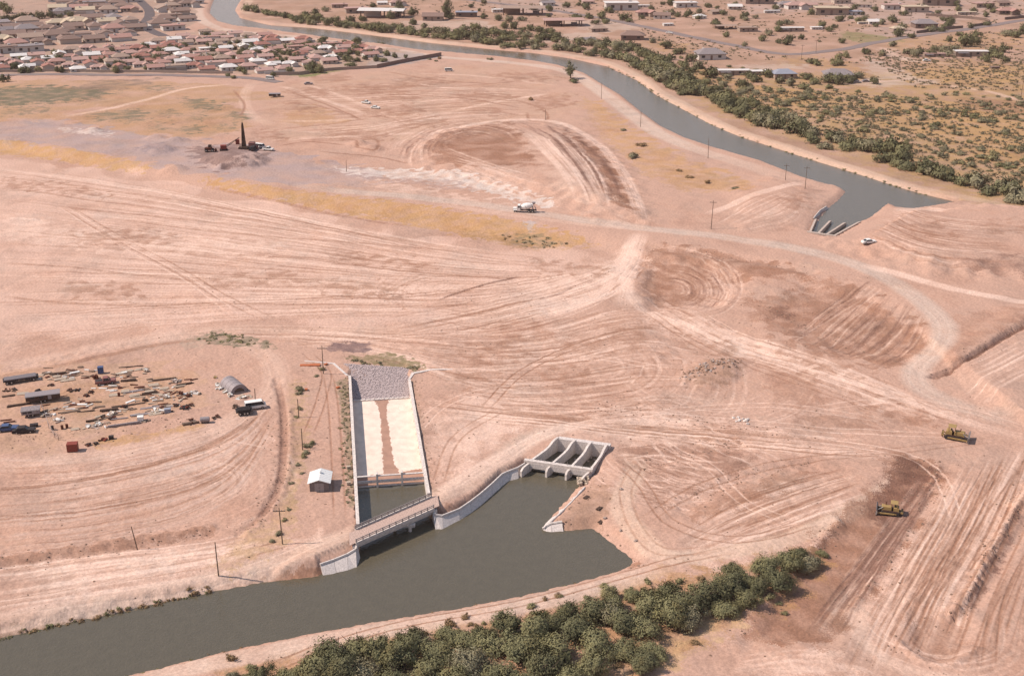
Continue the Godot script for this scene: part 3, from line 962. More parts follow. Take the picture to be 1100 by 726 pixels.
	patch(V2([-55.3, -469.7, -29.3, -466.6, -10.6, -449.2, -28.5, -452]), C(0.38, 0.27, 0.24), 0.6, 3.0, 0.6, 6.0)
	# --- bowl
	patch(V2([-38.3, -523.4, -21.5, -554.7, -0.9, -563, 4.9, -519.7, 7.5, -475.8, -11.1, -472.7, -30.2, -482.1]), fresh, 0.95, 6.0, 0.5, 14.0)
	patch(V2([21.6, -558.8, 36.4, -519.7, 42.1, -469.7, 43.8, -410.4, 35.2, -422.7, 33.2, -469.7]), fresh, 1.0, 5.0, 0.35, 12.0)
	patch(V2([4.2, -538.6, 21.1, -542.5, 32.3, -454.9, 35.7, -408.1, 17.1, -432.9]), packed, 0.6, 6.0, 0.5, 14.0)
	arcs([-17.9, -508.9], 10.0, 34.0, -3.6, -0.4, 2.2, 26, 1.6, damp, 0.55)
	arcs([-17.9, -508.9], 10.0, 38.0, -3.6, -0.4, 2.2, 24, 1.4, pale, 0.5)
	fan([4.3, -558.8, 19.6, -502, 30, -420.2], [21.9, -567.3, 38, -485.3, 40.9, -408.1], 40, 1.4, damp, 0.5, 1.5)
	fan([2.1, -538.6, 15, -477.4, 23.6, -425.2], [25.4, -546.5, 35.1, -469.7, 37.9, -403.4], 50, 1.12, pale, 0.63, 1.5)
	fan([-32.4, -519.7, -11.4, -485.3, 10.8, -454.9], [-25.8, -469.7, -3.5, -447.8, 16.9, -427.8], 40, 1.12, pale, 0.52, 2.0)
	track(V2([-45.7, -534.7, -26.1, -563, -2.2, -582.7, 22.3, -576, 37.1, -530.9, 44.1, -475.8, 45.4, -420.2, 45, -396.6]), 6.0, pale, 0.9)
	# --- dry grass on the slope of the dike
	patch(V2([-264, -558.8, -231, -541.1, -174.7, -508.9, -147.5, -489.3, -152.1, -484.6, -195.2, -509.7, -254.1, -535.1]), C(0.49, 0.295, 0.140), 0.9, 3.0, 0.45, 7.0, 0.6)
	patch(V2([-124.1, -471.6, -89.1, -452, -44.6, -433.2, -16.6, -418.6, 3.2, -407.3, 22, -392.1, 27.9, -386, 15.3, -381.6, -3.1, -387.8, -22.4, -400.9, -42.9, -414.6, -87.1, -440, -118.3, -462.1]), C(0.48, 0.282, 0.132), 0.9, 3.0, 0.5, 6.0, 0.6)
	patch(V2([-3.2, -397.1, 9.5, -396.9, 15.5, -387.3, 6.1, -381.6, -1.5, -385.7]), weed, 0.55, 3.0, 0.9, 4.0)
	patch(V2([-19.4, -404.4, -3.2, -395.5, 12.3, -381.6, 3.1, -381.6, -15.9, -396.5]), C(0.33, 0.20, 0.10), 0.6, 3.0, 0.7, 4.0)
	patch(V2([3.9, -409, 8.4, -406.5, 7.7, -400.2, 5.1, -399]), C(0.46, 0.38, 0.36), 0.8, 1.5, 0.3, 4.0)
	# --- the wide graded field
	patch(V2([-252.4, -531.3, -150, -477.1, -85.2, -429.6, -21.8, -387.8, 27.2, -375.5, 24, -326.1, -33.7, -314.8, -89.3, -309.8, -147.5, -290.9]), C(0.660, 0.450, 0.360), 0.75, 8.0, 0.45, 40.0)
	fan([-235, -509.7, -146.6, -465, -77.2, -422.1, -15.3, -381.6, 35.8, -369.5], [-144.8, -296.1, -101.3, -306.9, -59.5, -314.8, -13.2, -322.3, 33.4, -342.4], 150, 0.83, fresh, 0.48, 2.0, -30.0)
	fan([-235, -509.7, -146.6, -465, -77.2, -422.1, -15.3, -381.6, 35.8, -369.5], [-144.8, -296.1, -101.3, -306.9, -59.5, -314.8, -13.2, -322.3, 33.4, -342.4], 170, 1.04, pale, 0.48, 2.0, 15.0)
	for q in [[-201.5, -465, -149.8, -439.9, -82.2, -412.4, -28, -387.8], [-168.9, -434.7, -116.2, -417.2, -60.6, -398.7], [-171.1, -387.8, -125.7, -381.6, -75.2, -373.5, -38.7, -369.6], [-163.2, -367.7, -131.1, -360.1, -93.2, -347.5], [-151, -422.1, -99.3, -400.9, -46.7, -387.8, -9.1, -375.5], [-150.6, -335.7, -126.5, -329.3, -93.4, -326.1], [-120.3, -462.7, -75.3, -431.4, -35.8, -407.7]]:
		track(V2(q), 2.4, fresh, 0.55, 0.6, -60.0, 0.6)
	wheels(V2([-165.4, -434.7, -137.1, -398.7, -109.3, -365.8, -84.5, -334.1, -64.3, -312.6]), 3.2, 0.9, fresh, 0.5)
	wheels(V2([-170.7, -439.9, -130.7, -387.8, -99.7, -351.1, -75.1, -314.8]), 2.4, 0.7, pale, 0.6)
	track(V2([-85.4, -326.1, -68.5, -335.7, -41.6, -340.7, -8.4, -345.8, 20.1, -354.6, 39.2, -374.4]), 8.0, pale, 0.55, 0.8)
	fan([-38.8, -314.8, -8.1, -332.5, 20.1, -354.6, 41.6, -380.9], [-29.5, -296.1, 2.6, -314.8, 30.3, -337.4, 44.7, -370.4], 60, 0.90, fresh, 0.64, 1.5, -40.0)
	fan([-38.8, -314.8, -8.1, -332.5, 20.1, -354.6, 41.6, -380.9], [-29.5, -296.1, 2.6, -314.8, 30.3, -337.4, 44.7, -370.4], 70, 1.04, pale, 0.57, 1.5)
	for q in [[7.1, -332.5, 13.8, -337.4, 18.5, -344.1], [-21.7, -332.5, -8.4, -345.8, 2.9, -354.6]]:
		track(V2(q), 1.6, damp, 0.7, 0.3, -90.0)
	fan([-34.2, -351.1, -20.4, -360.1, 2.9, -354.6], [-17.6, -304.2, 2.4, -290.9, 23, -309.8], 40, 0.75, fresh, 0.56, 3.0, -30.0)
	# --- the belt of tracks in the middle
	track(V2([-136.9, -277.4, -117.6, -288.4, -99.7, -301.4, -76.3, -308.3, -43, -306.9, -20.4, -309.8]), 8.0, packed, 0.7, 0.6)
	track(V2([-134.5, -271.6, -115.4, -282.2, -95.7, -296.1, -75.4, -304.2]), 3.0, fresh, 0.6, 0.5, -50.0)
	fan([-89.3, -309.8, -56.2, -309.8, -25.3, -306.9, 12.3, -297.4], [-54, -296.1, -31.1, -287.7, -6.7, -267.1, 19.9, -261.7], 90, 0.75, fresh, 0.56, 1.5, -40.0)
	fan([-89.3, -309.8, -56.2, -309.8, -25.3, -306.9, 12.3, -297.4], [-54, -296.1, -31.1, -287.7, -6.7, -267.1, 19.9, -261.7], 90, 0.88, pale, 0.52, 1.5)
	fan([-22.5, -302.8, 7.7, -309.8, 34.7, -326.1, 54.4, -314.8], [-19.5, -256.5, 10.7, -252.4, 36.9, -256.5, 57.6, -251.4], 120, 0.75, fresh, 0.48, 2.5, -40.0)
	fan([-22.5, -302.8, 7.7, -309.8, 34.7, -326.1, 54.4, -314.8], [-19.5, -256.5, 10.7, -252.4, 36.9, -256.5, 57.6, -251.4], 120, 0.96, pale, 0.48, 2.5)
	arcs([21.3, -283.4], 8.0, 34.0, -0.6, 2.0, 1.3, 16, 0.9, fresh, 0.40)
	arcs([21.3, -283.4], 6.0, 40.0, -1.0, 1.6, 1.3, 16, 1.0, pale, 0.45)
	arcs([-12.3, -335.7], 10.0, 30.0, 2.6, 4.4, 1.2, 9, 1.0, fresh, 0.4)
	track(V2([44.3, -396.6, 35.9, -364.8, 35, -340.7, 39.5, -321.5, 53.6, -309.8, 73.1, -293.5, 88.9, -271.6, 101, -253.4, 117, -239.9]), 5.0, pale, 0.7, 0.5)
	track(V2([42, -392.2, 32, -360.1, 24.5, -334.1, 2.6, -314.8]), 5.0, pale, 0.7, 0.5)
	fan([39.9, -351.1, 58.9, -311.2, 83, -284.6, 108.5, -250.4], [36.6, -318.5, 55.8, -292.2, 78, -264.4, 105, -240.9], 50, 0.75, fresh, 0.56, 1.2, -40.0)
	fan([39.9, -351.1, 58.9, -311.2, 83, -284.6, 108.5, -250.4], [36.6, -318.5, 55.8, -292.2, 78, -264.4, 105, -240.9], 60, 0.88, pale, 0.57, 1.2)
	# --- cut slopes below the haul road
	patch(V2([43.9, -380.4, 63, -373.5, 86.7, -358, 89.4, -349.3, 75.8, -346, 54.8, -356.9, 42.4, -364.6]), fresh, 0.8, 4.0, 0.55, 9.0, 0.4)
	patch(V2([44.4, -366.9, 58.2, -360.7, 61.9, -346.7, 51.6, -332.5, 40.7, -332.5, 39.9, -351.1]), fresh, 0.8, 4.0, 0.55, 7.0)
	arcs([48.6, -347.5], 3.0, 22.0, -1.8, 1.6, 1.5, 26, 0.9, pale, 0.6)
	arcs([48.6, -347.5], 3.0, 22.0, -1.8, 1.6, 1.5, 22, 0.8, damp, 0.5)
	patch(V2([67.6, -331.4, 82.1, -336.3, 97.6, -343.7, 103.3, -333.7, 110.2, -308, 109.2, -292.6, 95.4, -278.4, 84.6, -290.9, 70.3, -304.2]), fresh, 0.8, 5.0, 0.55, 8.0, 0.4)
	fan([106.8, -346.9, 87.2, -322.9, 69.5, -300.1], [115.1, -311.6, 104.6, -293.5, 90.2, -276.2], 45, 0.72, pale, 0.38, 2.2)
	fan([106.8, -346.9, 87.2, -322.9, 69.5, -300.1], [115.1, -311.6, 104.6, -293.5, 90.2, -276.2], 60, 0.8, damp, 0.45, 1.2, -50.0)
	patch(V2([74.4, -324.8, 80.1, -326.7, 77.5, -318.9, 72.6, -318.1]), damp, 0.6, 2.0, 0.6, 5.0, 0.6)
	patch(V2([131.1, -352.3, 148, -359.6, 173.8, -352.3, 169.9, -343.4, 148.3, -345.1]), damp, 0.45, 3.0, 0.7, 8.0)
	patch(V2([120.2, -311.6, 143.6, -319, 139, -307.2, 105.9, -278.6, 107.8, -288.3, 118.9, -300.2]), fresh, 0.4, 3.0, 0.6, 8.0, 0.3)
	patch(V2([105.3, -273.2, 135.2, -297.5, 140.1, -297.5, 125.3, -261.3, 108.8, -263.5]), C(0.42, 0.28, 0.22), 0.6, 4.0, 0.5, 12.0)
	fan([105.3, -273.2, 120.1, -283.3, 142.9, -304.4], [111.3, -258, 120.8, -266.8, 134.6, -278.4], 30, 0.72, pale, 0.57, 1.0)
	track(V2([104.5, -275.5, 115, -282.1, 137.9, -304.4, 159.3, -325.2]), 1.5, damp, 0.8, 0.2)  # shade of the trench's face, put into the ground colour as a dark line
	# --- mounds about the far intake
	fan([137.5, -422.7, 144.7, -403.4, 172.4, -392.2], [115.6, -379.4, 128.8, -354.1, 154.6, -346.9], 60, 0.88, pale, 0.52, 2.0)
	fan([137.5, -422.7, 144.7, -403.4, 172.4, -392.2], [115.6, -379.4, 128.8, -354.1, 154.6, -346.9], 50, 0.83, fresh, 0.64, 2.0, -40.0)
	fan([70.7, -403.4, 84.3, -425.2, 105.7, -446.4], [78.4, -392.2, 96.5, -403.4, 110.6, -434.3], 40, 0.88, pale, 0.46, 1.5)
	patch(V2([138.2, -425.2, 154.3, -422.7, 155.1, -415.3, 136.4, -408.1]), pale, 0.6, 3.0, 0.5, 8.0)
	# --- sun-bleached, driven-over crust
	for q in [[-21.9, -259.6, -6.6, -262.8, 2.1, -253.4, -6, -234.5, -13.4, -220.2, -15.7, -220.2, -19, -241.8], [66.6, -191.7, 83, -205.1, 83.7, -191.7, 70.4, -176.8, 59.4, -166.1], [-81.5, -185.5, -56.6, -193, -39, -201, -36.6, -196.9, -57.9, -184.3, -81.4, -176.2], [2.1, -246.5, 32.2, -253.4, 64, -241.8, 30.6, -238.1, 10.3, -241.8], [29, -191.7, 44.2, -199.9, 65, -212.5, 69.7, -209.5, 54, -196.6, 35.7, -190.4], [2.8, -351.1, 26.6, -365.8, 38.6, -381.6, 41.5, -367.9, 24.6, -335.7, 5.3, -326.1], [-184.6, -422.1, -124.4, -398.7, -77.8, -387.8, -81.2, -373.5, -137.3, -379.5, -174.5, -396.5], [40, -326.1, 62.6, -302.8, 87.7, -267.1, 104.3, -250.4, 89, -256.5, 60, -288.4, 36.2, -314.1], [-62.7, -469.7, -24.7, -446.4, 3.4, -425.2, -3.3, -420.2, -45.5, -443.7], [38.1, -166.1, 52.7, -163.6, 59.9, -157.3, 39, -155], [-96.6, -228.4, -71.2, -237.2, -61.9, -251.4, -55.8, -241.8, -66.9, -220.2, -90.9, -212.5], [-14.5, -241.8, -2.2, -256.5, 2.1, -253.4, -9.9, -228.4]]:
		patch(V2(q), pale, 0.55, 5.0, 0.7, 8.0)
	# --- loose blotches of turned soil
	for q in [[-7.7, -311.2, 7.8, -314.8, 12.5, -302.8, -2.5, -296.1], [-18.7, -279.8, -7.1, -283.4, -2.3, -273.9, -13.6, -269.4], [2.3, -278.6, 14.2, -283.4, 20.6, -272.8, 9, -267.1], [25.6, -311.2, 36.2, -314.8, 36.8, -296.1, 26.6, -290.9], [9.9, -300.1, 22.6, -304.2, 24.4, -293.5, 12, -288.4], [-17.2, -296.1, -2.5, -298.7, 2.4, -288.4, -11.9, -284.6], [42.7, -304.2, 59.6, -300.1, 60.2, -289.6, 43.8, -293.5], [67.8, -304.2, 84, -288.4, 87.9, -276.2, 70.9, -283.4], [10.9, -256.5, 30.3, -255.5, 31.9, -250.4, 12.8, -250.4], [77.3, -261.7, 94.6, -253.4, 95.1, -248.5, 79, -251.4], [-100.6, -354.6, -72.8, -360.1, -62.4, -349.3, -89.2, -342.4], [-157, -400.9, -126.3, -405.4, -110, -392.1, -143.1, -387.8], [-61, -379.5, -29.8, -369.6, -23.3, -360.1, -56.1, -365.8], [-139.6, -351.1, -114.2, -342.4, -108.6, -332.5, -131.4, -335.7], [-62.7, -351.1, -36.5, -345.8, -32.9, -335.7, -57.8, -337.4], [-207.5, -480.1, -163, -459.2, -152.3, -448, -200.4, -462.1], [3, -371.6, 26.6, -365.8, 28.7, -354.6, 5.8, -358.3], [81.2, -345.3, 98.4, -347, 96.4, -339, 82.4, -337.7], [153.6, -392.2, 175, -398.8, 169, -383.5, 152.2, -379.4], [128.5, -392.2, 145.7, -396.6, 143, -379.4, 126.6, -375.3], [96.2, -434.3, 109.3, -443.7, 106.1, -420.2, 95.2, -412.8], [42.7, -212.5, 52.9, -217.1, 53.8, -212.5, 43.5, -206.6]]:
		patch(V2(q), fresh, 0.55, 5.0, 0.9, 7.0)
	# --- the haul road
	var haul := V2([-90.6, -460.7, -59.9, -446.4, -34.6, -438.2, 3.3, -420.2, 29.1, -405.7, 47.5, -396.6, 74.1, -385.7, 98, -369.3, 108.8, -354.1, 114.4, -336.6, 117, -317.5, 116.3, -303, 111, -291.3, 104.7, -284.3, 100.3, -276.8, 99.5, -269.2, 102.7, -261.7, 110, -254.4, 122, -247.2])
	track(haul, 8.5, C(0.53, 0.395, 0.325), 0.95, 0.15, 25.0, 0.1)
	wheels(haul, 2.6, 1.1, C(0.60, 0.46, 0.38), 0.5, 0.0)
	track(V2([109.2, -357.8, 121.2, -343.4, 132.4, -331.6, 151.5, -319]), 5.5, pale, 0.9, 0.3)
	track(V2([45, -396.6, 28.8, -401.1, 3.3, -413, -27.1, -427.8]), 4.0, packed, 0.6)
	track(V2([43.9, -392.2, 36.7, -360.1, 31.5, -326.1]), 6.0, pale, 0.7)
	# --- rubble heap and the ground about it
	patch(V2([41.9, -275.1, 49.1, -285.9, 58.4, -284.6, 54, -272.8, 45.6, -268.3]), C(0.33, 0.20, 0.14), 0.8, 2.5, 0.6, 4.0, 0.8)
	arcs([49.9, -277.4], 14.0, 26.0, 0.3, 3.6, 1.2, 14, 0.9, pale, 0.5)
	patch(V2([63.5, -281.6, 74.5, -278.6, 73.8, -256.5, 61.8, -261.7]), fresh, 0.45, 4.0, 0.5, 6.0)
	patch(V2([39.5, -251.4, 46.8, -250.4, 50.4, -246.5, 39.8, -245.6]), fresh, 0.5, 2.0, 0.7, 4.0)
	fan([-22.2, -262.8, 15, -252.4, 52.3, -245.6, 91.5, -237.2], [-21.5, -253.4, 14.7, -245.6, 50.7, -236.3, 88.9, -229.3], 50, 0.88, pale, 0.69, 0.8)
	fan([-22.2, -262.8, 15, -252.4, 52.3, -245.6, 91.5, -237.2], [-21.5, -253.4, 14.7, -245.6, 50.7, -236.3, 88.9, -229.3], 40, 0.60, fresh, 0.64, 0.8, -40.0)
	patch(V2([63, -256.5, 80.9, -250.4, 85.8, -245.6, 67, -245.6]), fresh, 0.5, 3.0, 0.6, 8.0)
	# --- dozed ground lower right
	patch(V2([24, -237.2, 34.9, -239.9, 52, -238.1, 49.3, -228.4, 35.8, -216.3, 27.6, -210.6, 22.6, -220.2]), C(0.31, 0.175, 0.125), 0.9, 3.0, 0.55, 7.0, 0.4)
	arcs([27.6, -210.6], 10.0, 40.0, -1.9, -0.5, 1.2, 26, 0.7, pale, 0.7)
	arcs([43.4, -241.8], 8.0, 30.0, 1.2, 3.0, 1.2, 24, 0.7, pale, 0.7)
	arcs([29.6, -228.4], 4.0, 16.0, 0.2, 3.4, 1.1, 10, 0.6, pale, 0.6)
	fan([30, -199.9, 47.1, -216.3, 73.5, -230.6], [35.9, -191.7, 55.1, -201.6, 77.2, -216.3], 70, 0.64, pale, 0.63, 0.8)
	fan([30, -199.9, 47.1, -216.3, 73.5, -230.6], [35.9, -191.7, 55.1, -201.6, 77.2, -216.3], 40, 0.60, fresh, 0.72, 0.8, -40.0)
	patch(V2([33.7, -208, 43.6, -218.2, 58.7, -226.3, 64.4, -225.9, 52.9, -217.1, 42.2, -209.5, 35.1, -204.4]), fresh, 0.65, 2.0, 0.5, 6.0)
	track(V2([22.2, -234.5, 26.6, -230.1, 24.1, -220.2, 21.7, -210.6, 24.7, -199.9, 29.1, -192.3, 41.4, -194.3, 54.8, -200.3, 70.5, -212.5, 86, -229.3]), 6.0, C(0.60, 0.43, 0.33), 0.85, 0.35)
	wheels(V2([22.8, -232.8, 26, -228.4, 23, -216.3, 24, -203, 28.6, -194.3, 39.9, -195.6]), 2.4, 0.6, fresh, 0.4)
	patch(V2([83.6, -234.5, 93, -228.4, 78.5, -205.1, 61.6, -179.6, 51.7, -165.6, 36.6, -166.1, 48.2, -185.5, 62.2, -205.1, 75.5, -220.2]), fresh, 0.95, 2.5, 0.4, 8.0, 0.5)
	patch(V2([82.8, -231.9, 90.6, -228.4, 82.3, -214.4, 72.1, -205.1, 70, -210.6]), damp, 0.85, 2.0, 0.5, 5.0, 0.8)
	fan([85.4, -224.3, 65.8, -194.9, 45.7, -166.1], [91.9, -226.3, 73.7, -198.2, 54.1, -166.1], 50, 0.56, pale, 0.46, 0.6)
	fan([85.4, -224.3, 65.8, -194.9, 45.7, -166.1], [91.9, -226.3, 73.7, -198.2, 54.1, -166.1], 50, 0.6, damp, 0.55, 0.6, -60.0)
	fan([94.6, -228.4, 74.4, -194.9, 56.4, -166.1, 50.3, -154.1], [119.8, -241.8, 97.4, -205.1, 81, -179.6, 66.2, -154.1], 150, 0.64, pale, 0.57, 1.0, 15.0)
	fan([94.6, -228.4, 74.4, -194.9, 56.4, -166.1, 50.3, -154.1], [119.8, -241.8, 97.4, -205.1, 81, -179.6, 66.2, -154.1], 110, 0.45, fresh, 0.58, 1.0, -50.0)
	fan([92.2, -191.7, 80.6, -174, 70.5, -154.1], [116.9, -212.5, 101.4, -185.5, 83.4, -154.1], 60, 0.52, fresh, 0.58, 1.0, -40.0)
	patch(V2([100.4, -210.6, 92.1, -198.2, 83.3, -184.9, 76.1, -174.5, 77.5, -174, 84.6, -184, 94.4, -198.2]), damp, 0.6, 1.0, 0.5, 4.0, 0.5)
	patch(V2([68.9, -174.5, 76.3, -172.9, 75, -166.1, 68.5, -161.1, 65.2, -166.1]), fresh, 0.45, 2.0, 0.5, 6.0)
	arcs([71.1, -174], 8.0, 17.0, 0.2, 3.0, 1.2, 18, 0.7, pale, 0.55)
	track(V2([61.6, -179.6, 57.8, -168.7, 59.2, -162.4, 64.3, -157.3, 74, -155.9]), 3.5, packed, 0.7, 0.5)
	fan([37.7, -163.6, 47.3, -166.1, 55.7, -163.6], [33.1, -154.1, 44.6, -154.1, 59, -154.1], 40, 0.64, pale, 0.57, 1.0)
	# --- grove floor
	patch(V2([-47.5, -157.3, -33.1, -163.6, -11, -171.8, 8, -176.8, 25.1, -187, 38.8, -188.5, 55.5, -195.6, 58.9, -191.7, 48.6, -179.6, 33.9, -168.7, 21.9, -157.3, 1.4, -145.5, -45.4, -145.5]), C(0.40, 0.225, 0.110), 0.75, 3.0, 0.6, 7.0, 0.4)
	patch(V2([13.2, -157.3, 22.9, -166.1, 34.8, -174, 39.1, -171.8, 28.6, -163.6, 21.8, -156.4]), straw, 0.6, 3.0, 0.7, 5.0)
	track(V2([-61.7, -153.7, -51.7, -159.7, -33.5, -166.1, -11, -172.9, 1.6, -176.8, 14.8, -182.2, 23.4, -186.7, 30.7, -191.7]), 7.0, C(0.62, 0.46, 0.37), 0.9, 0.3)
	# --- shores: dark damp rims
	patch(V2([9.1, -208, 13.6, -217.1, 17.3, -222.2, 20.1, -220.2, 18, -205.1, 16.1, -203, 10, -201.6]), C(0.36, 0.215, 0.145), 0.7, 1.5, 0.5, 5.0)
	patch(V2([16.1, -203, 18.8, -201, 23.9, -191.7, 22.1, -190.4, 19.1, -196.2]), fresh, 0.8, 1.0, 0.3, 4.0)
	patch(V2([-94.5, -169, -86.3, -171.6, -71, -177.9, -54.2, -185.4, -53.2, -183.3, -70.2, -175.4, -85.2, -169, -93.3, -166.2]), C(0.16, 0.10, 0.06), 0.85, 1.0, 0.5, 2.5, 0.8)
	patch(V2([-54.1, -185.1, -34.9, -190.6, -34.4, -188.1, -52.7, -182.7]), C(0.36, 0.18, 0.11), 0.8, 0.6, 0.4, 3.0)
	# --- single vehicles' ruts, crossing the graded ground
	for q in [[-61.4, -296.1, -32.5, -302.8, 2.6, -311.2, 27.4, -335.7, 42.7, -380.6], [-19.5, -256.5, 10.6, -250.4, 43.4, -241.8, 74.5, -234.5, 111.6, -241.8], [-18, -267.1, 10.9, -258.6, 40.7, -252.4, 73.3, -245.6, 105.4, -241.8], [-5.9, -226.3, 6.2, -242.7, 27.9, -253.4, 59, -258.6, 87.2, -250.4], [37.4, -326.1, 51.5, -296.1, 70.7, -271.6, 91.5, -250.4], [-133, -290.9, -109.8, -309.8, -75.8, -318.5, -34.7, -326.1, 2.8, -337.4], [-143.8, -318.5, -104.1, -326.1, -59.7, -332.5, -13.9, -340.7, 26.2, -360.1], [-172.1, -424.5, -110.5, -394.3, -50.7, -369.6, 2.9, -354.6], [-156.6, -351.1, -112.1, -354.6, -59.8, -351.1, -8.5, -351.1], [-124.7, -450.8, -72.3, -412.4, -24.4, -379.5, 14.6, -362], [22, -232.8, 26.8, -220.2, 30.7, -205.1, 42.1, -198.2, 59.5, -205.1], [31, -241.8, 41.4, -228.4, 46.4, -212.5, 54.1, -205.1], [25.3, -205.1, 40.1, -220.2, 61.7, -231, 82.6, -234.5], [106.4, -228.4, 87.2, -201.6, 72.9, -179.6, 60.3, -158.7], [102.1, -232.8, 81.8, -201.6, 65.6, -176.8, 55.9, -158.7], [98.8, -205.1, 82.7, -179.6, 70.6, -158.7], [-99.2, -205.1, -79.2, -210.6, -63.1, -220.2, -55.8, -241.8], [-105.1, -220.2, -83.4, -224.3, -65.3, -238.1, -57.4, -261.7], [-89.1, -179.6, -71.3, -184.9, -52.9, -191.7, -38.7, -198.9], [-87.5, -175.4, -67, -181.3, -48.9, -188.5, -31.8, -199.9], [-16.3, -278.6, 2.4, -283.4, 21.6, -288.4, 39.7, -279.8], [-6.5, -256.5, 2.3, -278.6, 17.2, -296.1, 35.7, -309.8], [48.4, -350.9, 62.6, -333.5, 82.1, -323.7, 102.1, -329.3], [64, -241.8, 77.3, -237.2, 88.7, -228.4, 86.6, -205.1], [-43.6, -156.4, -20.2, -170.8, 1.6, -177.9, 23.6, -188.5, 41.5, -194.9], [-45.5, -241.8, -45.3, -261.7, -46.6, -278.6, -53.2, -290.9], [-33.4, -205.1, -37, -228.4, -41.7, -256.5, -46.1, -278.6], [69.5, -256.5, 90.6, -261.7, 106.4, -256.5, 115.5, -246.5], [-22.7, -241.8, -17.4, -256.5, -6.7, -267.1, 11.4, -272.8], [-15.3, -220.2, -12.4, -241.8, -2.2, -256.5]]:
		wheels(V2(q), 2.3, 0.55, pale if rng.randf() < 0.55 else fresh, rng.randf_range(0.45, 0.8))
	# --- left: yard, roads
	patch(V2([-141.6, -277.4, -116.3, -284.6, -90.5, -285.9, -77.3, -275.6, -71.7, -258.6, -87.9, -245.6, -99.3, -236.3, -120.2, -228.4]), C(0.49, 0.305, 0.205), 0.7, 3.0, 0.5, 8.0)
	patch(V2([-119.1, -267.1, -99.3, -275.6, -80.4, -273.9, -76.5, -258.6, -91.5, -250.4, -108.5, -250.4]), C(0.42, 0.25, 0.15), 0.6, 3.0, 0.8, 5.0)
	patch(V2([-92.7, -240.9, -81.4, -244.6, -69.8, -248.5, -71.2, -245.6, -82.1, -239.9, -91.2, -236.3]), C(0.46, 0.27, 0.12), 0.7, 1.5, 0.6, 4.0)
	fan([-117.7, -231.9, -90.6, -234.5, -66, -250.4, -58.1, -272.8], [-100.7, -191.7, -78.4, -196.6, -57.5, -212.5, -53.4, -251.4], 120, 0.9, C(0.56, 0.40, 0.33), 0.5, 1.2)
	fan([-117.7, -231.9, -90.6, -234.5, -66, -250.4, -58.1, -272.8], [-100.7, -191.7, -78.4, -196.6, -57.5, -212.5, -53.4, -251.4], 70, 0.60, fresh, 0.51, 1.2, -40.0)
	track(V2([-111.4, -217.1, -93.7, -220.2, -76.8, -228.4, -64, -241.8, -57.5, -256.5]), 2.0, fresh, 0.7, 0.4, -60.0)
	track(V2([-116.3, -228.4, -93.8, -231.9, -72.3, -241.8, -60.8, -256.5, -57.9, -271.6, -62.1, -287.1, -71.2, -298.7, -82.9, -304.2]), 8.0, packed, 0.6, 0.5)
	arcs([-64, -220.2], 4.0, 20.0, -2.0, 2.0, 1.0, 18, 0.7, pale, 0.45)
	patch(V2([-103.6, -190.4, -84.6, -194.3, -70.3, -198.6, -57.7, -203.4, -56.8, -201, -69.4, -195.6, -83.3, -190.7, -102, -186.7]), fresh, 0.65, 1.2, 0.5, 5.0)
	track(V2([-51.9, -199.9, -49, -206.9, -47.8, -219.4, -50, -237.2, -53.6, -256.5, -58.7, -276.2]), 2.2, damp, 0.55, 0.3)
	fan([-99.1, -187.9, -77.2, -193, -54.4, -198.2, -45.1, -205.1], [-91, -168.7, -72, -176.8, -51.4, -184.9, -36, -193], 80, 0.72, pale, 0.57, 0.8)
	track(V2([-93.9, -168.2, -86.1, -171.8, -69.3, -178.2, -54.7, -184.9, -42.6, -191.1, -30.1, -200.6, -15.9, -214, -5.9, -226.3, 4.1, -241.8, 19.2, -250.4]), 7.0, C(0.60, 0.44, 0.35), 0.85, 0.35)
	track(V2([-15.9, -214, -5.9, -228.4, 10.5, -245.6, 27.7, -250.4, 44.2, -247.5]), 5.0, pale, 0.7, 0.5)
	patch(V2([-51.1, -201, -46.9, -205.1, -45.5, -220.2, -41.8, -205.1, -43.3, -194.9, -52.1, -187.9, -55, -189.8]), C(0.47, 0.31, 0.18), 0.7, 2.0, 0.7, 4.0, 0.4)
	patch(V2([-55.4, -272.8, -51.2, -272.8, -44.3, -237.2, -44, -220.2, -43.7, -205.1, -45.1, -205.1, -48.4, -237.2]), C(0.40, 0.27, 0.15), 0.55, 1.5, 0.9, 3.0)
	patch(V2([-43.5, -272.8, -40.9, -276.2, -33.5, -228.4, -31, -210.6, -32.4, -210.6, -37.2, -241.8]), C(0.17, 0.15, 0.09), 0.65, 0.8, 0.6, 2.5, 0.6)
	patch(V2([-87.6, -302.8, -79.8, -306.9, -64.3, -298.7, -62.2, -295.4, -76.1, -296.1]), weed, 0.75, 2.0, 0.6, 4.0, 0.6)
	patch(V2([-89.6, -300.7, -84.2, -304.2, -79.8, -296.1, -85.3, -293.5]), C(0.40, 0.31, 0.24), 0.5, 2.0, 0.6, 4.0)
	patch(V2([-48.4, -300.1, -37.1, -298.7, -37.3, -291.5, -48.7, -293.5]), C(0.225, 0.15, 0.14), 0.95, 1.2, 0.3, 5.0)
	patch(V2([-43.7, -288.4, -31.5, -292.2, -22.5, -283.4, -23.8, -279.8, -35.5, -284]), C(0.20, 0.165, 0.085), 0.8, 1.5, 0.5, 3.0, 0.6)
	patch(V2([-16.2, -205.1, -12.6, -205.1, -5.6, -215.5, 1.2, -225.9, -0.4, -227.6, -9.4, -214.7, -15.8, -210.6]), fresh, 0.5, 1.0, 0.6, 4.0)
	patch(V2([-25.4, -276.2, -22.5, -267.1, -17.1, -224.3, -15.1, -216.3, -16.5, -215.5, -20.2, -241.8, -23.9, -261.7]), C(0.38, 0.25, 0.18), 0.6, 0.8, 0.6, 3.0)


# ---------------------------------------------------------------- water

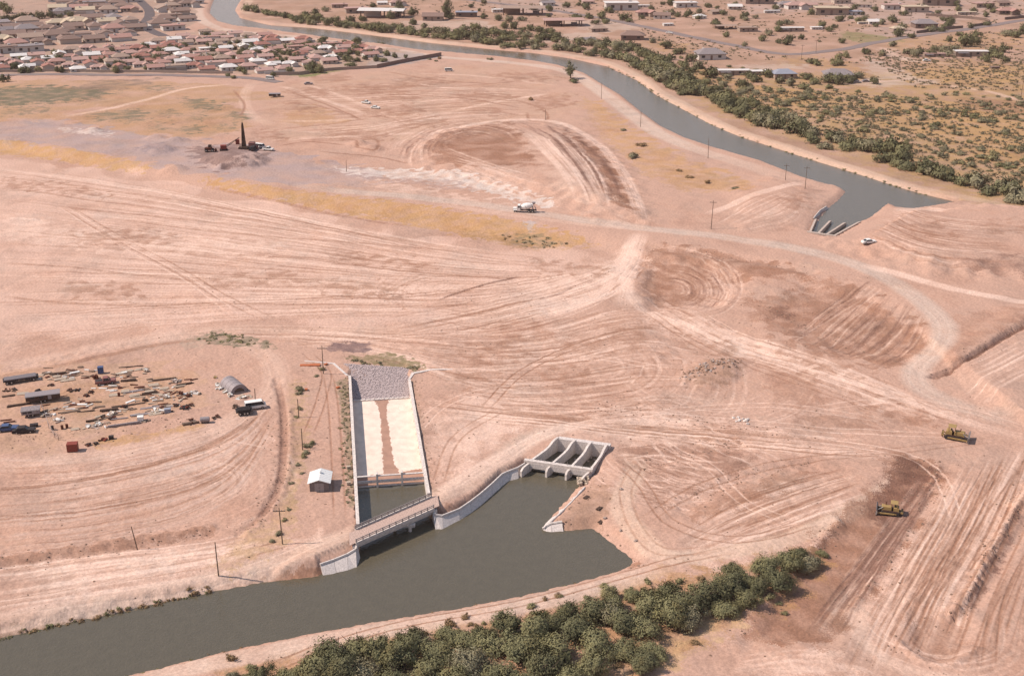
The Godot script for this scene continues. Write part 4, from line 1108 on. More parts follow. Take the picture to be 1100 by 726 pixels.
func sheet(poly: PackedVector2Array, y: float) -> ArrayMesh:
	var m := Msh.new()
	var grown := Geometry2D.offset_polygon(poly, 2.5)
	for ring in (grown if grown.size() else [poly]):
		var idx := Geometry2D.triangulate_polygon(ring)
		for i in range(0, idx.size(), 3):
			var a := Vector3(ring[idx[i]].x, y, ring[idx[i]].y)
			var b := Vector3(ring[idx[i + 1]].x, y, ring[idx[i + 1]].y)
			var c := Vector3(ring[idx[i + 2]].x, y, ring[idx[i + 2]].y)
			if (b - a).cross(c - a).y > 0.0:
				m.tri_n(a, b, c, Vector3.UP)
			else:
				m.tri_n(a, c, b, Vector3.UP)
	return m.mesh()


func make_water() -> void:
	var a := structure("canal_water", sheet(V2(NEAR_CANAL), NEAR_WATER), M.canal_water)
	a.set_meta("label", "olive brown canal water")
	var b := structure("canal_water", sheet(V2(FAR_CANAL), FAR_WATER), M.canal_water)
	b.set_meta("label", "water of the far canal reach")


func make_materials() -> void:
	var ripple := NoiseTexture2D.new()
	ripple.width = 512; ripple.height = 512; ripple.seamless = true; ripple.as_normal_map = true; ripple.bump_strength = 6.0
	ripple.noise = FastNoiseLite.new()
	ripple.noise.frequency = 0.09
	ripple.noise.fractal_octaves = 4
	var m := mat("canal_water", C(0.098, 0.084, 0.057), 0.10, 0.07, 34.0)
	m.metallic_specular = 0.5
	m.normal_enabled = true
	m.normal_texture = ripple
	m.normal_scale = 0.12
	mat("concrete", C(0.80, 0.71, 0.65), 0.9, 0.30, 9.0)
	mat("lining", C(0.82, 0.73, 0.68), 0.9, 0.35, 5.0)
	mat("gate_concrete", C(0.66, 0.53, 0.45), 0.9, 0.35, 5.0)
	mat("cobble", C(0.64, 0.52, 0.505), 0.95, 0.4, 2.0)
	mat("rail_steel", C(0.42, 0.37, 0.36), 0.6, 0.3, 3.0, 0.3)
	mat("white_tin", C(0.80, 0.80, 0.78), 0.55, 0.15, 3.0)
	mat("grey_tin", C(0.27, 0.235, 0.23), 0.6, 0.4, 2.0)
	mat("door_tin", C(0.42, 0.38, 0.37), 0.6, 0.3, 2.0)
	mat("bridge_dirt", C(0.68, 0.49, 0.41), 1.0, 0.4, 4.0)
	mat("wood_pole", C(0.25, 0.175, 0.13), 0.9, 0.5, 1.0)
	mat("plank", C(0.36, 0.25, 0.185), 0.9, 0.6, 1.5)
	mat("plank_dark", C(0.15, 0.095, 0.07), 0.9, 0.5, 1.5)
	mat("plank_pale", C(0.66, 0.53, 0.41), 0.9, 0.4, 1.5)
	mat("steel_grey", C(0.44, 0.385, 0.39), 0.6, 0.4, 1.5, 0.2)
	mat("steel_dark", C(0.055, 0.045, 0.045), 0.7, 0.4, 1.0)
	mat("rust", C(0.20, 0.065, 0.04), 0.9, 0.6, 0.8)
	mat("red_paint", C(0.33, 0.075, 0.05), 0.6, 0.4, 1.0)
	mat("faded_red", C(0.36, 0.16, 0.145), 0.7, 0.4, 1.0)
	mat("blue_paint", C(0.10, 0.15, 0.30), 0.55, 0.4, 1.0)
	mat("orange_mesh", C(0.56, 0.17, 0.07), 0.8, 0.3, 1.0)
	mat("white_paint", C(0.78, 0.76, 0.72), 0.45, 0.12, 2.0)
	mat("yellow_paint", C(0.58, 0.39, 0.155), 0.6, 0.5, 0.8)
	mat("blade_steel", C(0.34, 0.31, 0.30), 0.45, 0.4, 0.8, 0.5)
	mat("tyre", C(0.028, 0.026, 0.026), 0.9)
	mat("glass_dark", C(0.03, 0.035, 0.04), 0.12)
	mat("chrome", C(0.45, 0.44, 0.42), 0.35, 0.0, 1.0, 0.6)
	mat("tail_red", C(0.30, 0.02, 0.02), 0.4)
	mat("asphalt", C(0.165, 0.135, 0.135), 0.95, 0.35, 6.0)
	mat("asphalt_pale", C(0.30, 0.235, 0.22), 0.95, 0.35, 6.0)
	mat("rubble_a", C(0.58, 0.46, 0.40), 0.95, 0.4, 1.0)
	mat("rubble_b", C(0.42, 0.27, 0.195), 0.95, 0.5, 1.0)
	mat("bark", C(0.105, 0.075, 0.055), 0.95, 0.5, 0.6)
	for q in [["roof_pink", 0.52, 0.30, 0.25], ["roof_red", 0.44, 0.21, 0.165], ["roof_brown", 0.32, 0.215, 0.175], ["roof_tan", 0.46, 0.33, 0.26], ["roof_rose", 0.58, 0.37, 0.315], ["roof_grey", 0.33, 0.285, 0.285], ["roof_white", 0.86, 0.81, 0.77], ["roof_cream", 0.66, 0.53, 0.38], ["roof_blue", 0.36, 0.38, 0.45]]:
		mat(q[0], C(q[1], q[2], q[3]), 0.9, 0.35, 7.0)
	for q in [["wall_cream", 0.58, 0.475, 0.395], ["wall_tan", 0.42, 0.32, 0.26], ["wall_white", 0.70, 0.645, 0.60], ["wall_brown", 0.24, 0.17, 0.14], ["wall_block", 0.46, 0.36, 0.30]]:
		mat(q[0], C(q[1], q[2], q[3]), 0.95, 0.25, 5.0)
	for q in [["leaf_olive", 0.195, 0.184, 0.098], ["leaf_grey", 0.235, 0.212, 0.135], ["leaf_scrub", 0.200, 0.168, 0.105], ["leaf_dark", 0.142, 0.137, 0.076], ["leaf_pale", 0.270, 0.240, 0.130], ["leaf_dry", 0.275, 0.185, 0.105]]:
		var leaf := mat(q[0], C(q[1], q[2], q[3]), 1.0)
		leaf.metallic_specular = 0.05
		leaf.vertex_color_use_as_albedo = true
		leaf.backlight_enabled = true
		leaf.backlight = Color(0.25, 0.25, 0.12)


# ---------------------------------------------------------------- concrete works

func P3(x: float, z: float, y: float) -> Vector3:
	return Vector3(x, y, z)


func build_chute() -> void:
	var t := thing("spillway_chute", "long pale concrete chute with stained floor and cobbled upper apron", "spillway", Vector3(CHUTE_AT[0], 0, CHUTE_AT[1]), CHUTE_TURN)
	for s in [[0.0, 0.5, 74.8], [14.5, 5.2, 64.6]]:
		var x: float = s[0]
		var prof := []
		var m := Msh.new()
		m.prism([[s[1], -4.6], [s[2], -4.6], [s[2], 0.32], [s[1] + 1.2, 0.32], [s[1], -0.2]], Vector3(0, 0, 1), Vector3.UP, Vector3(x, 0, 0), Vector3(0.5, 0, 0))
		part(t, "side_wall", m.mesh(), M.concrete)
		var cp := Msh.new()
		cp.box(Vector3(x + 0.25, 0.38, (s[1] + s[2]) * 0.5 + 0.6), Vector3(0.66, 0.12, s[2] - s[1] - 1.2))
		part(t, "coping", cp.mesh(), M.concrete)
	# floor with its wet brown stain, as colour on the slab
	var w := 128
	var h := 384
	var im := Image.create_empty(w, h, false, Image.FORMAT_RGB8)
	var a := C(0.67, 0.545, 0.455)
	var b := C(0.34, 0.20, 0.145)
	var mid := [[12.5, 7.7, 1.75], [14.0, 7.7, 1.5], [17.0, 7.65, 0.95], [20.0, 7.6, 0.8], [25.0, 7.65, 0.8], [30.0, 7.6, 0.95], [36.0, 7.65, 0.9], [40.0, 7.5, 1.1], [43.0, 7.5, 1.05], [47.0, 7.6, 1.3], [48.5, 7.9, 1.7], [56.0, 8.0, 2.0]]
	for j in h:
		var u := 12.5 + (j + 0.5) / h * 42.5
		var c := 7.6
		var r := 1.0
		for k in mid.size() - 1:
			if u >= mid[k][0] and u <= mid[k + 1][0]:
				var f: float = (u - mid[k][0]) / (mid[k + 1][0] - mid[k][0])
				c = lerpf(mid[k][1], mid[k + 1][1], f)
				r = lerpf(mid[k][2], mid[k + 1][2], f)
		for i in w:
			var v := 0.5 + (i + 0.5) / w * 14.0
			var n := nz.get_noise_2d(v * 0.9, u * 0.5)
			var wet := absf(v - c) + n * 0.28 < r
			if u > 50.6 - 2.2 * smoothstep(8.0, 14.0, v) * (0.6 + 0.5 * n) + n * 0.6:
				wet = true
			var q := 1.0 + 0.05 * nz.get_noise_2d(v * 0.35 + 9.0, u * 0.25) + 0.05 * nf.get_noise_2d(v * 3.0, u * 3.0)
			var col := b if wet else a
			im.set_pixel(i, j, Color(col.r * q, col.g * q, col.b * q))
	var fm := mat("chute_floor", Color.WHITE, 0.9)
	fm.albedo_texture = ImageTexture.create_from_image(im)
	for k in 6:                                            # slabs poured bay by bay, joints between
		var u0 := 12.5 + k * 42.5 / 6.0
		var u1 := u0 + 42.5 / 6.0 - 0.03
		var st := SurfaceTool.new()
		st.begin(Mesh.PRIMITIVE_TRIANGLES)
		for q in [[0.5, u0], [14.5, u0], [14.5, u1], [0.5, u0], [14.5, u1], [0.5, u1]]:
			st.set_normal(Vector3.UP)
			st.set_uv(Vector2((q[0] - 0.5) / 14.0, (q[1] - 12.5) / 42.5))
			st.add_vertex(Vector3(q[0], -2.0, q[1]))
		for q in [[0, -2.0], [1, -2.0], [1, -2.35], [0, -2.0], [1, -2.35], [0, -2.35]]:
			st.set_normal(Vector3(0, 0, 1))
			st.set_uv(Vector2(q[0], (u1 - 12.5) / 42.5))
			st.add_vertex(Vector3(0.5 + 14.0 * q[0], q[1], u1))
		part(t, "floor_slab", st.commit(), fm)
	var bd := Msh.new()
	bd.box(Vector3(7.5, -2.4, 33.5), Vector3(14.2, 0.3, 43.5))
	part(t, "floor_bed", bd.mesh(), M.concrete)
	# sill between floor and cobbles
	var sl := Msh.new()
	sl.cbox(Vector3(7.5, -2.05, 12.2), Vector3(14.0, 0.7, 0.6), 0.08)
	for k in 12:
		sl.cbox(Vector3(1.1 + k * 1.16, -1.75, 12.2), Vector3(0.5, 0.3, 0.55), 0.06)
	part(t, "sill", sl.mesh(), M.concrete)
	var ap := Msh.new()
	ap.quad(Vector3(-3.0, -0.12, -8.0), Vector3(0.3, -2.2, 12.4), Vector3(14.7, -2.2, 12.4), Vector3(15.8, -0.12, -2.0))
	ap.quad(Vector3(-3.0, -0.12, -8.0), Vector3(0.3, -2.2, 12.4), Vector3(0.3, -2.6, 12.4), Vector3(-3.0, -0.6, -8.0))
	part(t, "apron_bed", ap.mesh(), M.cobble)
	var stone := Msh.new()
	var sp := []
	for k in 6:
		sp.append([-0.16 + k * 0.072, 0.26 * sin((k + 0.35) / 5.7 * PI)])
	stone.lathe(Vector3.ZERO, Vector3.UP, sp, 6)
	var mm := MultiMesh.new()
	mm.transform_format = MultiMesh.TRANSFORM_3D
	mm.mesh = stone.mesh()
	var spots := []
	var r := RandomNumberGenerator.new()
	r.seed = 91
	for j in 46:
		for i in 36:
			var f := j / 45.0
			var x0 := lerpf(-2.6, 0.7, f)
			var z0 := lerpf(-7.8, 12.0, f)
			var x1 := lerpf(15.5, 14.4, f)
			var z1 := lerpf(-1.9, 12.0, f)
			var g := (i + 0.5 * (j % 2) + r.randf_range(-0.2, 0.2)) / 36.0
			var s := r.randf_range(0.75, 1.25)
			var bs := Basis(Vector3.UP, r.randf() * TAU).scaled(Vector3(s, s * 0.2, s * r.randf_range(0.8, 1.2)))
			spots.append(Transform3D(bs, Vector3(lerpf(x0, x1, g), lerpf(-0.08, -2.12, f) + r.randf_range(-0.04, 0.06), lerpf(z0, z1, g))))
	mm.instance_count = spots.size()
	for i in spots.size():
		mm.set_instance_transform(i, spots[i])
	var mi := MultiMeshInstance3D.new()
	mi.name = "cobbles"
	mi.multimesh = mm
	mi.material_override = M.cobble
	t.add_child(mi)
	mi.set_meta("kind", "stuff")
	# weir across the foot of the floor, with its two stems and a plank rail
	var wr := Msh.new()
	wr.cbox(Vector3(7.5, -1.0, 55.4), Vector3(14.0, 0.5, 0.5), 0.06)
	wr.box(Vector3(7.5, -3.3, 55.35), Vector3(14.0, 2.6, 0.3))
	part(t, "weir_beam", wr.mesh(), M.concrete)
	for x in [4.75, 9.9]:
		var pr := Msh.new()
		pr.cbox(Vector3(x, -1.6, 55.5), Vector3(0.42, 5.2, 1.0), 0.06)
		part(t, "weir_pier", pr.mesh(), M.concrete)
	var rl := Msh.new()
	rl.box(Vector3(7.5, 0.28, 55.35), Vector3(14.0, 0.16, 0.5))
	part(t, "catwalk", rl.mesh(), M.concrete)
	# wings turned away at the head
	var wg := Msh.new()
	wg.prism([[14.5, 5.6], [15.6, 1.5], [21.0, -0.2], [26.0, 0.6], [26.0, 1.1], [21.0, 0.5], [16.2, 2.2], [15.0, 5.6]], Vector3.RIGHT, Vector3(0, 0, 1), Vector3(0, -1.2, 0), Vector3(0, 1.35, 0))
	part(t, "wing_wall", wg.mesh(), M.concrete)
	var wl := Msh.new()
	wl.prism([[0.0, 1.0], [-3.4, -7.6], [-11.0, -10.4], [-11.0, -9.9], [-3.9, -7.2], [-0.6, 1.0]], Vector3.RIGHT, Vector3(0, 0, 1), Vector3(0, -1.2, 0), Vector3(0, 1.35, 0))
	part(t, "wing_wall", wl.mesh(), M.lining)
	# water standing below the weir
	var pm := Msh.new()
	pm.quad(Vector3(0.3, NEAR_WATER - 0.02, 55.4), Vector3(0.3, NEAR_WATER - 0.02, 82), Vector3(14.7, NEAR_WATER - 0.02, 72), Vector3(14.7, NEAR_WATER - 0.02, 55.4))
	var pw := structure("pool_water", pm.mesh(), M.canal_water)
	pw.position = Vector3(CHUTE_AT[0], 0, CHUTE_AT[1])
	pw.rotation.y = CHUTE_TURN


func build_bridge() -> void:
	var fl := Vector2(-29.95, -200.97)
	var fr := Vector2(-16.04, -214.04)
	var nl := Vector2(-28.99, -195.9)
	var nr := Vector2(-15.54, -208.79)
	var u := (fr - fl).normalized()
	var v := Vector2(-u.y, u.x)
	if v.dot(nl - fl) < 0.0:
		v = -v
	var mid := (fl + fr + nl + nr) / 4.0
	var t := thing("road_bridge", "narrow concrete bridge with dusty deck and grey rails below the chute", "bridge", Vector3(mid.x, 0, mid.y), atan2(-u.y, u.x))
	# local: x along the deck, z towards the near side
	var half := 9.5
	var sk := -1.5                                           # skew: the near side starts this much further along
	var m := Msh.new()
	m.prism([[-half - sk, -2.2], [half - sk, -2.2], [half + sk, 2.2], [-half + sk, 2.2]], Vector3.RIGHT, Vector3(0, 0, 1), Vector3(0, 0.15, 0), Vector3(0, 0.4, 0))
	part(t, "deck_slab", m.mesh(), M.concrete)
	var dm := Msh.new()
	dm.prism([[-half - sk - 1.6, -1.85], [half - sk + 1.2, -1.85], [half + sk + 1.6, 1.85], [-half + sk - 1.2, 1.85]], Vector3.RIGHT, Vector3(0, 0, 1), Vector3(0, 0.554, 0), Vector3(0, 0.06, 0))
	part(t, "dirt_surface", dm.mesh(), M.bridge_dirt)
	for z in [-1.7, 0.0, 1.7]:
		var gm := Msh.new()
		var sx: float = z / 2.2 * sk
		gm.box(Vector3(sx, -0.2, z), Vector3(2.0 * half - 0.4, 0.7, 0.4))
		part(t, "girder", gm.mesh(), M.concrete)
	for s in [-1.0, 1.0]:
		var km := Msh.new()
		km.box(Vector3(s * sk * 0.95, 0.67, s * 2.05), Vector3(2.0 * half, 0.24, 0.26))
		part(t, "kerb", km.mesh(), M.concrete)
		for rail in 2:
			var rm := Msh.new()
			rm.box(Vector3(s * sk * 0.95, 1.08 + rail * 0.36, s * 2.08), Vector3(2.0 * half, 0.14, 0.1))
			part(t, "rail", rm.mesh(), M.rail_steel)
		for k in 13:
			var pm := Msh.new()
			pm.box(Vector3(s * sk * 0.95 - half + 0.1 + k * (2.0 * half - 0.2) / 12.0, 1.06, s * 2.06), Vector3(0.15, 0.98, 0.16))
			part(t, "rail_post", pm.mesh(), M.rail_steel)
	var cp := Msh.new()
	var ang := Basis(Vector3.UP, 0.75)
	cp.cbox(Vector3(1.2, -0.85, 0.6), Vector3(1.0, 0.55, 5.0), 0.08, ang)
	part(t, "pier_cap", cp.mesh(), M.concrete)
	for z in [-1.5, 1.5]:
		var pc := Msh.new()
		pc.tube(Vector3(1.2, -4.5, 0.6) + ang * Vector3(0, 0, z), Vector3(1.2, -1.1, 0.6) + ang * Vector3(0, 0, z), 0.35, 0.35, 12)
		part(t, "pier_column", pc.mesh(), M.concrete)
	for s in [-1.0, 1.0]:
		var am := Msh.new()
		am.prism([[s * half - sk - s * 0.4, -2.15], [s * half + sk - s * 0.4, 2.15], [s * half + sk + s * 0.8, 2.15], [s * half - sk + s * 0.8, -2.15]], Vector3.RIGHT, Vector3(0, 0, 1), Vector3(0, -4.5, 0), Vector3(0, 4.64, 0))
		part(t, "abutment", am.mesh(), M.concrete)


func lining(called: String, label: String, tops: Array, bots: Array, thick := 0.35) -> void:   # sloped concrete lining in panels; tops and bots: [x, z, y] triples
	var o := Vector3(tops[0], 0.0, tops[1])
	var t := thing(called, label, "canal lining", o)
	var k := tops.size() / 3
	for i in k - 1:
		var q := []
		for j in [i, i + 1]:
			q.append(Vector3(tops[j * 3], tops[j * 3 + 2], tops[j * 3 + 1]) - o)
			q.append(Vector3(bots[j * 3], bots[j * 3 + 2], bots[j * 3 + 1]) - o)
		var gap: Vector3 = (q[2] - q[0]).normalized() * 0.025
		var a: Vector3 = q[0] + gap
		var b: Vector3 = q[1] + gap
		var c: Vector3 = q[3] - gap
		var d: Vector3 = q[2] - gap
		var nn := (c - a).cross(b - d).normalized()
		if nn.y < 0.0:
			nn = -nn
		var m := Msh.new()
		var back := -nn * thick
		if (b - a).cross(c - a).dot(nn) < 0.0:
			var sw := a
			a = d
			d = sw
			sw = b
			b = c
			c = sw
		m.quad(a, b, c, d)
		m.quad(a + back, d + back, c + back, b + back)
		m.quad(a, d, d + back, a + back)
		m.quad(b, b + back, c + back, c)
		m.quad(a, a + back, b + back, b)
		m.quad(d, c, c + back, d + back)
		part(t, "lining_panel", m.mesh(), M.lining)
		var cp := Msh.new()                                # rounded-off crest
		cp.tube(q[0] + nn * 0.02, q[2] + nn * 0.02, 0.24, 0.24, 6)
		part(t, "crest", cp.mesh(), M.concrete)


func trip(a: Array, ys: Array) -> Array:
	var o := []
	for i in ys.size():
		o.append_array([a[i * 2], a[i * 2 + 1], ys[i]])
	return o


func build_linings() -> void:
	lining("wing_lining", "white warped wing wall at the shed end of the bridge", trip([-29.1, -197.1] + [-29.1, -195.1] + [-30.6, -194.1] + [-32.9, -192.5, -35.2, -190.9], [0.3, -0.1, -0.6, -0.8, -0.8]), trip([-28.3, -195.2, -28.6, -191.7, -30, -190.6, -32, -189.8, -34.3, -189.1], [-2.6, -2.6, -2.6, -2.6, -2.6]))
	lining("curved_lining", "pale curved concrete bank lining between bridge and intake", trip([-15.7, -210.1] + [-15.1, -208] + [-13.7, -208.3] + [-10.5, -211.1, -8.4, -214.1, -6.4, -217.4, -4.2, -221.5, -2.1, -225.8, -0.6, -227.2, 1.2, -228.5] + [3.2, -230.7], [0.3, -0.2, -0.6, -0.7, -0.7, -0.7, -0.7, -0.7, -0.7, -0.6, -0.4]), trip([-15.4, -209.3, -14.5, -205.5, -13.4, -205.5, -10.3, -208.9, -8, -212, -6, -215.2, -4, -219, -1.9, -223, -0.4, -225.4, 1.4, -226.3, 3, -231.3], [-2.6, -2.6, -2.6, -2.6, -2.6, -2.6, -2.6, -2.6, -2.6, -2.6, -2.6]))
	lining("spit_lining", "long pale concrete edge running along the water side of the earth spit", trip([14.9, -219.7] + [12, -214.3, 9.6, -209.8] + [7.6, -206.9] + [6.2, -205.6], [-0.6, -0.9, -0.9, -1.2, -1.8]), trip([13.7, -222.6, 10.6, -216.7, 8, -211.8, 6.2, -208.5, 5.5, -206.4], [-2.6, -2.6, -2.6, -2.6, -2.6]))
	lining("nose_paving", "white sloping concrete paving on the tip of the earth spit", trip([6, -205.7] + [7.6, -206.5] + [9.8, -206.7], [-1.9, -1.3, -1.0]), trip([6.2, -205.2, 7.8, -204.1, 10.1, -204.5], [-2.6, -2.6, -2.6]))


func slab_wall(m: Msh, a: Vector2, b: Vector2, thick: float, prof: Array, low: float) -> void:   # a wall from a to b; prof: [share, height] of its top
	var u := (b - a)
	var v := Vector2(-u.y, u.x).normalized() * thick * 0.5
	for i in prof.size() - 1:
		var p: Vector2 = a + u * prof[i][0]
		var q: Vector2 = a + u * prof[i + 1][0]
		var y0: float = prof[i][1]
		var y1: float = prof[i + 1][1]
		var c := []
		for w in [[p - v, low], [p + v, low], [q + v, low], [q - v, low], [p - v, y0], [p + v, y0], [q + v, y1], [q - v, y1]]:
			c.append(Vector3(w[0].x, w[1], w[0].y))
		var up: float = (c[5] - c[4]).cross(c[6] - c[4]).y
		if up > 0.0:
			m.hexa(c)
		else:
			m.hexa([c[1], c[0], c[3], c[2], c[5], c[4], c[7], c[6]])


func build_intake() -> void:
	var a := V2([3.8, -230.2])[0]
	var b := V2([16.4, -226.2])[0]
	var c := V2([10, -239.2])[0]
	var d := V2([20.6, -235.8])[0]
	var t := thing("canal_intake", "three-bay concrete intake with low dividing walls on the near canal", "intake", Vector3(a.x, 0, a.y))
	var o := a
	for k in 4:
		var f: float = [0.0, 0.355, 0.68, 1.0][k]
		var m := Msh.new()
		slab_wall(m, a.lerp(b, f) - o, c.lerp(d, f) - o, 0.5, [[-0.02, 0.12], [0.55, 0.28], [0.70, 0.55], [0.80, 1.05], [0.9, 1.3], [1.02, 1.3]], -4.2)
		part(t, "dividing_wall", m.mesh(), M.concrete)
	var m2 := Msh.new()
	slab_wall(m2, c - o, d - o, 0.5, [[0.0, 1.15], [1.0, 1.15]], -4.2)
	part(t, "back_wall", m2.mesh(), M.lining)
	var n := (c - a).normalized()
	var m3 := Msh.new()
	slab_wall(m3, c + n * 0.95 - o, d + n * 0.95 - o, 1.4, [[-0.03, 0.85], [1.03, 0.85]], -0.4)
	part(t, "back_slab", m3.mesh(), M.lining)
	var m4 := Msh.new()
	var e := (b - a).normalized()
	slab_wall(m4, a - e * 1.2 - o, b + e * 0.6 - o, 0.9, [[0.0, 0.42], [1.0, 0.42]], -0.05)
	part(t, "walkway", m4.mesh(), M.concrete)
	var m5 := Msh.new()
	slab_wall(m5, a - n * 0.3 - o, b - n * 0.3 - o, 0.5, [[0.0, -0.1], [1.0, -0.1]], -1.25)
	part(t, "headwall", m5.mesh(), M.lining)
	for f in [0.0, 0.355, 0.68, 1.0]:
		var m6 := Msh.new()
		var p := a.lerp(b, f) - o
		slab_wall(m6, p - n * 0.2, p - n * (1.9 if f > 0.0 and f < 1.0 else 3.4), 0.45, [[0.0, -0.12], [0.75, -0.3], [1.0, -0.9]], -4.2)
		part(t, "pier" if f > 0.0 and f < 1.0 else "side_wall", m6.mesh(), M.concrete)
	for k in 9:                                             # handrail stubs on the walkway
		var p := a.lerp(b, k / 8.0) - o
		var m7 := Msh.new()
		m7.tube(Vector3(p.x, 0.42, p.y), Vector3(p.x, 1.2, p.y), 0.04, 0.04, 6)
		part(t, "rail_post", m7.mesh(), M.rail_steel)
	var pm := Msh.new()
	var ins := [a, b, d, c]
	var q := []
	for p in ins:
		q.append(Vector3(p.x, NEAR_WATER + 0.25, p.y))
	pm.quad(q[0], q[1], q[2], q[3])
	structure("pool_water", pm.mesh(), M.canal_water)
	# loose pale rock tipped beside the intake
	var rr := RandomNumberGenerator.new()
	rr.seed = 12
	for k in 26:
		var px := V2([14.7, -223.7])[0] + Vector2(rr.randf_range(-1.1, 1.3), rr.randf_range(-1.8, 1.6))
		rock("pale_rock", "pale angular rock tipped on the bank beside the intake", "rocks by the intake", Vector3(px.x, -1.0 + rr.randf_range(-0.5, 0.35), px.y), rr.randf_range(0.3, 0.6), M.plank_pale, rr)
	for k in 11:
		var px := V2([11.2, -237.5])[0].lerp(V2([18.3, -236.2])[0], k / 10.0) + Vector2(rr.randf_range(-1.4, 1.4), rr.randf_range(-2.5, 2.5))
		rock("basin_rock", "small pale stone showing above water inside the intake bays", "stones in the intake bays", Vector3(px.x, NEAR_WATER + 0.22, px.y), rr.randf_range(0.2, 0.4), M.rubble_a, rr)


var rocks := []
func rock_mesh() -> ArrayMesh:
	if rocks.is_empty():
		var r := RandomNumberGenerator.new()
		r.seed = 33
		for k in 5:
			var m := Msh.new()
			var p := []
			for y in [-0.7, 0.0, 0.75]:
				for i in 6:
					var u := i * TAU / 6.0 + r.randf_range(-0.3, 0.3)
					var q: float = (0.75 if y != 0.0 else 1.0) * r.randf_range(0.75, 1.1)
					p.append(Vector3(cos(u) * q, y * r.randf_range(0.8, 1.1), -sin(u) * q))
			for l in 2:
				for i in 6:
					var j := (i + 1) % 6
					m.quad(p[l * 6 + i], p[l * 6 + j], p[l * 6 + 6 + j], p[l * 6 + 6 + i])
			for i in 4:
				m.tri(p[12], p[13 + i], p[(14 + i) if i < 4 else 12])
				m.tri(p[0], p[2 + i] if i < 4 else p[0], p[1 + i])
			rocks.append(m.mesh())
	return rocks[rng.randi() % 5]


func rock(called: String, label: String, group: String, at: Vector3, s: float, m: Material, r: RandomNumberGenerator) -> void:
	var o := MeshInstance3D.new()
	o.name = numbered(called)
	o.mesh = rock_mesh()
	o.material_override = m
	add_child(o)
	o.position = at
	o.rotation = Vector3(r.randf() * 0.6, r.randf() * TAU, r.randf() * 0.6)
	o.scale = Vector3(s * r.randf_range(0.8, 1.3), s * r.randf_range(0.6, 0.9), s)
	tag(o, label, "rock", group)


func build_far_gate() -> void:
	var w := [[100.5, -392.2, 106.8, -410.4], [102.9, -390.5, 111.4, -408.1], [105.4, -389.1, 116, -405.7], [107.3, -387.3, 121.5, -406.9]]
	var o := Vector2(w[0][0], w[0][1])
	var t := thing("far_gate", "small concrete gate structure with four slanting walls at the far canal inlet", "intake", Vector3(o.x, 0, o.y))
	for k in 4:
		var m := Msh.new()
		slab_wall(m, Vector2(w[k][0], w[k][1]) - o, Vector2(w[k][2], w[k][3]) - o, 0.7, [[0.0, 3.1], [0.9, 2.6], [1.0, 2.3]], -0.8)
		part(t, "gate_wall", m.mesh(), M.gate_concrete)
	var h := Msh.new()
	slab_wall(h, Vector2(w[0][0], w[0][1]) - o - Vector2(1, 0), Vector2(w[3][0], w[3][1]) - o + Vector2(0.6, 0.4), 0.9, [[0.0, 3.2], [1.0, 3.2]], -0.8)
	part(t, "headwall", h.mesh(), M.gate_concrete)
	var pm := Msh.new()
	var q := []
	for p in [[101, -394.8], [107.6, -389.3], [123, -409.6], [109.4, -416.7]]:
		q.append(Vector3(p[0], FAR_WATER + 0.012, p[1]))
	pm.quad(q[0], q[1], q[2], q[3])
	structure("pool_water", pm.mesh(), M.canal_water)
	lining("far_gate_lining", "short concrete bank lining beside the far gate", trip([105.9, -410.1, 110.3, -419.8, 114.2, -426.1], [2.7, 2.6, 2.4]), trip([107.8, -413, 112.2, -421.5, 116.1, -427.8], [1.2, 1.2, 1.2]))


func build_shed() -> void:
	var t := thing("pump_shed", "small grey shed with white gable roof standing beside the chute", "shed", Vector3(-39.2, hat(-39.2, -219.2), -219.2), 0.05)
	var m := Msh.new()
	var w := 1.95
	var d := 2.3
	m.prism([[-w, -0.2], [w, -0.2], [w, 2.1], [0, 2.75], [-w, 2.1]], Vector3.RIGHT, Vector3.UP, Vector3(0, 0, -d), Vector3(0, 0, 2 * d))
	part(t, "wall", m.mesh(), M.grey_tin)
	for s in [-1.0, 1.0]:
		var rm := Msh.new()
		rm.prism([[0, 2.86], [s * 2.35, 2.06], [s * 2.35, 1.98], [0, 2.77]], Vector3.RIGHT, Vector3.UP, Vector3(0, 0, -d - 0.35), Vector3(0, 0, 2 * d + 0.7))
		var ro := part(t, "roof", rm.mesh(), M.white_tin)
		for k in 8:
			var sm := Msh.new()
			var z := -d - 0.2 + k * (2 * d + 0.4) / 7.0
			sm.tube(Vector3(0, 2.88, z), Vector3(s * 2.35, 2.09, z), 0.035, 0.035, 4)
			part(ro, "seam", sm.mesh(), M.white_tin)
	var vm := Msh.new()
	vm.tube(Vector3(0, 2.7, -0.6), Vector3(0, 3.15, -0.6), 0.22, 0.22, 8)
	vm.lathe(Vector3(0, 3.15, -0.6), Vector3.UP, [[0.0, 0.34], [0.2, 0.03]], 8)
	part(t, "roof_vent", vm.mesh(), M.white_tin)
	for s in [-0.48, 0.48]:
		var dm := Msh.new()
		dm.cbox(Vector3(s, 0.98, d + 0.03), Vector3(0.92, 1.96, 0.06), 0.02)
		var dp := part(t, "door", dm.mesh(), M.door_tin)
		var hm := Msh.new()
		hm.box(Vector3(s - signf(s) * 0.36, 1.0, d + 0.09), Vector3(0.06, 0.16, 0.06))
		part(dp, "handle", hm.mesh(), M.steel_dark)


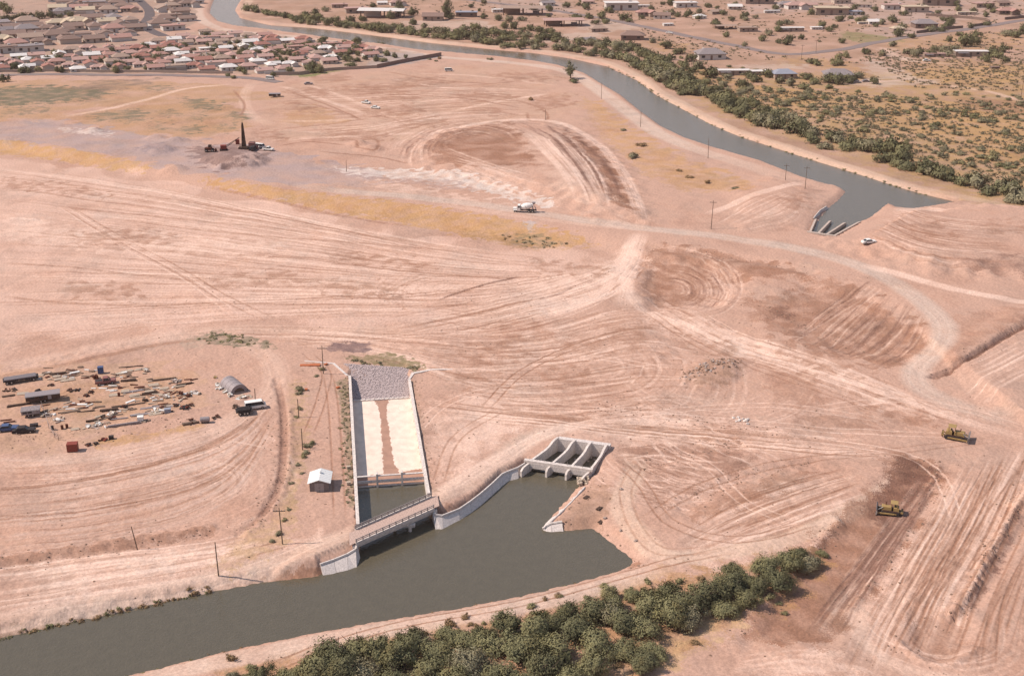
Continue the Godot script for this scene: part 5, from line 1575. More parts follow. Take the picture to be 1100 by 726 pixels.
func pole(x: float, z: float, tall: float, label: String, arms := 1, lean := 0.0) -> void:
	var t := thing("utility_pole", label, "utility pole", G(x, z, -0.3))
	t.rotation.z = lean
	var m := Msh.new()
	m.tube(Vector3.ZERO, Vector3(0, tall + 0.3, 0), 0.125, 0.085, 8)
	part(t, "post", m.mesh(), M.wood_pole)
	for k in arms:
		var am := Msh.new()
		am.box(Vector3(0, tall - 0.35 - k * 0.8, 0.16), Vector3(2.3, 0.13, 0.13))
		var ap := part(t, "crossarm", am.mesh(), M.wood_pole)
		for s in [-1.05, -0.45, 0.45, 1.05]:
			var im := Msh.new()
			im.lathe(Vector3(s, tall - 0.29 - k * 0.8, 0.16), Vector3.UP, [[0.0, 0.05], [0.1, 0.09], [0.18, 0.04]], 6)
			part(ap, "insulator", im.mesh(), M.door_tin)


func build_poles() -> void:
	var q := [
		[[-47.1, -277.4], 7.5, "tall thin pole beside the orange stack at the chute head", 1],
		[[-49.1, -252.4], 4.6, "short pole among the weeds uphill of the white-roofed shed", 0],
		[[-45.5, -235.4], 5.2, "slim pole between the weeds and the white-roofed shed", 0],
		[[-43, -196.6], 7.8, "pole with crossarm in the straw patch near the canal road", 1],
		[[-52.9, -187], 7.0, "bare pole at the canal road beside the straw patch", 0],
		[[-69.7, -194.9], 5.0, "leaning pole on the earth ridge of the left field", 0],
		[[67.8, -396.6], 10.0, "pole standing alone on the graded slope above the haul road", 1],
		[[106.9, -462.2], 6.4, "pole with crossarm on the canal bank, second from the far gate", 1],
		[[111.3, -447.8], 8.8, "pole with crossarm on the canal bank nearest the far gate", 1],
		[[82.7, -502], 8.6, "bare pole on the canal bank above the tawny strip", 0],
		[[60.6, -567.3], 7.4, "bare pole on the canal bank halfway along the tawny strip", 0],
		[[47.1, -639.4], 8.6, "bare pole on the canal bank near the lone dark tree", 0],
		[[16.2, -582.7], 5.2, "stubby dark post on the pad above the dug bowl", 0],
		[[-66.9, -478.9], 4.6, "short post beside the chalky road near the drill pad", 0],
		[[227.2, -717.2], 11.5, "tall utility pole on the tawny ground beyond the far canal", 2],
		[[268.3, -639.4], 11.5, "tall utility pole beside the dirt track through the scrub", 2],
		[[182.6, -774.5], 9.5, "utility pole by the bend of the country road", 1],
		[[198.5, -802.3], 8.5, "utility pole across the country road from the bend", 1],
		[[313.7, -975.9], 9.5, "utility pole by the walled compound", 1],
		[[-60.9, -261.2], 3.4, "short mast beside the white truck in the yard", 0],
	]
	for p in q:
		pole(p[0][0], p[0][1], p[1], p[2], p[3], 0.12 if p[2].begins_with("leaning") else rng.randf_range(-0.03, 0.03))


# ---------------------------------------------------------------- vehicles and machines

func wheel(t: Node3D, x: float, z: float, r: float, w := 0.22) -> void:
	var m := Msh.new()
	m.lathe(Vector3(x, r, z - w * 0.5), Vector3(0, 0, 1), [[0.0, r * 0.86], [w * 0.2, r], [w * 0.8, r], [w, r * 0.86]], 12)
	var p := part(t, "wheel", m.mesh(), M.tyre)
	var h := Msh.new()
	var s := signf(z)
	h.tube(Vector3(x, r, z + s * w * 0.5 - s * 0.01), Vector3(x, r, z + s * (w * 0.5 + 0.03)), r * 0.5, r * 0.4, 8)
	part(p, "hub", h.mesh(), M.chrome)


func car(called: String, label: String, at: Vector3, turn: float, paint: Material, kind := "sedan", group := "") -> void:
	var t := thing(called, label, "car" if kind == "sedan" else "truck" if kind == "pickup" else "van", at, turn, group)
	var L := 4.9
	var W := 1.8
	var low := [[-L / 2, 0.35], [L / 2, 0.35], [L / 2, 0.72], [L / 2 - 0.15, 0.86], [1.0, 0.98], [-1.5, 0.98], [-L / 2 + 0.1, 0.92], [-L / 2, 0.7]]
	var top := [[0.95, 0.98], [0.35, 1.44], [-1.05, 1.46], [-1.75, 0.98]]
	if kind == "pickup":
		low = [[-L / 2, 0.45], [L / 2, 0.45], [L / 2, 0.85], [L / 2 - 0.12, 1.0], [0.95, 1.08], [-L / 2, 1.08]]
		top = [[1.0, 1.08], [0.6, 1.72], [-0.45, 1.74], [-0.55, 1.08]]
	elif kind == "van":
		low = [[-L / 2, 0.4], [L / 2, 0.4], [L / 2, 0.85], [L / 2 - 0.1, 1.05], [-L / 2, 1.05]]
		top = [[L / 2 - 0.25, 1.05], [L / 2 - 0.9, 1.9], [-L / 2 + 0.1, 1.95], [-L / 2 + 0.02, 1.05]]
	var m := Msh.new()
	m.prism(low, Vector3.RIGHT, Vector3.UP, Vector3(0, 0, -W / 2), Vector3(0, 0, W))
	part(t, "body", m.mesh(), paint)
	var g := Msh.new()
	g.prism(top, Vector3.RIGHT, Vector3.UP, Vector3(0, 0, -W / 2 + 0.12), Vector3(0, 0, W - 0.24))
	part(t, "cabin_glass", g.mesh(), M.glass_dark)
	var r := Msh.new()
	var xa: float = top[1][0]
	var xb: float = top[2][0]
	r.cbox(Vector3((xa + xb) / 2, top[1][1] + 0.03, 0), Vector3(xa - xb + 0.1, 0.08, W - 0.2), 0.03)
	part(t, "roof", r.mesh(), paint)
	for s in [-1.0, 1.0]:
		var pl := Msh.new()
		pl.tube(Vector3(top[0][0], top[0][1], s * (W / 2 - 0.11)), Vector3(xa, top[1][1], s * (W / 2 - 0.13)), 0.05, 0.05, 4)
		pl.tube(Vector3(top[3][0], top[3][1], s * (W / 2 - 0.11)), Vector3(xb, top[2][1], s * (W / 2 - 0.13)), 0.07, 0.07, 4)
		part(t, "pillar", pl.mesh(), paint)
		var hl := Msh.new()
		hl.box(Vector3(L / 2 + 0.01, 0.68, s * 0.65), Vector3(0.06, 0.16, 0.28))
		part(t, "headlight", hl.mesh(), M.chrome)
		var tl := Msh.new()
		tl.box(Vector3(-L / 2 - 0.01, 0.72, s * 0.68), Vector3(0.06, 0.14, 0.26))
		part(t, "tail_light", tl.mesh(), M.tail_red)
		for x in [-1.45, 1.5]:
			wheel(t, x, s * (W / 2 - 0.08), 0.34)
	if kind == "pickup":
		var bd := Msh.new()
		bd.box(Vector3(-1.5, 1.085, 0), Vector3(1.7, 0.02, 1.45))
		part(t, "bed", bd.mesh(), M.steel_dark)


func mixer_truck(at: Vector3, turn: float) -> void:
	var t := thing("mixer_truck", "white concrete mixer truck driving along the haul road dike", "truck", at, turn)
	var c := Msh.new()
	c.prism([[1.7, 0.9], [2.95, 0.9], [2.95, 1.75], [2.6, 2.75], [1.7, 2.8]], Vector3.RIGHT, Vector3.UP, Vector3(0, 0, -1.15), Vector3(0, 0, 2.3))
	part(t, "cab", c.mesh(), M.white_paint)
	var g := Msh.new()
	g.quad(Vector3(2.93, 1.85, 1.0), Vector3(2.93, 1.85, -1.0), Vector3(2.66, 2.6, -1.0), Vector3(2.66, 2.6, 1.0))
	for s in [-1.0, 1.0]:
		g.box(Vector3(2.2, 2.2, s * 1.155), Vector3(0.7, 0.6, 0.02))
	part(t, "cab_window", g.mesh(), M.glass_dark)
	var hd := Msh.new()
	hd.cbox(Vector3(3.6, 1.3, 0), Vector3(1.3, 0.9, 1.7), 0.12)
	part(t, "hood", hd.mesh(), M.white_paint)
	for s in [-1.0, 1.0]:
		var f := Msh.new()
		f.cbox(Vector3(3.55, 1.0, s * 1.0), Vector3(1.3, 0.24, 0.45), 0.06)
		part(t, "fender", f.mesh(), M.white_paint)
		var hl := Msh.new()
		hl.box(Vector3(4.27, 1.2, s * 0.7), Vector3(0.05, 0.22, 0.22))
		part(t, "headlight", hl.mesh(), M.chrome)
		for x in [3.5, -1.4, -2.7]:
			wheel(t, x, s * 1.0, 0.52, 0.34 if x > 0 else 0.5)
	var fr := Msh.new()
	fr.box(Vector3(-0.3, 0.85, 0), Vector3(7.6, 0.3, 0.9))
	part(t, "frame", fr.mesh(), M.steel_dark)
	var dr := Msh.new()
	var ax := Vector3(-1.0, 0.24, 0).normalized()
	dr.lathe(Vector3(1.45, 1.75, 0), ax, [[0.0, 0.7], [0.6, 1.0], [1.5, 1.2], [2.4, 1.2], [3.4, 0.95], [4.4, 0.6]], 18)
	var d := part(t, "drum", dr.mesh(), M.white_paint)
	var sp := Msh.new()
	for k in 26:
		var u0 := k / 26.0
		var u1 := (k + 1) / 26.0
		var p := []
		for u in [u0, u1]:
			var along: float = 0.6 + u * 3.4
			var rr := 1.22 if along < 2.6 and along > 1.4 else 1.06 if along < 3.4 and along > 0.6 else 0.9
			var an: float = u * TAU * 1.5
			p.append(Vector3(1.45, 1.75, 0) + ax * along + (Vector3(0, 0, 1) * cos(an) + ax.cross(Vector3(0, 0, 1)) * sin(an)) * rr)
		sp.tube(p[0], p[1], 0.05, 0.05, 4, false)
	part(d, "spiral_band", sp.mesh(), M.steel_grey)
	var ho := Msh.new()
	ho.lathe(Vector3(-3.05, 2.9, 0), Vector3.UP, [[0.0, 0.3], [0.8, 0.75]], 10)
	part(t, "hopper", ho.mesh(), M.steel_grey)
	var ch := Msh.new()
	ch.box(Vector3(-3.7, 1.6, 0), Vector3(0.2, 1.6, 0.5), Basis(Vector3(0, 0, 1), -0.4))
	part(t, "chute", ch.mesh(), M.steel_grey)
	var su := Msh.new()
	su.box(Vector3(-2.7, 1.6, 0), Vector3(0.3, 1.6, 1.5))
	su.box(Vector3(1.55, 1.4, 0), Vector3(0.25, 1.1, 1.4))
	part(t, "drum_stand", su.mesh(), M.steel_grey)


func bulldozer(label: String, at: Vector3, turn: float, size: float) -> void:
	var t := thing("bulldozer", label, "bulldozer", at, turn)
	t.scale = Vector3.ONE * size
	for s in [-1.0, 1.0]:
		var m := Msh.new()
		var prof := [[-2.2, 0.55], [-2.05, 0.18], [-1.7, 0.02], [1.6, 0.02], [1.95, 0.18], [2.1, 0.55], [1.95, 0.9], [1.6, 1.06], [-1.7, 1.12], [-2.05, 0.95]]
		m.prism(prof, Vector3.RIGHT, Vector3.UP, Vector3(0, 0, s * 1.1 - 0.3), Vector3(0, 0, 0.6))
		var tr := part(t, "track", m.mesh(), M.steel_dark)
		for k in 16:
			var g := Msh.new()
			g.box(Vector3(-1.75 + k * 0.225, 1.12, s * 1.1), Vector3(0.06, 0.09, 0.62))
			part(tr, "grouser", g.mesh(), M.rust)
		var rf := Msh.new()
		rf.box(Vector3(-0.05, 0.6, s * 1.42), Vector3(2.9, 0.3, 0.1))
		part(t, "track_frame", rf.mesh(), M.yellow_paint)
		var arm := Msh.new()
		arm.box(Vector3(1.0, 0.62, s * 1.62), Vector3(4.0, 0.3, 0.2), Basis(Vector3(0, 0, 1), -0.04))
		part(t, "push_arm", arm.mesh(), M.yellow_paint)
		var cy := Msh.new()
		cy.tube(Vector3(1.7, 1.75, s * 0.62), Vector3(2.75, 1.0, s * 0.7), 0.1, 0.07, 8)
		part(t, "lift_cylinder", cy.mesh(), M.chrome)
	var b := Msh.new()
	b.cbox(Vector3(0.9, 1.45, 0), Vector3(2.3, 1.15, 1.25), 0.14)
	part(t, "engine_hood", b.mesh(), M.yellow_paint)
	var gr := Msh.new()
	gr.box(Vector3(2.07, 1.4, 0), Vector3(0.06, 0.95, 1.1))
	part(t, "grille", gr.mesh(), M.steel_dark)
	var ex := Msh.new()
	ex.tube(Vector3(1.1, 1.95, 0.25), Vector3(1.1, 2.85, 0.25), 0.1, 0.1, 8)
	part(t, "exhaust_stack", ex.mesh(), M.rust)
	var rear := Msh.new()
	rear.cbox(Vector3(-1.35, 1.5, 0), Vector3(1.3, 1.2, 1.7), 0.16)
	part(t, "fuel_tank", rear.mesh(), M.yellow_paint)
	var st := Msh.new()
	st.cbox(Vector3(-0.75, 1.75, 0), Vector3(0.6, 0.35, 0.7), 0.08)
	st.cbox(Vector3(-1.0, 2.05, 0), Vector3(0.18, 0.6, 0.7), 0.06)
	part(t, "seat", st.mesh(), M.steel_dark)
	for x in [-1.5, -0.15]:
		for s in [-0.8, 0.8]:
			var p := Msh.new()
			p.box(Vector3(x, 2.4, s), Vector3(0.12, 1.35, 0.12))
			part(t, "canopy_post", p.mesh(), M.yellow_paint)
	var ca := Msh.new()
	ca.cbox(Vector3(-0.82, 3.1, 0), Vector3(1.75, 0.12, 1.95), 0.05)
	part(t, "canopy", ca.mesh(), M.yellow_paint)
	# curved blade
	var bl := Msh.new()
	var pr := []
	for k in 7:
		var u := k / 6.0
		pr.append([2.95 + 0.32 * (2.0 * u - 1.0) * (2.0 * u - 1.0), 0.05 + u * 1.55])
	for k in range(6, -1, -1):
		var u := k / 6.0
		pr.append([2.83 + 0.32 * (2.0 * u - 1.0) * (2.0 * u - 1.0), 0.05 + u * 1.55])
	bl.prism(pr, Vector3.RIGHT, Vector3.UP, Vector3(0, 0, -2.1), Vector3(0, 0, 4.2))
	part(t, "blade", bl.mesh(), M.blade_steel)
	var rp := Msh.new()
	rp.box(Vector3(-2.75, 0.95, 0), Vector3(0.5, 0.4, 2.0))
	rp.box(Vector3(-2.3, 0.9, 0.6), Vector3(0.8, 0.2, 0.2))
	rp.box(Vector3(-2.3, 0.9, -0.6), Vector3(0.8, 0.2, 0.2))
	var rpp := part(t, "ripper_frame", rp.mesh(), M.yellow_paint)
	for s in [-0.8, 0.0, 0.8]:
		var sh := Msh.new()
		sh.prism([[-2.65, 1.3], [-2.95, 1.3], [-2.9, 0.5], [-2.6, 0.1], [-2.65, 0.5]], Vector3.RIGHT, Vector3.UP, Vector3(0, 0, s - 0.06), Vector3(0, 0, 0.12))
		part(rpp, "ripper_shank", sh.mesh(), M.steel_dark)


func drill_rig() -> void:
	var b: Array = [-116.6, -519.7]
	var t := thing("drill_rig", "tall dark lattice drill rig standing on the grey gravel pad", "drill rig", G(b[0], b[1]))
	var tall := 10.6
	for s in [[-1, -1], [1, -1], [1, 1], [-1, 1]]:
		var m := Msh.new()
		m.tube(Vector3(s[0] * 0.8, 0, s[1] * 0.8), Vector3(s[0] * 0.3, tall, s[1] * 0.3), 0.15, 0.1, 6)
		part(t, "derrick_leg", m.mesh(), M.plank_dark)
	for k in 12:
		var y0 := k * tall / 12.0
		var y1 := (k + 1) * tall / 12.0
		var r0 := lerpf(0.8, 0.3, k / 12.0)
		var r1 := lerpf(0.8, 0.3, (k + 1) / 12.0)
		var m := Msh.new()
		for s in 4:
			var q0 := Basis(Vector3.UP, s * PI / 2)
			m.tube(q0 * Vector3(-r0, y0, r0), q0 * Vector3(r1, y1, r1), 0.09, 0.09, 4, false)
			m.tube(q0 * Vector3(r0, y0, r0), q0 * Vector3(-r1, y1, r1), 0.09, 0.09, 4, false)
			m.tube(q0 * Vector3(-r1, y1, r1), q0 * Vector3(r1, y1, r1), 0.09, 0.09, 4, false)
		part(t, "lattice", m.mesh(), M.plank_dark)
	var cb := Msh.new()
	cb.lathe(Vector3(0, tall, 0), Vector3.UP, [[0.0, 0.4], [0.4, 0.4], [1.2, 0.08]], 8)
	part(t, "crown_block", cb.mesh(), M.plank_dark)
	var kl := Msh.new()
	kl.tube(Vector3(0, 0, 0), Vector3(0, 11, 0), 0.35, 0.3, 8)
	part(t, "drill_stem", kl.mesh(), M.rust)
	var fl := Msh.new()
	fl.cbox(Vector3(0, 0.5, 0), Vector3(4.4, 1.0, 3.4), 0.08)
	part(t, "rig_floor", fl.mesh(), M.plank_dark)
	var en := Msh.new()
	en.cbox(Vector3(3.6, 1.6, 0.4), Vector3(2.6, 2.9, 2.4), 0.15)
	en.cbox(Vector3(5.4, 0.9, 0.4), Vector3(1.4, 1.5, 2.0), 0.1)
	part(t, "engine_house", en.mesh(), M.faded_red)
	b = [-121.4, -529]
	crate("red_tank", "red box tank standing beside the drill rig mast", "tank", G(b[0], b[1]), Vector3(1.7, 2.0, 1.7), 0.2, M.red_paint)
	b = [-124.7, -516.1]
	var c := thing("conveyor_crane", "red machine with a slanting boom reaching towards the drill rig", "crane", G(b[0], b[1]), 0.25)
	var bd := Msh.new()
	bd.cbox(Vector3(0, 1.5, 0), Vector3(2.6, 1.7, 2.0), 0.12)
	part(c, "body", bd.mesh(), M.red_paint)
	var tk := Msh.new()
	tk.cbox(Vector3(0, 0.35, 0.9), Vector3(3.4, 0.7, 0.55), 0.15)
	tk.cbox(Vector3(0, 0.35, -0.9), Vector3(3.4, 0.7, 0.55), 0.15)
	part(c, "crawler", tk.mesh(), M.steel_dark)
	var bm := Msh.new()
	for q in [[0.3, 0.3], [0.3, -0.3], [-0.3, 0.3], [-0.3, -0.3]]:
		bm.tube(Vector3(1.0, 1.6 + q[0], q[1]), Vector3(7.0, 5.2 + q[0] * 0.4, q[1] * 0.4), 0.09, 0.07, 5)
	part(c, "boom", bm.mesh(), M.steel_dark)
	b = [-130.3, -514.3]
	var w := thing("brown_loader", "low brown loader parked at the edge of the drill pad", "loader", G(b[0], b[1]), 0.1)
	var wb := Msh.new()
	wb.cbox(Vector3(-0.5, 1.3, 0), Vector3(3.0, 1.1, 2.0), 0.15)
	part(w, "body", wb.mesh(), M.rust)
	var wc := Msh.new()
	wc.cbox(Vector3(0.2, 2.4, 0), Vector3(1.3, 1.3, 1.4), 0.1)
	part(w, "cab", wc.mesh(), M.plank_dark)
	var wk := Msh.new()
	wk.prism([[2.2, 0.2], [3.0, 0.3], [2.6, 1.2], [2.2, 1.2]], Vector3.RIGHT, Vector3.UP, Vector3(0, 0, -1.2), Vector3(0, 0, 2.4))
	part(w, "bucket", wk.mesh(), M.rust)
	for s in [-1.0, 1.0]:
		for x in [-1.4, 1.2]:
			wheel(w, x, s * 1.0, 0.65, 0.5)
	b = [-110, -521.5]
	car("white_van", "white van parked nearest the drill rig engine house", G(b[0], b[1]), -0.5, M.white_paint, "van")
	b = [-105.4, -516.1]
	car("white_pickup", "white pickup parked at the end of the drill rig row", G(b[0], b[1]), -0.35, M.white_paint, "pickup")
	b = [-112.2, -516.1]
	car("dark_van", "dark van squeezed between the drill rig and white van", G(b[0], b[1]), 1.4, M.steel_dark, "van")


func crate(called: String, label: String, category: String, at: Vector3, s: Vector3, turn: float, m: Material, group := "") -> void:   # a box with a lid and skids
	var t := thing(called, label, category, at, turn, group)
	var b := Msh.new()
	b.cbox(Vector3(0, s.y * 0.5 + 0.06, 0), Vector3(s.x, s.y - 0.1, s.z), 0.05)
	part(t, "body", b.mesh(), m)
	var l := Msh.new()
	l.cbox(Vector3(0, s.y + 0.05, 0), Vector3(s.x + 0.08, 0.1, s.z + 0.08), 0.03)
	part(t, "lid", l.mesh(), m)
	for q in [-0.35, 0.35]:
		var k := Msh.new()
		k.box(Vector3(0, 0.03, q * s.z), Vector3(s.x * 0.96, 0.14, 0.12))
		part(t, "skid", k.mesh(), M.plank_dark)


func stack(called: String, label: String, at: Vector3, l: float, rows: int, layers: int, turn: float, m: Material, group: String, r: RandomNumberGenerator) -> void:   # planks or beams laid up in layers
	var t := thing(called, label, "lumber", at, turn, group)
	var w := 0.34
	for y in layers:
		for k in rows:
			if y > 0 and r.randf() < 0.25:
				continue
			var b := Msh.new()
			var ll := l * r.randf_range(0.8, 1.0)
			b.box(Vector3(r.randf_range(-0.05, 0.05) * l, 0.12 + y * 0.22, (k - (rows - 1) / 2.0) * (w + 0.06)), Vector3(ll, 0.2, w), Basis(Vector3.UP, r.randf_range(-0.03, 0.03)))
			part(t, "plank", b.mesh(), m)


func heap(called: String, label: String, at: Vector3, n: int, spread: float, size: float, mats: Array, r: RandomNumberGenerator, group := "") -> void:   # a tipped heap of boards and blocks
	var t := thing(called, label, "scrap heap", at, r.randf() * TAU, group)
	for k in n:
		var b := Msh.new()
		var d := absf(r.randfn(0.0, 0.45)) * spread
		var u := r.randf() * TAU
		b.box(Vector3.ZERO, Vector3(size * r.randf_range(0.6, 2.2), size * r.randf_range(0.15, 0.6), size * r.randf_range(0.4, 1.0)))
		var o := part(t, "piece", b.mesh(), mats[r.randi() % mats.size()])
		o.position = Vector3(cos(u) * d, maxf(0.1, 0.55 * size * (1.0 - d / spread)) + r.randf() * 0.15, sin(u) * d)
		o.rotation = Vector3(r.randf_range(-0.4, 0.4), r.randf() * TAU, r.randf_range(-0.4, 0.4))


func drum_barrel(label: String, at: Vector3, m: Material, group: String) -> void:
	var t := thing("steel_drum", label, "drum", at, 0.0, group)
	var b := Msh.new()
	b.lathe(Vector3.ZERO, Vector3.UP, [[0.0, 0.3], [0.28, 0.3], [0.3, 0.325], [0.32, 0.3], [0.6, 0.3], [0.62, 0.325], [0.64, 0.3], [0.9, 0.3]], 10)
	part(t, "shell", b.mesh(), m)
	var l := Msh.new()
	l.tube(Vector3(0, 0.88, 0), Vector3(0, 0.93, 0), 0.31, 0.31, 10)
	part(t, "lid", l.mesh(), m)


func trailer(called: String, label: String, at: Vector3, turn: float, l: float, h: float, wall: Material, roof: Material) -> void:
	var t := thing(called, label, "trailer", at, turn)
	var b := Msh.new()
	b.box(Vector3(0, 0.7 + h / 2, 0), Vector3(l, h, 2.5))
	part(t, "body", b.mesh(), wall)
	var r := Msh.new()
	r.prism([[-1.45, 0.7 + h], [1.45, 0.7 + h], [1.3, 0.86 + h], [-1.3, 0.86 + h]], Vector3(0, 0, 1), Vector3.UP, Vector3(-l / 2 - 0.1, 0, 0), Vector3(l + 0.2, 0, 0))
	part(t, "roof", r.mesh(), roof)
	var dr := Msh.new()
	dr.box(Vector3(l * 0.2, 0.75 + h * 0.42, 1.27), Vector3(0.8, h * 0.8, 0.06))
	part(t, "door", dr.mesh(), M.door_tin)
	for k in 2:
		var wn := Msh.new()
		wn.box(Vector3(-l * 0.3 + k * l * 0.26, 0.8 + h * 0.6, 1.27), Vector3(0.9, 0.6, 0.05))
		part(t, "window", wn.mesh(), M.glass_dark)
	for s in [-1.0, 1.0]:
		for x in [-0.5, 0.4]:
			wheel(t, x, s * 1.05, 0.38)
	var hi := Msh.new()
	hi.box(Vector3(l / 2 + 0.8, 0.55, 0), Vector3(1.7, 0.14, 0.2))
	part(t, "hitch", hi.mesh(), M.steel_dark)


func flatbed(called: String, label: String, at: Vector3, turn: float, l: float, pipe_mat: Material) -> void:
	var t := thing(called, label, "trailer", at, turn)
	var b := Msh.new()
	b.box(Vector3(0, 0.95, 0), Vector3(l, 0.25, 2.4))
	part(t, "bed", b.mesh(), M.steel_dark)
	for k in 5:
		var p := Msh.new()
		p.tube(Vector3(-l / 2 + 0.3, 1.28, -0.9 + k * 0.45), Vector3(l / 2 - 0.6 + 0.2 * (k % 2), 1.28, -0.9 + k * 0.45), 0.2, 0.2, 8)
		part(t, "pipe", p.mesh(), pipe_mat)
	for s in [-1.0, 1.0]:
		for x in [-l / 2 + 0.9, -l / 2 + 1.9, l / 2 - 1.2]:
			wheel(t, x, s * 1.0, 0.45, 0.3)


func quonset(at: Vector3, turn: float) -> void:
	var t := thing("arched_hut", "grey arched metal hut with dark open end in the yard", "hut", at, turn)
	var l := 6.6
	var n := 12
	var rad := 2.2
	for k in 7:                                             # corrugated sheets side by side
		var m := Msh.new()
		var x0 := -l / 2 + k * l / 7.0
		var x1 := x0 + l / 7.0 - 0.03
		for i in n:
			var u0 := PI * i / n
			var u1 := PI * (i + 1) / n
			var ra := rad + (0.03 if k % 2 == 0 else 0.0)
			m.quad(Vector3(x0, sin(u0) * ra, cos(u0) * ra), Vector3(x1, sin(u0) * ra, cos(u0) * ra), Vector3(x1, sin(u1) * ra, cos(u1) * ra), Vector3(x0, sin(u1) * ra, cos(u1) * ra))
		part(t, "roof_sheet", m.mesh(), M.steel_grey)
	var e := Msh.new()
	for i in n:
		var u0 := PI * i / n
		var u1 := PI * (i + 1) / n
		e.tri(Vector3(-l / 2 + 0.05, 0, 0), Vector3(-l / 2 + 0.05, sin(u0) * rad, cos(u0) * rad), Vector3(-l / 2 + 0.05, sin(u1) * rad, cos(u1) * rad))
	part(t, "end_wall", e.mesh(), M.steel_grey)
	var f := Msh.new()
	for i in n:
		var u0 := PI * i / n
		var u1 := PI * (i + 1) / n
		f.quad(Vector3(l / 2 - 0.1, sin(u0) * rad * 0.62, cos(u0) * rad * 0.62), Vector3(l / 2 - 0.1, sin(u0) * rad, cos(u0) * rad), Vector3(l / 2 - 0.1, sin(u1) * rad, cos(u1) * rad), Vector3(l / 2 - 0.1, sin(u1) * rad * 0.62, cos(u1) * rad * 0.62))
	part(t, "door_frame", f.mesh(), M.steel_grey)


func build_machines() -> void:
	var b: Array = [98.2, -241.3]
	bulldozer("yellow bulldozer heading right beside the haul track, blade down in front", G(b[0], b[1]), -0.42, 0.95)
	b = [74.8, -209.9]
	bulldozer("smaller yellow bulldozer with bright blade at work on the dark cut strip", G(b[0], b[1]), PI - 0.32, 0.82)
	b = [4.7, -418.9]
	mixer_truck(G(b[0], b[1]), PI - 0.06)
	b = [115.2, -374.3]
	car("white_car", "white car alone on the mound above the haul road bend", G(b[0], b[1]), 0.25, M.white_paint, "sedan")
	b = [-75.5, -626.2]
	car("white_pickup", "white pickup on the graded pad, beside a second white car", G(b[0], b[1]), -0.5, M.white_paint, "pickup")
	b = [-69.4, -613.6]
	car("white_car", "white car just behind the white pickup on the pad", G(b[0], b[1]), -0.4, M.white_paint, "sedan")
	b = [-114.1, -682.2]
	car("grey_car", "grey car on the dirt beside the estate's lawn strip", G(b[0], b[1]), 0.2, M.steel_grey, "sedan")
	b = [-139, -700.9]
	car("white_van", "white van parked where the estate road meets the dirt", G(b[0], b[1]), -0.3, M.white_paint, "van")
	b = [-37.8, -730.7]
	car("white_van", "white van alone on the pale pad by the canal", G(b[0], b[1]), 0.1, M.white_paint, "van")
	b = [-126.1, -644.8]
	trailer("dark_trailer", "low dark trailer standing alone on the pad near the estate", G(b[0], b[1]), 0.1, 6.0, 1.2, M.plank_dark, M.steel_grey)
	b = [114.2, -898.6]
	car("white_car", "white car driving on the country road", G(b[0], b[1], 0.1), -0.35, M.white_paint, "sedan")
	b = [259.4, -766.9]
	car("white_car", "white car parked on the dirt near the long white trailers", G(b[0], b[1]), 0.0, M.white_paint, "sedan")
	for q in [[194.9, -688.3], [201, -691.4]]:
		car("grey_car", "grey car parked by the grey roofed house in the scrub", G(q[0], q[1]), 0.1, M.steel_grey, "sedan", "cars by the scrub house")
	for q in [[-14.1, -1046.1], [-7, -1039.3]]:
		car("white_car", "white car parked by the pale ramada roofs beyond the canal", G(q[0], q[1]), 0.3, M.white_paint, "sedan", "cars by the ramadas")
	drill_rig()
	# rubble heap: broken concrete
	var r := RandomNumberGenerator.new()
	r.seed = 5
	for k in 130:
		var u := r.randf()
		var p := V2([42.3, -272.8])[0].lerp(V2([57.2, -283.4])[0], u) + Vector2(r.randfn(0, 1.3), r.randfn(0, 2.0) - 1.5)
		var pale := r.randf() < (0.75 - 0.6 * u)
		rock("broken_slab" if pale else "brown_boulder", "pale broken concrete chunk in the rubble heap" if pale else "dark brown rubble block in the rubble heap", "rubble heap chunks" if pale else "rubble heap blocks", G(p.x, p.y, r.randf_range(-0.1, 0.12)), r.randf_range(0.15, 0.48), M.rubble_a if pale else M.rubble_b, r)
	for k in 14:
		var p := V2([50.6, -250.4])[0].lerp(V2([54.4, -249.9])[0], r.randf()) + Vector2(r.randfn(0, 0.8), r.randfn(0, 1.0))
		rock("white_slab", "white concrete fragment lying on the track below the rubble heap", "white fragments on the track", G(p.x, p.y, 0.05), r.randf_range(0.25, 0.5), M.concrete, r)
	for q in [[22.2, -217.8], [18.2, -207.3], [20.9, -202.7], [23.4, -198.9]]:
		rock("bank_boulder", "single boulder beside the looping track near the spit", "boulders by the looping track", G(q[0], q[1], 0.1), 0.42, M.rubble_a, r)
	for q in [[15, -215.1], [17.3, -210.6], [17.4, -206.9]]:
		stack("dark_timber", "dark timber lying on the slope of the earth spit", G(q[0], q[1]), 1.6, 2, 1, 0.9, M.plank_dark, "timbers on the spit", r)


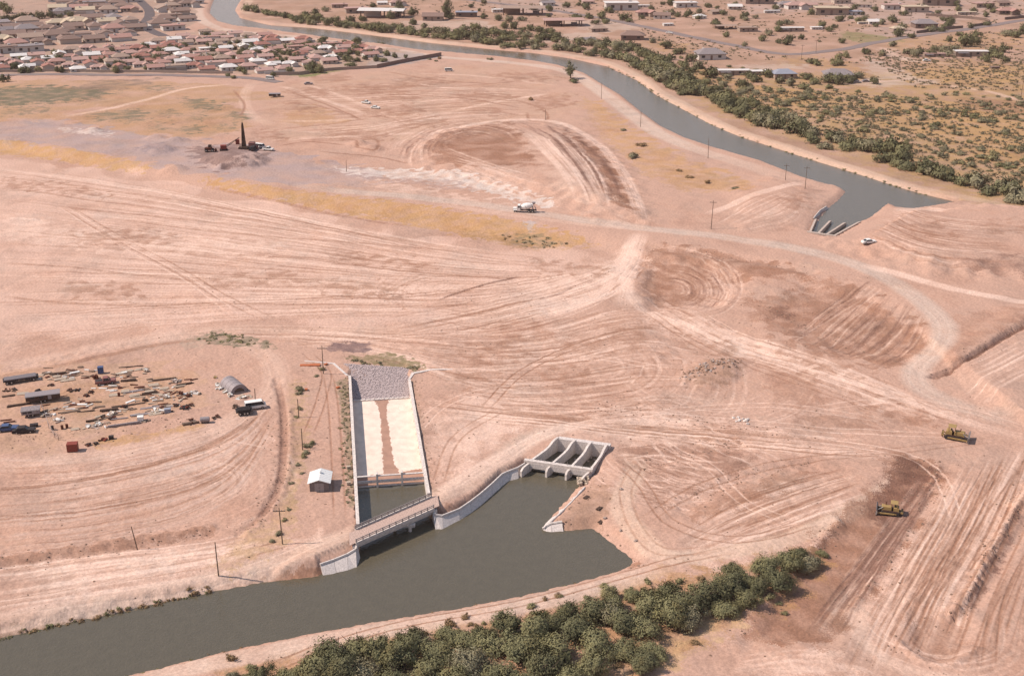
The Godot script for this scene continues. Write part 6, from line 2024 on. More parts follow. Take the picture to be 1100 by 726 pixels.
func build_yard() -> void:
	var r := RandomNumberGenerator.new()
	r.seed = 17
	var q: Array = [-120.8, -272.8]
	flatbed("pipe_trailer", "flat trailer loaded with grey pipes at the yard edge", G(q[0], q[1]), 0.42, 8.2, M.steel_grey)
	q = [-111.1, -261.2]
	trailer("office_trailer", "long grey-roofed trailer with dark side in the middle of the yard", G(q[0], q[1]), 0.34, 7.6, 1.2, M.plank_dark, M.steel_grey)
	q = [-115.9, -258.6]
	stack("dark_beams", "long dark beams end to end with the grey-roofed trailer", G(q[0], q[1]), 5.5, 3, 2, 0.36, M.plank_dark, "", r)
	q = [-111.1, -253.4]
	trailer("green_trailer", "short grey-green box trailer in front of the long trailer", G(q[0], q[1]), 0.3, 4.0, 0.9, M.steel_grey, M.roof_grey)
	q = [-113.3, -245.1]
	car("blue_car", "blue car parked beside a dark car in the yard", G(q[0], q[1]), 0.2, M.blue_paint)
	q = [-109.5, -244.6]
	car("black_car", "dark car parked beside the blue car in the yard", G(q[0], q[1]), 0.2, M.steel_dark)
	q = [-108.3, -247.5]
	crate("black_box", "small black box behind the dark car", "box", G(q[0], q[1]), Vector3(1.7, 0.6, 1.0), 0.3, M.steel_dark)
	for p in [[-115.8, -250.4], [-114.5, -249.4]]:
		stack("red_planks", "thin red-brown planks lying uphill of the blue car", G(p[0], p[1]), 3.0, 1, 1, 0.3, M.rust, "red-brown planks", r)
	q = [-95.4, -235.4]
	crate("red_bin", "red steel bin standing on the yard's lower edge", "bin", G(q[0], q[1]), Vector3(2.2, 1.8, 1.6), 0.15, M.red_paint)
	q = [-102.8, -278]
	crate("blue_bin", "blue box standing beside the faded red truck", "bin", G(q[0], q[1]), Vector3(1.3, 1.7, 1.2), 0.2, M.blue_paint)
	q = [-99.6, -271.6]
	car("red_pickup", "faded red pickup parked by the blue box", G(q[0], q[1]), 0.35, M.faded_red, "pickup")
	q = [-84.8, -249.9]
	crate("white_tank", "white cubic tank near the pale board piles", "tank", G(q[0], q[1]), Vector3(1.3, 1.0, 1.1), 0.2, M.white_paint)
	q = [-79.8, -254.4]
	crate("pale_blue_tank", "pale blue and dark box beside a red scrap heap", "tank", G(q[0], q[1]), Vector3(1.5, 1.0, 1.1), 0.3, M.roof_blue)
	q = [-76.4, -256.5]
	heap("red_scrap", "rusty red scrap heap at the yard corner", G(q[0], q[1]), 22, 1.5, 0.7, [M.rust, M.red_paint, M.steel_dark], r)
	q = [-90.3, -240.4]
	heap("red_scrap", "small rusty red heap at the yard's lower edge", G(q[0], q[1]), 12, 0.8, 0.5, [M.rust, M.red_paint], r)
	q = [-88.9, -241.3]
	crate("dark_box", "dark box beside the small rusty heap", "box", G(q[0], q[1]), Vector3(1.0, 0.7, 0.8), 0.2, M.steel_dark)
	q = [-103.6, -246]
	drum_barrel("dark steel drum lying near the yard fence", G(q[0], q[1]), M.steel_dark, "")
	# plank and beam piles, all laid the same way
	for p in [[-94.6, -273.3, 4], [-97.6, -269.4, 4.6], [-91.7, -267.1, 5.2], [-87.1, -266, 4.2], [-90.7, -259.1, 8], [-96.9, -258, 2.4], [-88.3, -247.5, 8], [-93.9, -256, 4.5], [-113.3, -277.4, 4], [-116, -277.4, 3], [-102.8, -254.9, 5], [-99.1, -255.5, 4.5], [-95.8, -250.4, 3.5], [-86, -274.5, 7], [-96.6, -282.2, 6], [-80.3, -271.1, 4.5], [-85, -257.5, 5], [-86, -253.4, 5], [-109.1, -277.4, 3.2], [-120.3, -263.3, 3], [-108.7, -276.2, 3], [-73.1, -248.5, 4], [-90.1, -251.4, 4]]:
		var m: Material = [M.plank_dark, M.plank, M.plank_dark, M.steel_grey][r.randi() % 4]
		var nm: String = {M.plank_dark: "dark beam pile laid out in the salvage yard", M.plank: "weathered brown plank pile laid out in the salvage yard", M.steel_grey: "grey steel bar pile laid out in the salvage yard"}[m]
		stack("beam_pile", nm, G(p[0], p[1]), p[2], 1 + r.randi() % 2, 1 + r.randi() % 2, 0.34 + r.randf_range(-0.1, 0.1), m, nm + "s", r)
	for p in [[-87.8, -271.1, 2.6], [-84.7, -268.8, 2.6], [-95.5, -265, 2.6], [-90.6, -265, 2.6], [-87.7, -267.1, 2.4], [-93.5, -267.1, 2.2], [-81.3, -270.5, 3], [-83.5, -265, 3], [-93.7, -280.4, 3], [-96.6, -279.2, 3], [-97.9, -277.4, 2], [-111.6, -273.9, 3], [-109.5, -273.3, 3.4], [-113.1, -275.6, 2], [-117.4, -265, 3], [-81.8, -253.9, 2.6], [-83.2, -253.4, 2], [-98.4, -245.6, 2]]:
		stack("pale_boards", "pale new boards stacked in the salvage yard", G(p[0], p[1]), p[2], 3 + r.randi() % 2, 1, 0.34 + r.randf_range(-0.15, 0.15), M.plank_pale, "pale board stacks", r)
	for p in [[-94.9, -247, 2.6], [-93.9, -248.5, 2], [-82.5, -254.9, 2.4], [-82.6, -263.3, 2.2], [-92.3, -279.8, 2.2], [-103.8, -250.4, 1.6], [-83, -273.3, 2], [-76.7, -265.5, 1.8], [-92.6, -253.9, 1.8], [-107.7, -252.9, 1.4]]:
		heap("pale_scrap", "heap of pale boards and plaster in the salvage yard", G(p[0], p[1]), 16, p[2], 0.6, [M.plank_pale, M.white_paint, M.rubble_a], r, "pale scrap heaps")
	for p in [[-87.2, -261.7, 1.1], [-77.3, -263.3, 1], [-101.6, -266.6, 0.9], [-103.9, -275.6, 1], [-102, -264.4, 0.8], [-73.4, -250.4, 1], [-79.1, -258.6, 0.9], [-91, -258, 1], [-106.9, -267.7, 1], [-105.2, -267.1, 0.9], [-112.7, -270.5, 1.2], [-114.4, -266.6, 1], [-121.4, -267.1, 1.4], [-94.3, -252.4, 1], [-92.2, -251.4, 1.1], [-75.6, -258.6, 0.8], [-92.8, -238.1, 0.8], [-91.5, -238.6, 0.8]]:
		heap("dark_scrap", "small dark heap of rusty metal in the salvage yard", G(p[0], p[1]), 9, p[2], 0.5, [M.rust, M.steel_dark, M.plank_dark], r, "dark scrap heaps")
	# small boards and scraps strewn between the piles
	var ids := {}
	for k in 170:
		var zone: Array = [[-106.4, -279.8, -78.9, -272.8], [-103.2, -269.9, -77.5, -267.1], [-99.4, -261.7, -77, -260.7], [-97.8, -251.4, -78.2, -256.5], [-117.7, -275.6, -106, -278.6], [-108.6, -256.5, -98.5, -259.1], [-89.1, -264.4, -76.2, -264.4]][r.randi() % 7]
		var p := Vector2(zone[0], zone[1]).lerp(Vector2(zone[2], zone[3]), r.randf()) + Vector2(r.randfn(0, 1.2), r.randfn(0, 2.4))
		var kind := r.randi() % 4
		var o := MeshInstance3D.new()
		var nm: String = ["pale_board", "pale_board", "brown_board", "rusty_sheet"][kind]
		o.name = numbered(nm)
		var key := "%s%d" % [nm, r.randi() % 6]
		if not ids.has(key):
			var m := Msh.new()
			m.cbox(Vector3.ZERO, Vector3(r.randf_range(0.7, 2.6), r.randf_range(0.12, 0.3), r.randf_range(0.2, 0.7)), 0.03)
			ids[key] = m.mesh()
		o.mesh = ids[key]
		o.material_override = [M.plank_pale, M.white_paint, M.plank, M.rust][kind]
		add_child(o)
		o.position = G(p.x, p.y, 0.1)
		o.rotation = Vector3(r.randf_range(-0.08, 0.08), 0.34 + r.randfn(0, 0.35), r.randf_range(-0.08, 0.08))
		tag(o, ["pale loose board strewn between the salvage piles", "pale loose board strewn between the salvage piles", "brown loose board strewn between the salvage piles", "rusty loose sheet strewn between the salvage piles"][kind], "board", "loose " + nm.replace("_", " ") + "s in the yard")
	for p in [[-102.6, -274.5], [-103, -275.1], [-103.3, -274.5], [-94.2, -264.4], [-79.7, -265], [-79.1, -264.4], [-101.6, -246.5], [-100.7, -247]]:
		drum_barrel("rusty upright oil drum in the salvage yard", G(p[0], p[1]), M.rust, "rusty drums")
	# hut and what lies about it
	q = [-67.6, -268.8]
	quonset(G(q[0], q[1]), -0.95)
	for p in [[-70.6, -268.3, 1.2], [-69.3, -266.6, 1.2], [-67.7, -264.4, 1.3], [-63.9, -263.3, 1.5], [-72.1, -271.1, 0.8], [-64.9, -262.8, 1]]:
		heap("white_scrap", "white boards tipped against the arched hut", G(p[0], p[1]), 12, p[2], 0.55, [M.plank_pale, M.white_paint], r, "white boards by the hut")
	q = [-73.7, -275.1]
	heap("yellow_scrap", "yellowish timber heap at the back of the arched hut", G(q[0], q[1]), 8, 0.9, 0.5, [M.yellow_paint, M.plank_pale], r)
	q = [-60.1, -257.5]
	car("white_pickup", "white truck parked in front of the arched hut", G(q[0], q[1]), 0.35, M.white_paint, "van")
	q = [-62.1, -254.4]
	flatbed("dark_flatbed", "dark flat trailer beside the white truck by the hut", G(q[0], q[1]), 0.3, 3.8, M.steel_dark)
	q = [-65, -258]
	heap("dark_scrap", "dark heap uphill of the dark flat trailer", G(q[0], q[1]), 10, 1.0, 0.5, [M.rust, M.plank_dark], r)
	q = [-70, -249.4]
	var t := thing("water_tank", "blue-grey horizontal tank on the dirt below the yard road", "tank", G(q[0], q[1]), 0.2)
	var m := Msh.new()
	m.lathe(Vector3(-1.1, 0.85, 0), Vector3.RIGHT, [[0.0, 0.3], [0.15, 0.62], [2.05, 0.62], [2.2, 0.3]], 14)
	part(t, "shell", m.mesh(), M.steel_grey)
	for x in [-0.7, 0.7]:
		var s := Msh.new()
		s.box(Vector3(x, 0.2, 0), Vector3(0.2, 0.5, 1.0))
		part(t, "saddle", s.mesh(), M.steel_dark)
	for p in [[-68.5, -251.4, 0.8], [-67.7, -252.4, 0.8], [-72.7, -248.5, 0.7]]:
		heap("brown_scrap", "brown scrap pieces beside the horizontal tank", G(p[0], p[1]), 7, p[2], 0.45, [M.rust, M.plank_dark], r, "scrap by the tank")
	# orange stack and tatters at the chute head
	q = [-51.2, -282.8]
	var o := thing("flat_stack", "orange-red panels stacked flat beside the chute head", "panels", G(q[0], q[1]), 0.05)
	for k in 4:
		var pm := Msh.new()
		pm.box(Vector3(-1.9 + k * 1.25, 0.1 + 0.02 * k, 0.1 * (k % 2)), Vector3(1.3, 0.18, 1.2), Basis(Vector3.UP, r.randf_range(-0.08, 0.08)))
		part(o, "panel", pm.mesh(), M.orange_mesh)
	for p in [[-49.7, -267.1], [-42.2, -268.3], [-47.3, -283.4]]:
		crate("orange_scrap", "small orange box lying in the weeds near the chute", "box", G(p[0], p[1]), Vector3(0.8, 0.3, 0.6), r.randf() * 3.0, M.orange_mesh, "orange boxes by the chute")
	for p in [[-34.4, -226.8], [-33.5, -219.8]]:
		crate("gate_box", "small pale box on the bank by the chute weir", "box", G(p[0], p[1]), Vector3(0.8, 0.6, 0.6), 0.3, M.plank_pale, "boxes by the weir")
	# wire fence along the yard's lower edge
	var pts: Array = [-110.2, -257.5, -107.5, -252.4, -104.6, -246.5, -101.6, -241.8, -100.5, -240.9]
	var f := thing("wire_fence", "sagging wire fence across the salvage yard", "fence", G(pts[0], pts[1]))
	var last := Vector3.ZERO
	for i in range(0, pts.size(), 2):
		var g := G(pts[i], pts[i + 1]) - f.position
		var pm := Msh.new()
		pm.tube(g - Vector3(0, 0.3, 0), g + Vector3(0, 1.5, 0), 0.06, 0.05, 5)
		part(f, "post", pm.mesh(), M.wood_pole)
		if i > 0:
			var wm := Msh.new()
			for y in [0.5, 0.95, 1.4]:
				wm.tube(last + Vector3(0, y, 0), g + Vector3(0, y, 0), 0.02, 0.02, 4)
			part(f, "wire", wm.mesh(), M.steel_grey)
		last = g


# ---------------------------------------------------------------- plants

var crowns := {}
func crown_mesh(kind: String, variant: int) -> ArrayMesh:
	var key := "%s%d" % [kind, variant]
	if crowns.has(key):
		return crowns[key]
	var r := RandomNumberGenerator.new()
	r.seed = hash(key)
	# unit plant: 1 m crown radius; leaves in clumps through the crown's volume
	var clumps := {"tree": 44, "bush": 22, "scrub": 9, "tall": 26}[kind] as int
	var leaves := {"tree": 150, "bush": 34, "scrub": 16, "tall": 45}[kind] as int
	var size := {"tree": 0.056, "bush": 0.108, "scrub": 0.16, "tall": 0.10}[kind] as float
	var up := {"tree": 0.72, "bush": 0.62, "scrub": 0.5, "tall": 2.2}[kind] as float
	var m := Msh.new()
	m.tinted = true
	var lobes := []
	for k in r.randi_range(3, 6):                          # uneven crown: a few lobes of different reach and height
		var lu := r.randf() * TAU
		lobes.append([Vector3(cos(lu), 0, sin(lu)) * r.randf_range(0.15, 0.62), r.randf_range(0.35, 0.68), r.randf_range(0.72, 1.3)])
	for c in clumps:
		var lobe: Array = lobes[r.randi() % lobes.size()]
		var u := r.randf() * TAU
		var el := asin(r.randf_range(-0.45, 1.0))
		var rad: float = r.randf_range(0.35, 1.08) * lobe[1]
		var at: Vector3 = lobe[0] + Vector3(cos(u) * cos(el), 0, sin(u) * cos(el)) * rad
		at.y = (0.38 + 0.95 * sin(el) * rad) * up * lobe[2] + (0.20 if kind == "tree" else 0.10)
		var cr := r.randf_range(0.14, 0.40)
		var stretch := Vector3(r.randf_range(0.7, 1.3), r.randf_range(0.6, 1.2), r.randf_range(0.7, 1.3))
		var tone := r.randf_range(0.74, 1.26)
		var warm := r.randf_range(-0.04, 0.09)
		var out := (at - Vector3(0, 0.3 * up, 0)).normalized()
		for l in leaves:
			var d := Vector3(r.randfn(), r.randfn() * 0.8, r.randfn()).normalized()
			var q := at + d * stretch * cr * (pow(r.randf(), 0.45) + absf(r.randfn()) * 0.26)
			var n := (d * 0.8 + out * 0.7 + Vector3(r.randfn(), r.randfn() + 0.5, r.randfn()) * 0.28).normalized()
			var a := n.cross(Vector3(r.randfn(), r.randfn(), r.randfn())).normalized()
			var b := n.cross(a)
			var s := size * r.randf_range(0.55, 1.4)
			var k := tone * r.randf_range(0.82, 1.18)
			m.col = Color(k * (1.0 + warm), k, k * (1.0 - warm))
			m.tri_n(q + a * s * 1.25, q + b * s * 0.5 - a * s * 0.5, q - b * s * 0.5 - a * s * 0.5, n)
	crowns[key] = m.mesh()
	return crowns[key]


var trunks := {}
func trunk_mesh(kind: String, variant: int) -> ArrayMesh:
	var key := "%s%d" % [kind, variant]
	if trunks.has(key):
		return trunks[key]
	var r := RandomNumberGenerator.new()
	r.seed = hash(key) + 1
	var m := Msh.new()
	if kind == "scrub" or kind == "bush":
		for k in 5:
			var u := r.randf() * TAU
			m.tube(Vector3(0, -0.08, 0), Vector3(cos(u) * 0.5, r.randf_range(0.4, 0.6), sin(u) * 0.5), 0.05, 0.015, 4, false)
	else:
		var tall := 1.5 if kind == "tall" else 0.5
		m.tube(Vector3(0, -0.1, 0), Vector3(0.04, tall * 0.6, 0.02), 0.10, 0.065, 7, false)
		m.tube(Vector3(0.04, tall * 0.6, 0.02), Vector3(0.0, tall, 0.06), 0.065, 0.04, 6, false)
		for k in 6:
			var u := k * TAU / 6.0 + r.randf() * 0.6
			var y := tall * r.randf_range(0.45, 0.95)
			var e := Vector3(cos(u) * 0.62, y + r.randf_range(0.15, 0.4), sin(u) * 0.62)
			m.tube(Vector3(0.03, y, 0.02), e, 0.045, 0.015, 5, false)
			m.tube(e * 0.6 + Vector3(0, y * 0.4, 0), e + Vector3(sin(u) * 0.3, 0.2, -cos(u) * 0.3), 0.025, 0.01, 4, false)
	trunks[key] = m.mesh()
	return trunks[key]


func plant(kind: String, called: String, label: String, category: String, group: String, x: float, z: float, rad: float, leaf: Material, tall := 1.0) -> void:
	var v := rng.randi() % 8
	var t := thing(called, label, category, G(x, z, -0.05), rng.randf() * TAU, group)
	t.scale = Vector3(rad * rng.randf_range(0.9, 1.12), rad * tall * rng.randf_range(0.72, 1.3), rad * rng.randf_range(0.9, 1.12))
	part(t, "trunk" if kind == "tree" or kind == "tall" else "stems", trunk_mesh(kind, v), M.bark)
	part(t, "crown", crown_mesh(kind, v), leaf)


func build_plants() -> void:
	# grove along the near bank: foot of each tree (x, z) and crown radius in tenths of a metre
	var grove: Array = [57.8, -194.3, 11, 53.9, -189.8, 26, 49.7, -187.9, 27, 45.2, -185.5, 28, 46.7, -181.9, 27, 40.9, -181.9, 27, 37.3, -179.6, 30, 33.7, -177.3, 30, 29.4, -175.1, 33, 26.6, -178.7, 27, 23.7, -174, 30, 26.5, -170.8, 32, 30.4, -171, 27, 36.4, -174, 27, 40.4, -176.2, 22, 21.6, -168.4, 33, 17.8, -169.7, 32, 14.1, -172.4, 32, 10.7, -167.1, 35, 13.5, -163.1, 34, 17.2, -162.4, 28, 22.4, -162.1, 26, 20.6, -159, 24, 7.5, -161.6, 34, 3.8, -166.6, 32, 0, -168.2, 29, 1.5, -161.9, 34, 5.1, -156.4, 34, -3, -163.1, 32, -7.6, -164.6, 28, -6.6, -158.3, 34, -12, -162.1, 28, -15.9, -164.6, 28, -17.7, -159.7, 31, -21.6, -161.1, 28, -25.4, -162.1, 31, -28.8, -159.5, 34, -23.3, -156.2, 33, -30.4, -155.5, 31, -34.7, -155, 27, -39.1, -155.3, 26, -1.5, -155.9, 33, -13, -155.5, 31, 13.1, -156.9, 28, 8.9, -153.7, 30, -18.7, -154.1, 30, 52.6, -191.7, 20, 35, -175.4, 20, 17.5, -175.4, 20, -4.6, -166.1, 22, -10.7, -166.1, 22, 6.2, -169.7, 24, 16.4, -171.8, 24, 20.3, -178.5, 22, 9.4, -172.6, 24, 43, -179.6, 20, 39.8, -184.9, 20, -26.8, -155.3, 30, -8.7, -154.6, 30, 1.4, -153, 30, -43.5, -155.7, 16, -40.8, -155.3, 16]
	for i in range(0, grove.size(), 3):
		var k := rng.randi() % 10
		var leaf: Material = M.leaf_olive if k < 5 else M.leaf_dark if k < 8 else M.leaf_grey
		var words: String = {M.leaf_olive: "olive green bushy tree in the grove along the near canal bank", M.leaf_dark: "dark green dense tree in the grove along the near canal bank", M.leaf_grey: "grey-green airy tree in the grove along the near canal bank"}[leaf]
		words = ("small " if grove[i + 2] < 25 else "tall " if grove[i + 2] > 31 else "") + words
		plant("tree", "grove_tree", words, "tree", "trees of the near grove", grove[i], grove[i + 1], grove[i + 2] * (0.114 if grove[i] > -32.0 else 0.098), leaf, 1.05)
	var q: Array = [17, -179.6, 19]
	plant("tree", "pale_tree", "pale yellow-green tree leaning out of the grove towards the canal", "tree", "", q[0], q[1], 2.0, M.leaf_pale, 1.3)
	# undergrowth of the grove and reeds on the far shore
	for p in [[-46.3, -158.3, -32.5, -159.7], [-19.8, -166.1, -4.7, -169.7], [1.6, -174, 14.6, -179.6], [22.7, -179.6, 34.8, -184.9], [13.3, -159.9, 32.6, -169.7], [36.4, -174, 47, -179.6], [-32.2, -157.8, -10.3, -159.7]]:
		for k in 9:
			var w := Vector2(p[0], p[1]).lerp(Vector2(p[2], p[3]), rng.randf()) + Vector2(rng.randfn(0, 1.4), rng.randfn(0, 1.8))
			plant("bush", "grove_shrub", "low dry shrub at the foot of the near grove", "shrub", "shrubs of the near grove", w.x, w.y, rng.randf_range(0.6, 1.3), M.leaf_pale if rng.randf() < 0.5 else M.leaf_dry, 0.9)
	var rim := V2([-88.6, -169.6, -80.5, -173.1, -70.8, -177.2, -62.2, -181.2, -54, -184.7])
	var line := smooth_line(rim, 0.42)
	for i in line.size():
		if rng.randf() < 0.8:
			plant("scrub", "reed_clump", "dry brown and olive reed clump on the water's edge of the near canal", "reeds", "reeds along the near canal", line[i].x + rng.randfn(0, 0.4), line[i].y + 0.7 + rng.randfn(0, 0.5), rng.randf_range(0.4, 0.95), M.leaf_dry if rng.randf() < 0.6 else M.leaf_olive, 1.0)
	line = smooth_line(V2([-61.6, -160, -47.5, -166.3, -34.5, -171.2, -23.9, -174.7, -11.3, -178.3, 1.6, -182.6, 15.2, -188.6, 21.7, -192.7]), 2.4)
	for i in line.size():
		if rng.randf() < 0.7:
			plant("scrub", "bank_tuft", "small dry tuft on the grove side of the near canal", "grass tuft", "tufts along the grove side bank", line[i].x + rng.randfn(0, 0.3), line[i].y + rng.randfn(0, 0.3), rng.randf_range(0.25, 0.5), M.leaf_dry if rng.randf() < 0.6 else M.leaf_pale, 0.9)
	# weeds by the chute and the pole line
	for p in [[-51.7, -267.1, 13], [-49.5, -256.5, 10], [-44.5, -236.7, 13], [-44.4, -234.1, 12], [-47.9, -279.8, 10], [-48.5, -275.6, 9], [-50.9, -265, 10], [-44.1, -238.1, 10], [-44.7, -231.9, 9], [-49.7, -252.4, 9], [-44, -209.5, 8], [-45.3, -220.2, 8], [-44.2, -199.9, 9], [-45.1, -197.6, 8], [-44, -205.1, 7], [-45.3, -228.4, 8], [-43.7, -224.3, 7]]:
		plant("bush", "weed_bush", "grey-green weed bush on the strip by the white-roofed shed", "shrub", "weed bushes near the shed", p[0], p[1], p[2] * 0.1, M.leaf_grey if rng.randf() < 0.6 else M.leaf_pale, 0.9)
	var edge := smooth_line(V2([-41, -271.6, -38.4, -256.5, -35.9, -241.8, -34.1, -228.4, -31.9, -212.5]), 1.0)
	for p in edge:
		plant("scrub", "wall_weed", "low weed along the outer side of the chute wall", "weed", "weeds along the chute wall", p.x + rng.randfn(0, 0.5) - 0.9, p.y, rng.randf_range(0.4, 0.8), M.leaf_grey if rng.randf() < 0.5 else M.leaf_pale, 0.7)
	for p in [[-83.8, -301.4, -63.9, -296.7], [-42.5, -287.1, -23, -280.4], [-81.8, -304.8, -72.3, -301.4]]:
		for k in 26:
			var w := Vector2(p[0], p[1]).lerp(Vector2(p[2], p[3]), rng.randf()) + Vector2(rng.randfn(0, 0.8), rng.randfn(0, 1.0))
			plant("scrub", "grass_clump", "green-grey grass clump in the damp hollow above the chute", "grass tuft", "grass clumps above the chute", w.x, w.y, rng.randf_range(0.5, 1.0), M.leaf_grey if rng.randf() < 0.6 else M.leaf_pale, 0.6)
	for k in 30:
		var w := Vector2(0, 0)
		var p: Array = [-3.2, -394.6, 15.4, -383.7]
		w = Vector2(p[0], p[1]).lerp(Vector2(p[2], p[3]), rng.randf()) + Vector2(rng.randfn(0, 2.0), rng.randfn(0, 3.0))
		plant("scrub", "dike_weed", "grey weed at the foot of the grassy dike", "weed", "weeds at the foot of the dike", w.x, w.y, rng.randf_range(0.5, 1.1), M.leaf_grey if rng.randf() < 0.5 else M.leaf_dry, 0.7)
	# lone plants
	q = [33.8, -704.1]
	plant("tall", "lone_tree", "lone dark shaggy tree on the near side of the far canal", "tree", "", q[0], q[1], 4.2, M.leaf_dark, 0.85)
	q = [35.4, -691.4]
	plant("bush", "lone_bush", "low bush at the foot of the lone shaggy tree", "shrub", "", q[0], q[1], 4.0, M.leaf_dark, 0.6)
	for p in [[-13.5, -774.5, 24], [10.3, -636.7, 22], [-47.7, -766.9, 18], [-46, -778.4, 18], [-52.3, -774.5, 16], [56.8, -525.2, 30], [51.5, -503.7, 32], [85, -449.2, 16], [70.8, -469.7, 18], [67.6, -478.9, 18], [76.1, -460.7, 16], [51.9, -558.8, 16]]:
		plant("bush", "single_shrub", "single shrub on the bare ground between canal and bowl", "shrub", "single shrubs by the far canal", p[0], p[1], p[2] * 0.1, M.leaf_dry if rng.randf() < 0.3 else M.leaf_grey, 0.8)
	# hedge of mesquite along the far bank of the far canal
	var hedge := [[-220.6, -1039.3, -188.3, -1006.6, -159, -964.1], [-167.7, -964.1, -88.3, -903.7, -32.4, -859.5, 6.2, -819.1], [-34.4, -914.1, 6.7, -888.5, 25.9, -859.5], [-90.8, -930.2, -54.1, -898.6, -19.6, -868.9], [6.3, -832.2, 34.5, -814.9, 53.9, -790.2], [54.6, -802.3, 74.9, -759.4, 84.5, -710.6, 91.4, -655.9], [57.1, -841.1, 79.7, -810.7, 92.5, -752, 98.6, -679.2], [74.2, -832.2, 88.9, -782.3, 95.6, -717.2], [88.5, -717.2, 94.4, -667.4, 96.9, -644.8], [32.1, -850.2, 56.6, -832.2, 73.2, -806.5], [65.2, -782.3, 79.2, -744.8, 87.1, -691.4], [83, -782.3, 94.5, -730.7, 101.1, -667.4], [-54.7, -908.9, -13.2, -878.6, 19, -841.1], [-162.8, -988, -120.1, -941.3, -82.9, -919.4], [-7, -930.2, 20.5, -908.9, 33.1, -878.6], [78.5, -737.7, 88.2, -679.2, 93.7, -650.3], [133.2, -554.7, 144.5, -530.9, 151.8, -512.5], [107.2, -667.4, 117.1, -608.6, 125.5, -580.5], [119.8, -623.7, 130.9, -585, 137.5, -554.7], [172.4, -466.6, 179.2, -454.9, 185.7, -443.7], [103.5, -655.9, 110.8, -599, 120.6, -573.8], [108.3, -623.7, 113.7, -589.6, 121.1, -567.3], [125.5, -558.8, 132.2, -538.6, 137.3, -521.5], [145.1, -525.2, 154.3, -514.3, 160.2, -500.3], [154.9, -508.9, 161.6, -485.3, 166, -465.1], [162.8, -508.9, 168.3, -488.6, 169.7, -469.7], [174.3, -456.3, 179.2, -445, 186.9, -429, 197, -412.8], [181.3, -460.7, 189.2, -443.7, 198.9, -425.2]]
	for h in hedge:
		var l := smooth_line(V2(h), 7.6)
		for p in l:
			var k := rng.randi() % 10
			var leaf: Material = M.leaf_dark if k < 4 else M.leaf_olive if k < 8 else M.leaf_grey
			var words: String = {M.leaf_olive: "olive green round mesquite in the hedge along the far canal", M.leaf_dark: "dark green round mesquite in the hedge along the far canal", M.leaf_grey: "grey-green round mesquite in the hedge along the far canal"}[leaf]
			var big := rng.randf_range(3.8, 6.2)
			words = ("small " if big < 4.5 else "broad " if big > 5.5 else "") + words
			plant("bush", "mesquite", words, "tree", "mesquites along the far canal", p.x + rng.randfn(0, 1.3), p.y + rng.randfn(0, 3.0), big, leaf, 1.05)
	# weeds at the water line of the far canal
	line = smooth_line(V2([57.9, -754.8, 71.9, -703.7, 77.9, -655.9, 86.8, -616.3, 95.8, -576.5, 103.9, -551.2, 115.9, -526, 129.7, -497.8, 142.1, -473.7, 157.4, -444.7]), 3.2)
	for p in line:
		plant("scrub", "shore_weed", "dull green weed on the far shore of the far canal", "weed", "weeds on the far shore", p.x + rng.randfn(0, 0.5), p.y + rng.randfn(0, 0.8), rng.randf_range(0.7, 1.3), M.leaf_olive if rng.randf() < 0.5 else M.leaf_pale, 0.6)
